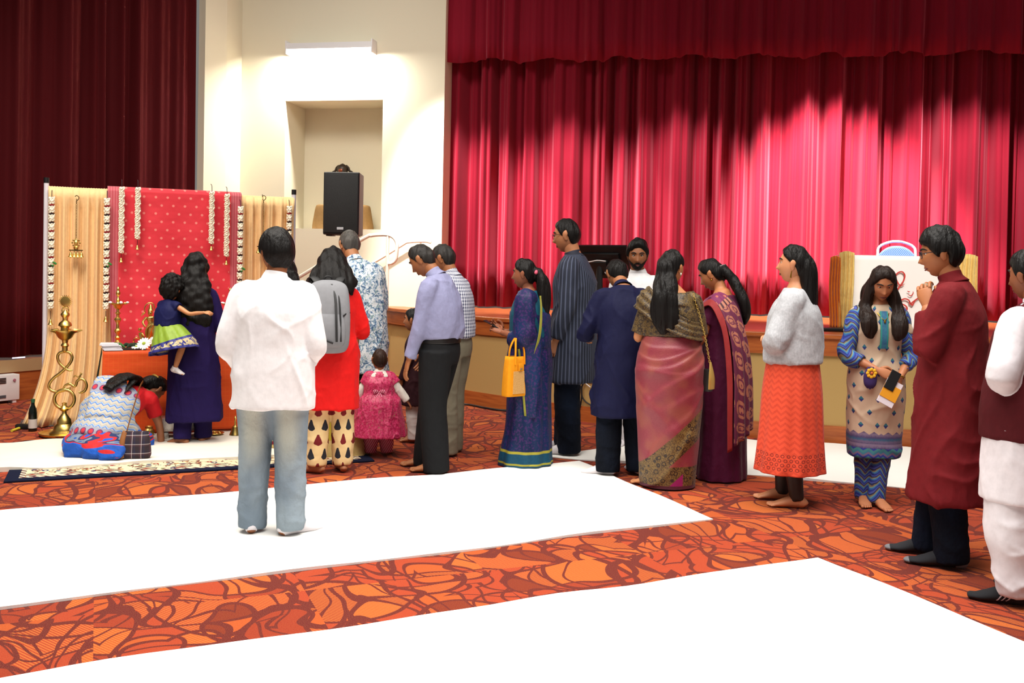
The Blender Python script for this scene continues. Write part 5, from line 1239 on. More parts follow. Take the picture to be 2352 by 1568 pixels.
for cx in (-.11, .04, .18): g.tube([V((cx*1.15+.17, -.48, .04))*k, V((cx*1.1+.14, -.40, .10))*k, V((cx, -.2, .12))*k, V((cx, -.02, .1))*k], [(.085*k, .03*k), (.12*k, .075*k), (.14*k, .10*k), (.10*k, .09*k)], 20, side=(1, 0, 0))
g.tube([V((.1, -.2, .07))*k, V((.2, .0, .07))*k, V((.26, .2, .06))*k, V((.2, .34, .05))*k], [(.12*k, .065*k), (.13*k, .07*k), (.1*k, .06*k), (.05*k, .03*k)], 18)
place('saree_hem', remesh(g, .010, 2, lambda Q: np.maximum(-Q[:, 2]+.0, .016*fnoise(Q, 8, 4, 3))), BLUR, p.e)
def gpx(px, py, z): r = ray(px, py); return CP+r*((z-CAMZ)/r.z)
# plaid bag on her shoulder
PLAID = Mat('plaid', rough=.85); o = PLAID.xyz(PLAID.obj); a = PLAID.mt('FRACT', PLAID.mt('MULTIPLY', o[0], 15)); b = PLAID.mt('FRACT', PLAID.mt('MULTIPLY', o[2], 15))
ca = PLAID.ramp(a, [(0, '#241820'), (.45, '#4a2630'), (.62, '#cfc4c4'), (.68, '#241a2c'), (.85, '#1e2440')], 'CONSTANT'); cb = PLAID.ramp(b, [(0, '#2a1a22'), (.45, '#4a2a30'), (.62, '#d2c8c6'), (.68, '#221c30')], 'CONSTANT'); PLAID.col(PLAID.mix(.5, ca, cb))
bp_ = gpx(314, 1050, .0); bp_ = gp(316, 1058); TANL = plain('tan_leather', '#8a5526', .6)
t = thing('handbag', 'plaid handbag with tan strap resting beside the kneeling woman', 'handbag', (bp_.x, bp_.y-.03, .03), rad(12))
g = G(); P = [(0, 0, 0.003), (0, 0, .03), (0, 0, .13), (0, 0, .20)]; g.tube(P, [(.10, .055), (.108, .062), (.10, .05), (.085, .025)], 28, side=(1, 0, 0), sq=.6); build(g, 'bag', PLAID, t)
g = G(); g.tube([(-.09, 0, .005), (-.10, 0, .03), (-.093, 0, .13), (-.08, 0, .2)], [(.025, .06), (.028, .067), (.024, .053), (.02, .03)], 20, side=(1, 0, 0), sq=.6); build(g, 'side_panel', TANL, t)
g = G(); e_ = V((-.07, 0, .2)); Wt = M.Rotation(-rad(12), 4, 'Z') @ M.Translation(-V(t.location)); s1 = Wt @ p.W(S_(1.36, .10, -.155)); s0 = Wt @ p.W(S_(1.22, .19, -.14)); s2 = Wt @ p.W(S_(1.36, .17, .1))
g.tube([e_, e_*.5+s0*.5+V((0, -.02, 0)), s0, s1], [(.012, .003)]*4, 8, sub=6); build(g, 'strap', TANL, t)
# -- teal saree woman standing behind the man in white
x, y = loc(632, 1030)
TEAL = cloth_mat('teal_silk', '#0c4a5c', .6, sheen=.08); o = TEAL.xyz(TEAL.obj)
TEAL.col(TEAL.mix(TEAL.mt('LESS_THAN', o[2], .17), '#0c4a5c', TEAL.mix(TEAL.mt('GREATER_THAN', TEAL.mt('FRACT', TEAL.mt('MULTIPLY', o[2], 18)), .5), '#6a1420', '#b09a60')))
p = Person('woman in teal saree mostly hidden behind the man in the white shirt', x+.05, y+.05, 0, 1.54, '#9b6340', 'f')
p.body(); p.face(); p.hair(HL_LONG, .024, HAIR, [([p.hp(.02, -.05, .0), p.hp(.05, -.09, -.13), p.hp(.06, -.1, -.3)], [(.09, .08), (.11, .05), (.06, .03)])])
p.top('blouse', plain('maroon_blouse', '#4a1420', .8), hem=.98, slL=-.4, slR=-.4, sr=(.066, .06, .055, .05), hemr=(.17, .13))
p.skirt('saree', TEAL, [(.012, .24, .2), (.3, .21, .17), (.6, .2, .16), (.9, .19, .15), (1.08, .165, .125)])
# -- yellow saree woman behind the backpack woman
x, y = loc(758, 1046)
YEL = cloth_mat('yellow_silk', '#a89420', .65, sheen=.08); o = YEL.xyz(YEL.obj); YEL.col(YEL.mix(YEL.mt('LESS_THAN', o[2], .14), YEL.mix(YEL.noise(YEL.obj, 9, 2), '#9c8718', '#c2ac38'), YEL.mix(YEL.noise(YEL.scale(YEL.obj, 40, 40, 40), 1, 2), '#b09058', '#d2b878')))
p = Person('woman in yellow saree mostly hidden behind the woman with the backpack', x, y+.1, 15, 1.56, '#9b6340', 'f')
p.body(); p.face(); p.hair(HL_TIED, .026, HAIR, [([p.hp(0, -.1, .0), p.hp(0, -.12, -.02)], [(.05, .05), (.04, .04)])])
p.top('blouse', cloth_mat('violet_blouse', '#241048', .8), hem=.98, slL=-.3, slR=-.3, sr=(.068, .062, .055, .05), hemr=(.17, .13))
p.skirt('saree', YEL, [(.012, .32, .27, .03), (.1, .30, .25, .03), (.3, .25, .2), (.6, .22, .17), (.9, .2, .155), (1.08, .165, .125)], (.04, 11, 6))
# -- woman with backpack
x, y = loc(757, 1086)
REDK = cloth_mat('red_kurta', '#cf1210', .75, wrinkle=.5, sheen=.05)
def motif():
    t = Mat('motif_cotton', rough=.9); o = t.xyz(t.obj); lx = t.mt('SUBTRACT', t.mt('ABSOLUTE', o[0]), .095); u = t.mt('MULTIPLY', t.mt('ARCTAN2', lx, t.mt('MULTIPLY', t.mt('SUBTRACT', o[1], 0), -1)), .075)
    cu, cv, row = t.cells(t.mt('ADD', u, 5.02), t.mt('ADD', o[2], .0), .118, .105); cv = t.mt('ADD', cv, t.mt('MULTIPLY', t.noise(t.scale(t.obj, 50, 50, 50), 1, 1), .012))
    w = t.mt('ADD', .024, t.mt('MULTIPLY', cv, -.42)); m_ = t.mt('MULTIPLY', t.mt('LESS_THAN', t.mt('ABSOLUTE', cu), w), t.mt('LESS_THAN', t.dist(cu, cv), .040))
    c = t.mix(t.mt('GREATER_THAN', t.mt('FLOORED_MODULO', row, 2), .5), '#6e0f14', '#1a1c26'); t.col(t.mix(m_, '#dcc08a', c)); t.bumpnoise(14, 14, 10, .4, .03); return t
MOT = motif()
p = Person('woman in red kurta and patterned trousers wearing a grey backpack', x, y, 14, 1.64, '#9f6645', 'f', lean=4, neck=18, pitch=15, aL=((-.2, .1, -1), (.2, 1, .3)), aR=((.30, .12, -1), (-.2, 1, -.25)), feet=((-.10, .0, 55), (.10, .03, 5)))
p.body(); p.face()
ex = [([p.hp(0, -.02, .05), p.hp(.0, -.065, -.05), p.hp(-.005, -.11, -.13), p.hp(.0, -.14, -.21), p.hp(.0, -.15, -.27)], [(.10, .095), (.14, .095), (.175, .085), (.17, .07), (.09, .035)]), ([p.hp(.06, -.06, -.10), p.hp(.12, -.075, -.19), p.hp(.14, -.08, -.26)], [(.06, .05), (.05, .04), (.015, .012)])]
p.hair(HL_LONG, .026, CURL, ex, strand=.007, fx=12, fz=6, seed=6)
p.pants(MOT, r=(.10, .09, .082), end=.06, endr=.075, fold=(.005, 6, 5))
o = p.top('kurta', REDK, hem=.50, hemr=(.215, .16), hip=(.205, .155), waist=(.175, .135), chest=(.185, .14), sr=(.066, .064, .058, .05), slL=.5, slR=.45, seed=3, fold=(.007, 4, 3), neckr=.075)
p.sheet('scarf', MOT, [[(-.20, -.02, 1.02), (-.235, -.05, .82), (-.24, -.06, .56)], [(-.16, -.13, 1.02), (-.185, -.15, .82), (-.19, -.155, .55)]], wav=lambda I, J: .01*np.sin(I*9+J*4))
p.sheet('scarf_border', cloth_mat('red_border', '#c01810', .8), [[(-.242, -.062, .562), (-.243, -.063, .50)], [(-.192, -.160, .555), (-.194, -.162, .495)]])
GREYB = cloth_mat('grey_canvas', '#7d7e82', .9, weave=900, wrinkle=.15)
bo = p.S(1.22, -.045, -.235); bw = p.W(bo); t = thing('backpack', 'grey backpack with black zips on the back of the woman in red', 'backpack', tuple(bw), p.e.rotation_euler.z)
g = G(); g.tube([(0, .015, -.25), (0, .0, -.22), (0, -.015, -.05), (0, -.0, .12), (0, .03, .19), (0, .045, .22)], [(.12, .05), (.15, .085), (.155, .095), (.145, .075), (.12, .05), (.06, .02)], 32, side=(1, 0, 0), sq=.62); build(g, 'pack', GREYB, t)
g = G(); g.tube([(0, -.07, -.225), (0, -.085, -.2), (0, -.092, -.1), (0, -.08, -.02), (0, -.06, .0)], [(.09, .03), (.115, .04), (.115, .04), (.10, .03), (.06, .02)], 28, side=(1, 0, 0), sq=.55); build(g, 'pocket', GREYB, t)
g = G(); ZB = plain('black_zip', '#101012', .6)
g.tube([(.055, -.14, -.2), (.05, -.135, -.05), (.045, -.088, .1), (.02, -.03, .2)], [(.008, .005)]*4, 8); g.tube([(.085, -.125, -.2), (.08, -.12, -.05), (.07, -.08, .1), (.045, -.03, .19)], [(.006, .005)]*4, 8); build(g, 'zip', ZB, t)
g = G(); g.tube([(.1, -.11, -.02), (.13, -.075, .0), (.15, -.05, .0)], [(.007, .004)]*3, 8); g.tube([(-.09, -.125, -.16), (-.02, -.138, -.19), (.03, -.135, -.21)], [(.007, .004)]*3, 8); build(g, 'pocket_zip', ZB, t)
for sx in (-1, 1):
    g = G(); g.tube([(sx*.06, .04, .2), (sx*.10, .11, .245), (sx*.125, .24, .20), (sx*.13, .33, .05), (sx*.13, .29, -.1), (sx*.12, .09, -.2)], [(.028, .008)]*6, 10, side=(1, 0, 0)); build(g, 'strap', ZB, t)
g = G(); g.tube([(-.03, .045, .215), (-.02, .04, .25), (.02, .04, .25), (.03, .045, .215)], .007, 8); build(g, 'handle', ZB, t)
# -- man in blue-white floral kurta
def floralk():
    t = Mat('blue_white_print', rough=.85); n = t.noise(t.scale(t.obj, 26, 26, 26), 1, 4, .65, 1.2); n2 = t.noise(t.scale(t.obj, 40, 40, 40, loc=(3, 3, 3)), 1, 3, .6, 1)
    c = t.ramp(n, [(0, '#dfe3e6'), (.47, '#dfe3e6'), (.53, '#86a2bd'), (.6, '#37577f'), (.7, '#1c3358')]); t.col(t.mix(t.step(n2, .55, .62), c, '#7f9a9c')); t.bumpnoise(10, 10, 8, .4, .03); return t
x, y = at(826, 900, 8.6).x, 8.6
p = Person('man in blue and white printed kurta with short grey hair', x, y, 28, 1.84, '#ae744d', 'm', lean=7, neck=26, pitch=25, lat=-7, aR=((.18, .05, -1), (-.25, .9, -.2)), aL=((-.2, .1, -1), (.2, .9, -.1)), feet=((-.1, 0, 30), (.1, .02, 0)))
p.body(); p.face(); p.hair([(a, b) for a, b in HL_SHORT], .012, GHAIR, top=.004, strand=.003)
p.pants(cloth_mat('black_trousers', '#14161c', .8), r=(.11, .095, .085), end=.01)
p.top('kurta', floralk(), hem=.54, hemr=(.235, .175), hip=(.215, .16), waist=(.205, .15), chest=(.21, .15), sr=(.074, .068, .06, .052), slL=.8, slR=.8, seed=9, collar=dict(h=.03))
# -- toddler in magenta dress
x, y = loc(868, 1046)
MAGD = Mat('magenta_brocade', rough=.5, sheen=.1); n_ = MAGD.noise(MAGD.scale(MAGD.obj, 45, 45, 45), 1, 3, .6, 1.5); MAGD.col(MAGD.ramp(n_, [(.3, '#8c0d3c'), (.48, '#b01448'), (.58, '#d23a72'), (.66, '#7a5a30')])); MAGD.bumpnoise(22, 22, 6, .7, .02)
p = Person('toddler in magenta dress with white sleeves standing on the carpet', x, y, 8, .80, '#8d5538', 'f', hs=1.58, wid=1.15, thick=1.15, yaw=10, aL=((-.55, .05, -1), (-.3, .2, -1)), aR=((.75, -.02, -1), (.65, .0, -.9)), feet=((-.13, .02, 20), (.15, .06, -25)), neck=3)
p.body(); p.hair([(a, b+.006) for a, b in HL_SHORT], .009, hairmat('baby_hair', '#120c0a', '#3a2418', 60), strand=.002)
PST = Mat('pink_stripe', rough=.8); o = PST.xyz(PST.obj); PST.col(PST.mix(PST.mt('GREATER_THAN', PST.mt('FRACT', PST.mt('MULTIPLY', PST.mt('ADD', o[0], PST.mt('MULTIPLY', o[2], .5)), 70)), .6), '#9c1040', '#e0a0b0'))
p.pants(PST, r=(.15, .14, .12), end=.05, endr=.10)
WS_ = cloth_mat('white_sleeves', '#d6cfc6', .9)
p.top('undershirt', WS_, hem=1.2, hemr=(.15, .11), waist=(.15, .11), chest=(.15, .11), neckz=1.46, neckr=.07, slL=.9, slR=.9, sr=(.075, .072, .068, .06), collar=dict(h=.03))
p.top('dress', MAGD, hem=.36, hemr=(.42, .38), hip=(.32, .27), waist=(.225, .19), chest=(.225, .175), slL=-.45, slR=-.45, sr=(.10, .10, .09, .08), fold=(.012, 5, 1.5), seed=6, neckz=1.45, neckr=.085, extra=[([p.S(1.2), p.S(1.32), p.S(1.41)], [(.225, .175), (.21, .155), (.15, .125)])])
g = G(); k = p.k
for sx in (-1, 1):
    g.tube([V((0, -.205, 1.12))*k, V((sx*.06, -.225, 1.13))*k, V((sx*.09, -.225, 1.11))*k], [(.012*k, .01*k), (.035*k, .014*k), (.03*k, .012*k)], 10); g.tube([V((0, -.21, 1.11))*k, V((sx*.05, -.24, 1.02))*k, V((sx*.06, -.26, .95))*k], [(.012*k, .008*k), (.03*k, .01*k), (.035*k, .008*k)], 10)
build(g, 'bow', PST, p.e)
# -- child in dark maroon kurta
x, y = loc(955, 1014)
MK = cloth_mat('dark_maroon', '#2a0d14', .8)
p = Person('child in dark maroon kurta and white trousers half hidden behind the man in lavender shirt', x, y, 78, 1.12, '#9b603c', 'm', hs=1.2, lean=3, feet=((-.08, 0, 0), (.08, .04, 0)), aL=((-.1, .15, -1), (.05, .4, -1)))
p.body(); p.face(); p.hair(HL_SHORT, .018)
p.pants(cloth_mat('white_pyjama', '#cfc6c2', .9), r=(.11, .095, .085), end=.045)
p.top('kurta', MK, hem=.50, hemr=(.24, .19), hip=(.215, .17), waist=(.19, .15), chest=(.2, .15), sr=(.075, .07, .06, .052))
# -- man in lavender shirt
x, y = loc(1006, 1080)
LAV = cloth_mat('lavender_shirt', '#8586a6', .8, wrinkle=.45)
CHAR = cloth_mat('charcoal_trousers', '#121315', .85, wrinkle=.3)
p = Person('older man in lavender shirt and charcoal trousers with bowed head', x, y, 72, 1.72, '#9b633e', 'm', lean=6, neck=38, pitch=34, aL=((-.10, .20, -1), (.0, .32, -1)), aR=((.12, .15, -1), (0, .5, -1)), feet=((-.09, -.02, 8), (.09, .13, 15)), hands=((None, (.6, -.8, 0)), None), thick=1.02)
p.body(hc=(14, 20)); p.face(moustache=False)
p.hair([(0, .082), (30, .074), (50, .055), (66, .034), (80, -.008), (92, .004), (104, .004), (112, -.045), (140, -.07), (180, -.078)], .014, SALT)
p.pants(CHAR, r=(.125, .105, .098), end=.012, fold=(.004, 5, 2))
o = p.top('shirt', LAV, hem=.985, hemr=(.188, .15), waist=(.20, .17), chest=(.20, .15), sr=(.074, .067, .058, .048), slL=.93, slR=.93, collar=dict(h=.045), seed=4, fold=(.008, 4, 3.5))
g = G(); g.tube([p.S(z) for z in (.955, .975, .995)], [(.180*p.k, .143*p.k)]*3, 40, side=(1, 0, 0), cap=False); build(g, 'belt', plain('black_belt', '#0c0c0c', .4), p.e, solid=.006)
# -- man in check shirt
x, y = loc(1038, 1042)
CHK = Mat('check_shirt', rough=.85); u_, v_ = CHK.around(.17); a = CHK.mt('FRACT', CHK.mt('MULTIPLY', u_, 38)); b = CHK.mt('FRACT', CHK.mt('MULTIPLY', v_, 38))
a_ = CHK.mt('GREATER_THAN', a, .5); b_ = CHK.mt('GREATER_THAN', b, .55); CHK.col(CHK.mix(CHK.mt('ADD', CHK.mt('MULTIPLY', a_, .6), CHK.mt('MULTIPLY', b_, .35)), '#d4d6e0', '#1a2150')); CHK.bumpnoise(10, 10, 8, .4, .03)
p = Person('man in navy and white check shirt and khaki trousers behind the lavender shirt', x, y, 66, 1.71, '#9b633e', 'm', lean=4, neck=22, pitch=20, aR=((.2, .1, -1), (-.1, .7, -.7)), feet=((-.09, 0, 10), (.09, .05, 10)))
p.body(); p.face(); p.hair([(a, b) for a, b in HL_SHORT], .013, SALT)
p.pants(cloth_mat('khaki', '#7d7664', .9), r=(.115, .098, .09), end=.015)
p.top('shirt', CHK, hem=.86, hemr=(.205, .165), hip=(.2, .16), waist=(.195, .155), chest=(.2, .145), slL=.9, slR=.9, collar=dict(h=.045))
# -- woman in blue saree
def bsaree():
    t = Mat('blue_saree', rough=.55, spec=.25); o = t.xyz(t.obj); n = t.noise(t.scale(t.obj, 3, 3, 1.5), 1, 3); n2 = t.noise(t.scale(t.obj, 60, 60, 60), 1, 2)
    c = t.ramp(n, [(.3, '#061334'), (.5, '#08264f'), (.7, '#1a0e38')]); c = t.mix(t.mt('MULTIPLY', t.step(n2, .5, .6), .5), c, '#4a1f5e')
    b = t.mix(t.noise(t.scale(t.obj, 70, 70, 70), 1, 2), '#083450', '#104e66')
    c = t.mix(t.band(o[2], .012, .12), c, b); gd = t.mt('MAXIMUM', t.band(o[2], .028, .042), t.band(o[2], .115, .135)); t.col(t.mix(gd, c, '#9c9432')); t.bumpnoise(9, 9, 2.5, .6, .04); return t
BS = bsaree(); x, y = loc(1212, 1066)
GOLDB = cloth_mat('gold_border', '#8c8a34', .45, sheen=.1)
p = Person('woman in shimmering blue saree with a ponytail holding a phone', x, y, 74, 1.585, '#8d5338', 'f', lean=3, neck=6, pitch=2, aL=((-.14, .08, -1), (.62, .85, .12)), aR=((.12, .10, -1), (-.62, .85, .15)), hands=(((.3, 1, .5), (.6, -.2, -.7)), ((-.3, 1, .6), (-.8, -.1, .5))), thick=1.08)
p.body(hc=(35, 30)); p.face()
ex = [([p.hp(0, -.085, .03), p.hp(0, -.125, .0), p.hp(0, -.155, -.06), p.hp(.0, -.165, -.16), p.hp(0, -.16, -.28), p.hp(0, -.15, -.40), p.hp(0, -.145, -.48)], [(.045, .04), (.045, .045), (.06, .055), (.075, .06), (.075, .055), (.055, .04), (.02, .015)])]
p.hair(HL_TIED, .018, HAIR, ex, strand=.006, seed=9)
g = G()
for a in range(3): g.ball(p.hp(-.045+.012*a, -.115, .012+.008*(a % 2)), (.016, .014, .014), 8)
build(g, 'hair_clip', plain('pink_clip', '#d0506a', .6), p.hairo)
k = p.k
p.top('blouse', cloth_mat('teal_blouse', '#0d4658', .6), hem=1.0, slL=-.25, slR=-.25, sr=(.068, .064, .06, .05), waist=(.18, .15), hemr=(.18, .15), neckr=.085)
p.skirt('saree_skirt', BS, [(.012, .25, .225, 0, .02), (.06, .245, .22, 0, .02), (.3, .225, .19), (.6, .21, .18), (.85, .215, .19), (1.0, .195, .17), (1.1, .18, .155)], (.035, 12, 7))
g = G(); g.tube([p.S(z) for z in (.98, 1.1, 1.25, 1.34)], [(.20*k, .175*k), (.195*k, .17*k), (.2*k, .165*k), (.15*k, .11*k)], 24, side=(1, 0, 0))
g.tube([p.S(1.38, -.07, -.02), p.S(1.38, -.15), (p.shL+p.elL)/2+V((-.005, -.02, -.02))*k, p.elL+V((0, -.03, .0)), p.elL*.5+p.wrL*.5+V((0, -.01, -.03))], [(.08*k, .08*k), (.085*k, .085*k), (.085*k, .09*k), (.085*k, .095*k), (.06*k, .07*k)], 20)
g.tube([p.elL+V((.03, -.06, .02)), V((-.18, -.03, .95))*k, V((-.195, -.05, .7))*k, V((-.20, -.06, .42))*k], [(.05*k, .10*k), (.04*k, .11*k), (.03*k, .09*k), (.02*k, .06*k)], 18, side=(1, 0, 0))
po = place('pallu', remesh(g, .010, 4, lambda Q: .010*wrinkle(Q, 12, 4, 2)), BS, p.e)
(p.sheet('border', GOLDB, [[(-.10, -.11, 1.42), (-.15, -.135, 1.3), (-.19, -.14, 1.12), (-.19, -.10, .95)], [(-.125, -.105, 1.42), (-.172, -.125, 1.3), (-.212, -.125, 1.12), (-.215, -.09, .95)]], solid=.003))
wrap(p.sheet('border', GOLDB, [[(-.222, .05, .98), (-.232, .015, .72), (-.225, -.02, .44)], [(-.230, .03, .98), (-.238, -.005, .72), (-.227, -.04, .44)]], solid=.002), po, .004)
g = G(); g.tube([p.S(1.43, -.07, .02), p.S(1.42, -.06, .07), p.S(1.40, 0, .10), p.S(1.42, .06, .07), p.S(1.43, .07, .02), p.S(1.45, .0, -.06)], .0035, 6, closed=True); build(g, 'necklace', plain('gold', '#a8802a', .3, .9), p.e)
hw_ = p.W(p.wrL+V((.25, 1, .25)).normalized()*.10*k+V((.02, 0, .035))); g = G(); g.box(-.035, .035, -.07, .07, -.004, .004, bev=.002); o = build(g, 'phone', BLACK, None, hw_, p.e.rotation_euler.z, smooth=False, label='black phone held by the woman in the blue saree', cat='phone'); o.rotation_euler.x = rad(25)
tb_ = p.W(p.wrL*.8+p.elL*.2+V((-.03, .0, -.03))); bb = at(1184, 908, tb_.y-.16); t = thing('tote_bag', 'yellow jute tote bag hanging from the blue saree woman\'s arm', 'bag', (bb.x, bb.y, bb.z), rad(38))
JUTE = Mat('jute', '#b58a4a', .95); w_ = JUTE.noise(JUTE.scale(JUTE.obj, 150, 150, 150), 1, 1); JUTE.col(JUTE.mix(w_, '#a8763a', '#d2a866')); JUTE.bumpv(w_, .5, .004); YB = cloth_mat('mustard_cotton', '#d88a12', .85, wrinkle=.3)
HB = tb_.z-bb.z
g = G(); hb_ = .30; g.tube([(0, 0, 0), (0, 0, .02), (0, 0, hb_*.6), (0, 0, hb_)], [(.105, .045), (.108, .05), (.10, .045), (.088, .035)], 32, side=(1, 0, 0), sq=.35, cap=False); g.box(-.09, .09, -.035, .035, 0, .01)
build(g, 'bag', YB, t, solid=.004)
g = G(); g.add([(-.068, -.053, .02), (.045, -.053, .02), (.04, -.049, .19), (-.06, -.049, .19)], [(0, 1, 2, 3)]); build(g, 'front_panel', JUTE, t, smooth=False, solid=.006)
for yy in (-.045, .035):
    g = G(); g.tube([(-.045, yy, hb_-.06), (-.04, yy*.9, hb_+.05), (-.02, yy*.3, HB-.005), (0, 0, HB+.012), (.02, yy*.3, HB-.005), (.04, yy*.9, hb_+.05), (.045, yy, hb_-.06)], [(.011, .004)]*7, 8, side=(0, 1, 0)); build(g, 'handle', YB, t)
g = G(); g.box(-.02, .02, -.058, -.05, .19, .25, bev=.004); build(g, 'flap', YB, t); g = G(); g.box(-.01, .012, -.064, -.057, .2, .215, bev=.002); build(g, 'buckle', plain('buckle', '#c9b27a', .3, .7), t)
# -- tall man in striped kurta
STR = Mat('striped_kurta', rough=.85); u_, v_ = STR.around(.19); f_ = STR.mt('FRACT', STR.mt('MULTIPLY', u_, 44)); STR.col(STR.ramp(f_, [(0, '#141a2c'), (.5, '#141a2c'), (.56, '#4d5468'), (.8, '#3a4158'), (.86, '#141a2c')])); STR.bumpnoise(8, 8, 4, .4, .03)
x, y = loc(1312, 1040)
p = Person('tall man with glasses in navy striped kurta and dark jeans', x, y, 74, 1.93, '#b0744f', 'm', lean=2, neck=12, pitch=8, aL=((-.16, -.02, -1), (.05, .35, -1)), aR=((.15, .0, -1), (0, .6, -.8)), feet=((-.09, 0, 10), (.09, .06, 10)))
p.body(barefoot=False); p.face(glasses='#15151c'); p.hair(HL_SHORT, .013, HAIR)
p.pants(jeans('dark_jeans', '#080d18', '#101828', None), r=(.11, .095, .088), end=.02)
p.top('kurta', STR, hem=.535, hemr=(.225, .175), hip=(.205, .16), waist=(.195, .15), chest=(.2, .15), sr=(.08, .073, .062, .053), slL=.9, slR=.9, collar=dict(h=.03, mat=plain('dark_collar', '#14182a', .8)), seed=7)
p.socks(plain('white_sock', '#d8d2d6', .95))
# -- man in navy kurta
x, y = loc(1426, 1088)
NK = cloth_mat('navy_kurta', '#0b0d30', .75, wrinkle=.25); DJ = jeans('navy_trousers', '#070b14', '#0d1320', None)
p = Person('man in plain navy kurta with white socks standing with bowed head', x, y, 12, 1.66, '#9b633e', 'm', lean=10, neck=44, pitch=38, aL=((-.42, .05, -1), (.25, .85, -.2)), aR=((.3, .15, -1), (-.4, .9, .05)), feet=((-.12, -.04, 62), (.13, -.03, 5)), thick=1.0)
p.body(barefoot=False); p.face(); p.hair(HL_SHORT, .016)
p.pants(DJ, r=(.12, .10, .092), end=.03)
p.top('kurta', NK, hem=.455, hemr=(.245, .185), hip=(.225, .17), waist=(.205, .155), chest=(.21, .15), sr=(.076, .07, .062, .055), slL=.8, slR=.8, collar=dict(h=.03), seed=11, fold=(.011, 4, 1.2))
p.socks(plain('white_sock', '#d8d2d6', .95))
# -- bearded man
x, y = loc(1462, 1032)
p = Person('bearded man in white shirt and white trousers facing the camera behind the navy kurta', x, y+.15, 164, 1.77, '#8d5838', 'm', lean=3, neck=8, yaw=10, pitch=8, feet=((-.10, 0, 10), (.10, 0, -10)))
p.body(barefoot=False); p.face(beard=True); p.hair([(0, .078), (25, .070), (42, .052), (58, .044), (66, .02), (80, -.02), (92, -.002), (104, 0), (112, -.05), (180, -.085)], .020, HAIR, top=.014, strand=.006)
p.pants(cloth_mat('white_trousers', '#c9c4c6', .9), r=(.11, .095, .09), end=.02)
p.top('shirt', WHITEC, hem=.80, slL=.9, slR=.9, collar=dict(h=.035), seed=2)
p.socks(plain('white_sock', '#d8d2d6', .95))
# -- woman in pink saree
def brocade(name, a, b, c, sc=26):
    t = Mat(name, rough=.5, sheen=.08); vo = t.n('TexVoronoi', {'Vector': t.obj, 'Scale': float(sc)}).outputs['Distance']; r = t.mt('ABSOLUTE', t.mt('SUBTRACT', vo, .33)); n = t.noise(t.scale(t.obj, 130, 130, 130), 1, 1)
    col = t.mix(t.mt('MULTIPLY', t.mt('GREATER_THAN', n, .48), .7), a, b); t.col(t.mix(t.mt('LESS_THAN', r, .07), col, c)); t.bumpv(n, .4, .003); return t, col
GBR, _ = brocade('gold_brocade', '#3a2a16', '#6b5426', '#2a1c10', 24); GBR.bumpnoise(9, 9, 6, .5, .03)
PS, gb = brocade('pink_saree', '#4a3418', '#7a6030', '#2c1f14', 22)
o = PS.xyz(PS.obj); w_ = PS.n('TexWave', {'Vector': PS.scale(PS.obj, 1.1, .6, 5.0, rot=(0, rad(-14), 0)), 'Scale': 1.0, 'Distortion': 7.0, 'Detail': 2.0, 'Detail Scale': 1.0}, wave_type='BANDS', bands_direction='Z').outputs['Fac']
pk = PS.mix(PS.noise(PS.scale(PS.obj, 90, 90, 200), 1, 2), '#741d2e', '#8a343e'); pk = PS.mix(PS.mt('MULTIPLY', PS.step(PS.noise(PS.scale(PS.obj, 6, 6, 6), 1, 2), .45, .65), .35), pk, '#985a3c')
zz = PS.mt('SUBTRACT', o[2], PS.mt('MULTIPLY', o[0], .92)); oldc = PS.b.inputs['Base Color'].links[0].from_socket
c = PS.mix(PS.band(zz, .17, .36, .004), pk, oldc); c = PS.mix(PS.mt('MULTIPLY', PS.band(o[2], .035, .17), PS.mt('LESS_THAN', zz, .17)), c, oldc); c = PS.mix(PS.mt('MULTIPLY', PS.mt('LESS_THAN', zz, .03), PS.mt('LESS_THAN', o[0], .10)), c, '#8a1258'); c = PS.mix(PS.mt('LESS_THAN', o[2], .035), c, '#4a1a2a'); PS.col(c)
x, y = loc(1532, 1116)
p = Person('woman in pink and gold silk saree with a gold brocade blouse seen from behind', x, y, -6, 1.66, '#bd7f54', 'f', yaw=-38, neck=6, aL=((-.30, .0, -1), (.3, .95, .15)), aR=((.22, .15, -1), (-.45, .9, .2)), feet=((-.10, -.03, 62), (.15, .06, -12)), thick=1.08, wid=1.05)
p.body(); p.face()
p.hair(HL_TIED, .022, HAIR, [([p.hp(.0, -.085, .05), p.hp(.02, -.115, .01), p.hp(.03, -.12, -.06), p.S(1.40, -.055, -.15), p.S(1.30, -.06, -.165), p.S(1.20, -.045, -.17), p.S(1.13, -.035, -.165)], [(.05, .04), (.06, .045), (.08, .05), (.095, .045), (.10, .04), (.095, .035), (.05, .02)])], strand=.006, seed=12)
g = G(); g.tube([p.hp(-.03, -.125, .045), p.hp(.0, -.132, .04), p.hp(.03, -.125, .045)], .009, 8); build(g, 'hair_clip', BLACK, p.hairo)
k = p.k
g = G(); g.ball(p.hp(.084, -.008, -.042), (.007, .006, .01), 8); build(g, 'earring', plain('pearl', '#d8d0c0', .3), p.e)
p.top('blouse', GBR, hem=1.10, hemr=(.185, .145), waist=(.18, .14), chest=(.19, .14), slL=-.1, slR=-.1, sr=(.068, .064, .058, .05), neckz=1.33, neckr=.15, fold=(.005, 5, 4))
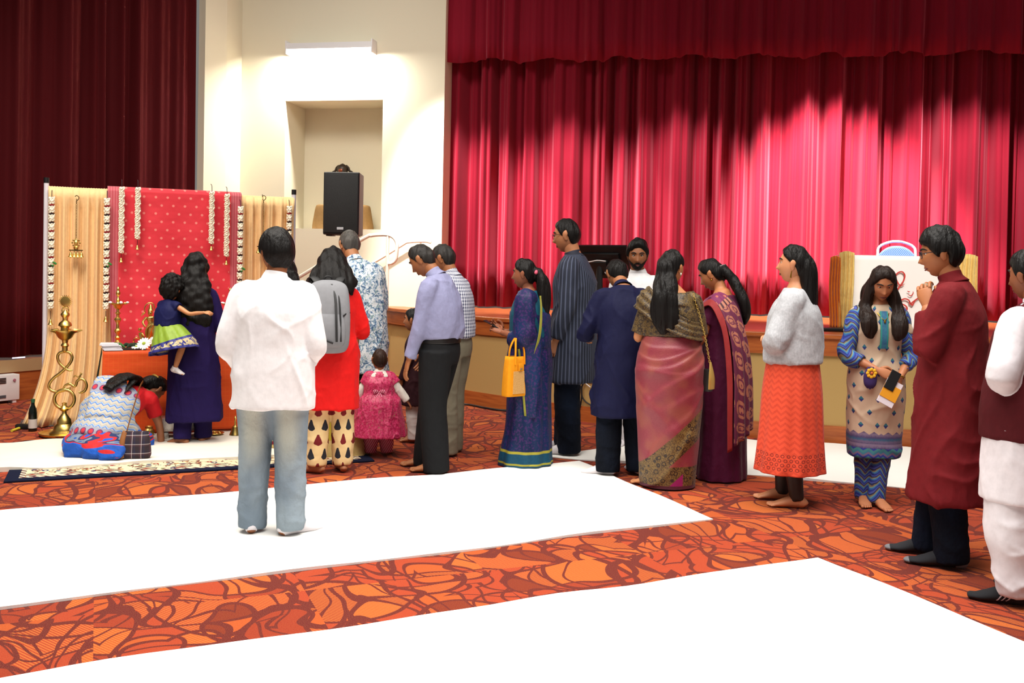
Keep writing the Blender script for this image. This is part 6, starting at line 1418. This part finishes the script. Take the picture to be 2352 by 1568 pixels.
def pf(th, f):
    z = f*1.09; a = th-1.5*PI; a = (a+PI) % (2*PI)-PI; r = 0
    for zc, sl, am, w, cu in ((1.00, -.02, .035, .020, .05), (.93, .05, .03, .016, .06), (.86, .09, .05, .022, .06), (.79, .03, .03, .015, .05), (.70, .12, .05, .022, .05), (.62, .02, .03, .016, .06), (.52, -.10, .045, .020, .03), (.44, .16, .04, .02, .0), (.36, .10, .03, .018, .02), (.29, .2, .05, .02, 0)):
        d = z-(zc+sl*a-cu*math.cos(a*1.3)+.02*math.sin(a*3+zc*20)); r += am*(math.exp(-(d/w)**2) if d > 0 else math.exp(-(d/(w*2.6))**2))*math.exp(-(a/1.5)**4)
    return r
p.skirt('saree', PS, [(.012, .20, .17), (.04, .20, .17), (.2, .21, .175), (.45, .225, .185), (.7, .24, .2), (.88, .245, .205), (1.0, .225, .185), (1.10, .195, .155)], (.010, 7, 3), n=200, sub=24, solid=.004, ex=pf)
p.sheet('pallu', GBR, [[(-.165, .07, 1.44), (-.16, -.045, 1.455), (-.10, -.135, 1.39), (.02, -.172, 1.28), (.13, -.155, 1.22), (.205, -.03, 1.2), (.16, .11, 1.17)], [(-.215, .07, 1.40), (-.225, -.04, 1.40), (-.13, -.155, 1.31), (.02, -.182, 1.21), (.14, -.17, 1.155), (.218, -.04, 1.14), (.17, .11, 1.1)], [(-.25, .06, 1.30), (-.262, -.03, 1.30), (-.15, -.165, 1.22), (.01, -.188, 1.13), (.15, -.175, 1.085), (.222, -.05, 1.07), (.18, .1, 1.03)]], wav=lambda I, J: .006*np.sin(I*20+J*2))
p.sheet('shoulder_drape', GBR, [[(.12, .09, 1.40), (.155, .0, 1.43), (.165, -.09, 1.37)], [(.19, .09, 1.33), (.21, .0, 1.36), (.205, -.09, 1.29)]])
# gold purse on chain
ct = p.W(V((.15, -.085, 1.405))*k); pb_ = at(1617, 898, ct.y+.05); t = thing('purse', 'gold and black purse on a chain over the pink saree woman\'s shoulder', 'purse', (pb_.x, pb_.y, pb_.z), rad(-40))
GOLDP = plain('gold_leather', '#c8a85a', .35, .5)
g = G(); g.box(-.055, .055, -.03, .03, 0, .16, bev=.012); build(g, 'bag', plain('black_leather', '#12100e', .45), t)
g = G(); g.tube([(.058, 0, .02), (.058, 0, .1), (.045, 0, .21)], [(.012, .042), (.012, .04), (.006, .01)], 14, side=(1, 0, 0)); build(g, 'gold_gusset', GOLDP, t)
g = G(); g.box(-.05, -.02, -.034, -.028, .03, .13); build(g, 'red_stripe', plain('red_leather', '#b03018', .5), t)
c0 = M.Rotation(rad(40), 4, 'Z') @ (ct-V(t.location)); c1_ = V((.04, 0, .2))
g = G(); N_ = 34
P = [c1_*(1-f)+c0*f+V((.012*math.sin(f*PI), -.0, 0)) for f in np.linspace(0, 1, N_)]
for i, q in enumerate(P):
    i0 = len(g.v); g.tube([(.006*math.cos(a), (i % 2)*.0, .011*math.sin(a)) for a in np.linspace(0, 2*PI, 9)[:-1]], .0024, 5, sub=1, closed=True)
    g.xf(M.Translation(q) @ M.Rotation(.6 if i % 2 else -.9, 4, 'Z'), i0)
build(g, 'chain', GOLDP, t)
# -- woman in magenta saree
def pais():
    t = Mat('paisley_pallu', rough=.7, sheen=.08); o = t.xyz(t.uv); u, v = o[0], o[1]
    cu, cv, _ = t.cells(u, v, .12, .10); d = t.dist(t.mt('MULTIPLY', cu, .8), t.mt('ADD', cv, t.mt('MULTIPLY', cu, .4))); n = t.noise(t.scale(t.uv, 60, 60, 1), 1, 2)
    body = t.mt('MULTIPLY', t.mt('LESS_THAN', d, .041), t.mt('GREATER_THAN', n, .40)); ring = t.mt('SUBTRACT', 1, t.mt('MULTIPLY', t.mt('GREATER_THAN', d, .016), t.mt('LESS_THAN', d, .024)))
    c1 = t.mix(t.mt('MULTIPLY', body, ring), '#5a0f34', '#a0604a')
    cu, cv, _ = t.cells(u, v, .11, .085); d = t.dist(cu, cv); c0 = t.mix(t.mt('MULTIPLY', t.mt('LESS_THAN', d, .020), t.mt('GREATER_THAN', n, .42)), '#6a0c46', '#a85a48')
    c = t.mix(t.mt('GREATER_THAN', u, .34), c0, c1); bb_ = t.mt('MULTIPLY', t.band(u, .30, .36), 1.0); c = t.mix(bb_, c, t.mix(t.mt('GREATER_THAN', t.mt('FRACT', t.mt('MULTIPLY', v, 20)), .5), '#3a0c20', '#a86a54'))
    t.col(c); t.bumpnoise(9, 9, 3, .4, .03); return t
PAI = pais(); MS = cloth_mat('magenta_saree', '#4a0a2e', .7, wrinkle=.5, sheen=.08); CORB = cloth_mat('copper_border', '#8c2a2a', .6, sheen=.08)
x, y = loc(1655, 1098)
p = Person('woman in deep magenta saree with paisley end piece looking down', x, y, 52, 1.63, '#b07047', 'f', lean=4, neck=26, pitch=26, yaw=10, aL=((-.18, .28, -1), (.25, .62, -.75)), aR=((.15, .3, -1), (-.35, .6, -.5)), feet=((-.08, .02, 20), (.1, .0, 0)), thick=1.02, hands=((None, (.8, -.3, .3)), None))
p.body(); p.face(bindi=True)
p.hair(HL_TIED, .018, HAIR, [([p.hp(0, -.09, .02), p.hp(.0, -.115, -.04), p.hp(.0, -.14, -.11), p.S(1.42, .02, -.145), p.S(1.34, .03, -.17), p.S(1.26, .04, -.17), p.S(1.19, .045, -.155)], [(.05, .045), (.045, .04), (.045, .04), (.05, .04), (.055, .042), (.045, .035), (.015, .012)])], strand=.005, seed=15)
k = p.k
g = G(); g.tube([p.hp(-.045, -.095, .03), p.hp(-.03, -.118, .03), p.hp(.0, -.128, .03)], .004, 6); build(g, 'hair_clip', plain('silver_clip', '#c8c8c8', .3, .8), p.hairo)
g = G(); g.ball(p.hp(-.083, -.004, -.045), (.006, .006, .009), 8); build(g, 'earring', plain('gold', '#a8802a', .3, .9), p.e)
p.top('blouse', MS, hem=1.0, hemr=(.17, .135), slL=-.42, slR=-.4, sr=(.068, .064, .06, .05), neckz=1.40, neckr=.10)
p.skirt('saree', MS, [(.012, .215, .19), (.05, .215, .19), (.3, .205, .18), (.6, .21, .18), (.85, .21, .185), (1.0, .19, .165), (1.12, .175, .14)], (.03, 12, 6))
g = G(); g.tube([p.S(z) for z in (1.0, 1.1, 1.25, 1.34, 1.38)], [(.19*k, .16*k), (.18*k, .15*k), (.19*k, .15*k), (.16*k, .115*k), (.09*k, .08*k)], 24, side=(1, 0, 0))
place('bodice_drape', remesh(g, .01, 3, lambda Q: .008*wrinkle(Q, 5, 4, 3)), MS, p.e)
p.sheet('pallu', PAI, [[(-.07, .11, 1.40), (-.085, .0, 1.445), (-.06, -.12, 1.35), (-.03, -.20, 1.1), (.0, -.235, .85), (.02, -.24, .58), (.02, -.24, .42)], [(-.13, .11, 1.38), (-.15, .0, 1.425), (-.15, -.115, 1.32), (-.14, -.20, 1.1), (-.12, -.235, .82), (-.11, -.245, .52), (-.10, -.245, .36)], [(-.19, .11, 1.33), (-.215, .0, 1.385), (-.225, -.09, 1.28), (-.225, -.16, 1.1), (-.22, -.195, .82), (-.215, -.20, .5), (-.205, -.20, .30)]], sub=8, wav=lambda I, J: .010*np.sin(I*22)*J)
p.sheet('pallu_border', CORB, [[(-.185, .125, 1.335), (-.212, .01, 1.392), (-.228, -.09, 1.288), (-.23, -.15, 1.1), (-.228, -.185, .82), (-.222, -.19, .5), (-.21, -.19, .27)], [(-.215, .125, 1.30), (-.245, .01, 1.345), (-.255, -.07, 1.24), (-.25, -.115, 1.1), (-.25, -.15, .80), (-.245, -.16, .48), (-.23, -.16, .25)]], sub=8)
# -- woman in grey sweater and orange skirt
x, y = loc(1812, 1158)
KN = Mat('grey_knit', rough=.95, sheen=.08); n1 = KN.noise(KN.scale(KN.obj, 70, 70, 70), 1, 3); KN.col(KN.mix(n1, '#8d8f94', '#c4c5c9'))
u_, v_ = KN.around(.2); wv_ = KN.n('TexWave', {'Vector': KN.comb(u_, v_, 0), 'Scale': 40.0, 'Distortion': 2.0}).outputs['Fac']; KN.bumpv(wv_, .15, .006); KN.bumpnoise(7, 7, 6, .45, .04)
OL = Mat('coral_lace', rough=.85, sheen=.05); o = OL.xyz(OL.uv); u, v = o[0], o[1]
tri = OL.mt('ABSOLUTE', OL.mt('SUBTRACT', OL.mt('FRACT', OL.mt('MULTIPLY', u, 16)), .5)); zz = OL.mt('FRACT', OL.mt('MULTIPLY', OL.mt('ADD', v, OL.mt('MULTIPLY', tri, .05)), 26)); n = OL.noise(OL.scale(OL.uv, 120, 120, 1), 1, 2)
lc = OL.mix(OL.mt('MULTIPLY', OL.mt('GREATER_THAN', zz, .55), n), '#d84a2a', '#b83018'); cu, cv, _ = OL.cells(u, v, .035, .028); d = OL.dist(cu, cv); hole = OL.mt('MULTIPLY', OL.band(v, .03, .14), OL.mt('MULTIPLY', OL.mt('GREATER_THAN', d, .007), OL.mt('LESS_THAN', d, .011)))
OL.col(OL.mix(hole, lc, '#6e1a0e')); OL.bumpv(zz, .25, .004)
p = Person('woman in grey knit sweater and coral lace skirt with long straight hair', x, y, 66, 1.70, '#c6865f', 'f', lean=-2, neck=3, pitch=-4, aL=((-.30, .34, -1), (.95, .22, -.02)), aR=((.2, .34, -1), (-.95, .2, .1)), feet=((-.085, -.06, 10), (.10, .06, 10)), thick=1.02)
p.body(); p.face()
p.hair(HL_TIED, .018, HAIR, [([p.hp(0, -.05, .04), p.hp(0, -.095, -.03), p.hp(0, -.115, -.14), p.hp(0, -.13, -.27), p.hp(-.005, -.14, -.40), p.hp(-.005, -.14, -.50), p.hp(-.005, -.135, -.56)], [(.06, .06), (.075, .06), (.085, .055), (.09, .05), (.085, .045), (.065, .035), (.025, .015)])], strand=.004, seed=18, fz=1.5)
g = G(); g.tube([p.hp(-.085, -.005, -.04), p.hp(-.086, -.004, -.065), p.hp(-.086, -.003, -.085)], [.002, .004, .006], 8); build(g, 'earring', plain('gold', '#a8802a', .3, .9), p.e)
p.pants(plain('black_leggings', '#17181a', .5), 'leggings', r=(.09, .062, .055), end=.05, endr=.046, fold=(.002, 4, 6))
p.skirt('skirt', OL, [(.235, .26, .225), (.3, .255, .22), (.5, .235, .205), (.75, .22, .19), (.95, .20, .165), (1.04, .185, .15)], (.03, 13, 7))
p.top('sweater', KN, hem=.86, hemr=(.21, .18), hip=(.215, .185), waist=(.21, .18), chest=(.205, .165), sr=(.085, .082, .078, .058), slL=.9, slR=.9, fold=(.006, 3.5, 2.5), neckz=1.44, neckr=.085, seed=13)
# -- woman in floral kurta facing the camera
def chev():
    t = Mat('chevron_print', rough=.8); o = t.xyz(t.obj); u = t.mt('ADD', o[0], t.mt('MULTIPLY', o[1], .5)); tri = t.mt('ABSOLUTE', t.mt('SUBTRACT', t.mt('FRACT', t.mt('MULTIPLY', u, 11)), .5))
    n = t.noise(t.scale(t.obj, 9, 9, 9), 1, 2); v = t.mt('ADD', t.mt('ADD', o[2], t.mt('MULTIPLY', tri, .12)), t.mt('MULTIPLY', n, .06)); f = t.mt('FRACT', t.mt('MULTIPLY', v, 22))
    t.col(t.ramp(f, [(0, '#1f2f86'), (.22, '#2a63a0'), (.4, '#5f8f98'), (.52, '#7a6a4a'), (.66, '#20264e'), (.82, '#3f4f9c')], 'CONSTANT')); t.bumpnoise(10, 10, 6, .5, .03); return t
CHV = chev()
def flk():
    t = Mat('beige_print', rough=.85); u, v = t.around(.19); cu, cv, _ = t.cells(t.mt('ADD', u, 5), v, .125, .085)
    d = t.mt('ADD', t.mt('ABSOLUTE', cu), t.mt('ABSOLUTE', cv)); m_ = t.mt('MULTIPLY', t.mt('LESS_THAN', d, .020), t.mt('GREATER_THAN', t.mt('ADD', d, t.mt('MULTIPLY', cv, 1.2)), .004-.008))
    c = t.mix(t.noise(t.scale(t.obj, 5, 5, 5), 1, 2), '#b59c84', '#c8b096'); c = t.mix(m_, c, t.mix(t.mt('GREATER_THAN', cv, 0), '#23306e', '#2c6f80'))
    tri = t.mt('ABSOLUTE', t.mt('SUBTRACT', t.mt('FRACT', t.mt('MULTIPLY', u, 13)), .5)); e = t.mt('ADD', t.mt('MULTIPLY', tri, .04), .49)
    n = t.noise(t.scale(t.obj, 90, 90, 90), 1, 2); bc = t.ramp(t.mt('ADD', t.mt('FRACT', t.mt('MULTIPLY', v, 14)), t.mt('MULTIPLY', n, .3)), [(0, '#3a3560'), (.35, '#6a5a78'), (.55, '#2f5a78'), (.75, '#4a3f6a'), (1, '#7a6a84')])
    c = t.mix(t.mt('LESS_THAN', v, e), c, bc); c = t.mix(t.mt('LESS_THAN', v, .40), c, t.ramp(t.mt('FRACT', t.mt('ADD', t.mt('MULTIPLY', v, 18), t.mt('MULTIPLY', tri, .8))), [(0, '#3a7a80'), (.3, '#26358c'), (.55, '#6a5a7a'), (.8, '#2f6f86')], 'CONSTANT'))
    t.col(c); t.bumpnoise(9, 9, 6, .4, .03); return t
x, y = loc(2004, 1158)
p = Person('woman in beige kurta with blue printed sleeves facing the camera with crossed hands', x, y, 176, 1.585, '#ae6f4b', 'f', lean=2, neck=16, pitch=26, yaw=-4, aR=((.30, .12, -1), (-.78, .62, -.42)), aL=((-.28, .10, -1), (.52, .66, -.62)), hands=(((.35, .3, -1), (.3, -.8, -.1)), ((-.9, .25, -.35), (0, -.9, -.3))), feet=((-.01, .06, 12), (.06, -.03, -8)))
p.body(hc=(40, 35)); p.face()
p.hair([(0, .080), (20, .066), (40, .046), (60, .015), (72, -.05), (90, -.09), (180, -.12)], .018, hairmat('dark_brown_hair', '#0c0807', '#2c1d16', 60), [([p.hp(-.06, .0, .0), p.hp(-.088, .01, -.08), p.hp(-.10, .05, -.16), p.S(1.32, -.11, .135), p.S(1.24, -.10, .15), p.S(1.2, -.09, .15)], [(.035, .05), (.035, .055), (.05, .05), (.06, .035), (.05, .03), (.02, .015)]),
    ([p.hp(.06, .0, .0), p.hp(.088, .01, -.08), p.hp(.10, .05, -.16), p.S(1.34, .11, .135), p.S(1.26, .10, .15), p.S(1.21, .09, .15)], [(.035, .05), (.035, .055), (.05, .05), (.06, .035), (.055, .03), (.02, .015)]), ([p.hp(0, -.06, .0), p.hp(0, -.09, -.12), p.hp(0, -.1, -.28)], [(.09, .06), (.12, .06), (.1, .03)])], strand=.005, seed=21, part=True)
p.pants(CHV, r=(.088, .068, .058), end=.035, endr=.056, fold=(.007, 3, 5))
o = p.top('kurta', flk(), hem=.36, hemr=(.185, .155), hip=(.198, .16), waist=(.168, .14), chest=(.178, .148), slL=-.5, slR=-.5, sr=(.066, .06, .055, .05), seed=17, fold=(.008, 3.5, 2), neckz=1.44, neckr=.075)
k = p.k
for sh, el, wr, nm in ((p.shL, p.elL, p.wrL, 'L'), (p.shR, p.elR, p.wrR, 'R')):
    g = G(); g.tube([p.S(1.355, (-.10 if nm == 'L' else .10)), sh, (sh+el)/2, el, el+(wr-el)*.45, el+(wr-el)*.5], [r*k for r in (.064, .068, .066, .062, .056, .054)], 18)
    place('sleeve', remesh(g, .009, 3, lambda Q: .006*fnoise(Q, 3, 6, 6)), CHV, o)
g = G(); YK = Mat('teal_placket', rough=.7); oo = YK.xyz(YK.obj); YK.col(YK.mix(YK.mt('GREATER_THAN', YK.mt('ABSOLUTE', oo[0]), .018*k), YK.mix(YK.noise(YK.scale(YK.obj, 60, 60, 60), 1, 2), '#1f2f7a', '#2f7f86'), '#1f7f78'))
P = [p.S(1.40, 0, .115), p.S(1.33, 0, .143), p.S(1.22, 0, .158), p.S(1.14, 0, .148)]; g.tube(P, [(.028*k, .006*k)]*4, 14, side=(1, 0, 0), sq=.4); wrap(build(g, 'placket', YK, o), o, .004) if 0 else build(g, 'placket', YK, o)
g = G(); g.tube([p.S(1.43, -.06, .04), p.S(1.38, -.035, .115), p.S(1.34, 0, .15), p.S(1.38, .035, .115), p.S(1.43, .06, .04), p.S(1.45, 0, -.05)], .0028, 6, closed=True); g.ball(p.S(1.33, 0, .155), (.007, .005, .009), 8); build(g, 'necklace', plain('gold', '#a8802a', .3, .9), p.e)
fd = V((.35, .3, -1)).normalized(); wz = p.wrL
g = G(); a_ = wz-fd*.015*k; g.tube([a_-fd*.004, a_+fd*.004], [.031*k]*2, 18, cap=False); build(g, 'bangle', plain('gold', '#a8802a', .3, .9), p.e, solid=.006)
bw = p.W(wz+fd*.10*k+V((.045, .035, -.0))); bz = p.e.rotation_euler.z
t = thing('booklet', 'yellow and white booklet held by the woman in beige kurta', 'booklet', tuple(bw), bz); t.rotation_euler = (rad(10), rad(-28), bz)
g = G(); g.box(-.055, .055, -.006, 0, -.085, .085, bev=.002); build(g, 'pages', plain('booklet_white', '#d8ccd2', .6), t, smooth=False)
g = G(); g.box(-.056, .056, .0005, .004, -.045, .05); build(g, 'cover_panel', plain('booklet_yellow', '#d8900f', .6), t, smooth=False)
bw2 = p.W(wz+fd*.03*k+V((.05, .045, .02))); g = G(); g.box(-.033, .033, -.004, .004, -.065, .065, bev=.003); o = build(g, 'phone', BLACK, None, bw2, bz, smooth=False, label='black phone tucked behind the booklet of the woman in beige kurta', cat='phone'); o.rotation_euler = (rad(10), rad(-28), bz)
bw3 = p.W(p.elR*.45+p.wrR*.55+V((-.03, .06, -.07))); t = thing('cloth_pouch', 'small pouch with a yellow flower hanging from the beige kurta woman\'s wrist', 'pouch', tuple(bw3), bz)
g = G(); g.tube([(0, 0, -.09), (0, 0, -.06), (0, 0, 0), (0, 0, .05)], [(.02, .012), (.04, .025), (.042, .026), (.02, .012)], 16, side=(1, 0, 0)); build(g, 'pouch', cloth_mat('violet_pouch', '#3a2a5a', .8), t)
g = G()
for a in range(8): g.ball((.024*math.cos(a*PI/4), .026, .012+.024*math.sin(a*PI/4)), (.012, .005, .012), 8)
build(g, 'flower', plain('yellow_petal', '#e0a818', .7), t); g = G(); g.ball((0, .031, .012), (.01, .005, .01), 8); build(g, 'flower_centre', plain('flower_orange', '#c05a1a', .7), t)
# -- teenager in maroon kurta
x, y = loc(2176, 1290)
MAR = cloth_mat('maroon_linen', '#641016', .85, weave=350, wrinkle=.3, var=.2)
p = Person('young man with glasses in long maroon kurta raising a hand to his chin', x, y, 58, 1.78, '#a76942', 'm', lean=2, neck=16, pitch=10, yaw=14, aL=((-.22, .30, -1), (.42, .10, 1)), aR=((.2, -.12, -1), (0, .0, -1)), hands=(((.25, .25, .9), (.9, -.2, -.1)), None), feet=((-.10, -.03, 10), (.09, .10, 12)))
p.body(barefoot=False, hc=(48, 25)); p.face(glasses='#1c2630'); p.hair([(0, .056), (25, .052), (45, .040), (64, .022), (78, -.03), (90, -.004), (104, .0), (112, -.05), (140, -.085), (180, -.092)], .026, HAIR, top=.008, strand=.005)
p.pants(jeans('indigo_jeans', '#070b16', '#0d1424', None), r=(.105, .09, .085), end=.03)
p.top('kurta', MAR, hem=.345, hemr=(.25, .20), hip=(.22, .175), waist=(.20, .16), chest=(.205, .155), sr=(.08, .075, .07, .056), slL=.82, slR=.85, collar=dict(h=.04), seed=19, fold=(.011, 3.5, 1.0))
SK = Mat('grey_black_sock', rough=.95); oo = SK.xyz(SK.obj); SK.col('#1c1d22'); p.socks(SK)
for i in (0, 1):
    f = p.feet[i]; a = p.ankle(i); yw = rad(f[2]); d = V((-math.sin(yw), math.cos(yw), 0))
    g = G(); c = V((a.x, a.y, 0))+d*.19*p.k+V((0, 0, .017)); i0 = len(g.v); g.ball((0, 0, 0), (.036, .036, .0165), 14); g.xf(M.Translation(c) @ M.Rotation(yw, 4, 'Z'), i0); c2_ = V((a.x, a.y, 0))-d*.04*p.k+V((0, 0, .034)); build(g, 'toe_patch', plain('sock_grey', '#6a6a6e', .95), p.e); g = G(); i0 = len(g.v); g.ball((0, 0, 0), (.0385, .042, .032), 14); g.xf(M.Translation(c2_) @ M.Rotation(yw, 4, 'Z'), i0); build(g, 'heel_patch', plain('sock_grey', '#6a6a6e', .95), p.e)
hd = p.W(p.wrL+V((.25, .25, .9)).normalized()*.10*p.k+V((.03, -.02, .0))); t = thing('small_cup', 'small pale cup held in the raised hand of the young man in maroon', 'cup', tuple(hd), 0); g = G(); g.lathe([(.016, -.02), (.02, -.018), (.024, .02), (.021, .02), (.016, -.012), (.001, -.012)], 16); build(g, 'cup', plain('cup_pale', '#b8bca8', .4), t)
# -- man in maroon vest at the right edge
x, y = loc(2354, 1378)
VES = cloth_mat('maroon_vest', '#45080f', .85, weave=400, wrinkle=.2, var=.2); WK = cloth_mat('white_kurta', '#cfc8cc', .9, wrinkle=.15)
p = Person('man in maroon vest over a white kurta at the right edge of the photo', x+.0, y, 30, 1.66, '#8d5538', 'm', lean=3, neck=14, pitch=6, lat=10, aL=((-.56, -.12, -1), (1, .35, .0)), aR=((.3, .05, -1), (.1, 1, 0)), feet=((-.12, -.02, 30), (.12, .03, 0)), thick=1.05, wid=1.02)
p.body(barefoot=False); p.face(); p.hair(HL_SHORT, .02)
p.pants(WK, r=(.135, .125, .11), end=.05, endr=.08, fold=(.013, 2.2, 5))
p.top('kurta', WK, hem=.50, hemr=(.23, .19), hip=(.215, .175), waist=(.205, .16), chest=(.20, .15), sr=(.082, .08, .075, .06), slL=.75, slR=.75, fold=(.003, 4, 3), collar=dict(h=.035), vox=.011)
p.top('vest', VES, hem=.80, hemr=(.228, .20), hip=(.228, .20), waist=(.21, .185), chest=(.205, .172), sleeves=False, neckz=1.45, neckr=.08, fold=(.005, 3, 2), extra=[([p.S(1.36, -.13), p.S(1.365, 0), p.S(1.36, .13)], [.085, .10, .085]), ([p.S(.80), p.S(1.2), p.S(1.34), p.S(1.42)], [(.225, .205), (.21, .18), (.19, .158), (.14, .12)])])
SK2 = plain('black_sock', '#121318', .95); so = p.socks(SK2)
for j in range(3):
    g = G(); f = p.feet[0]; a = p.ankle(0); yw = rad(f[2]); i0 = len(g.v); k = p.k; g.tube([V((-.03*k, .0+.02*j, .085*k-.012*j)), V((-.043*k, .01+.02*j, .05*k)), V((-.046*k, .03+.02*j, .018*k))], .003, 6); g.xf(M.Translation((a.x, a.y, 0)) @ M.Rotation(yw, 4, 'Z'), i0); wrap(build(g, 'sock_stripe', plain('sock_stripe', '#c8c8d0', .9), p.e), so[0], .001)
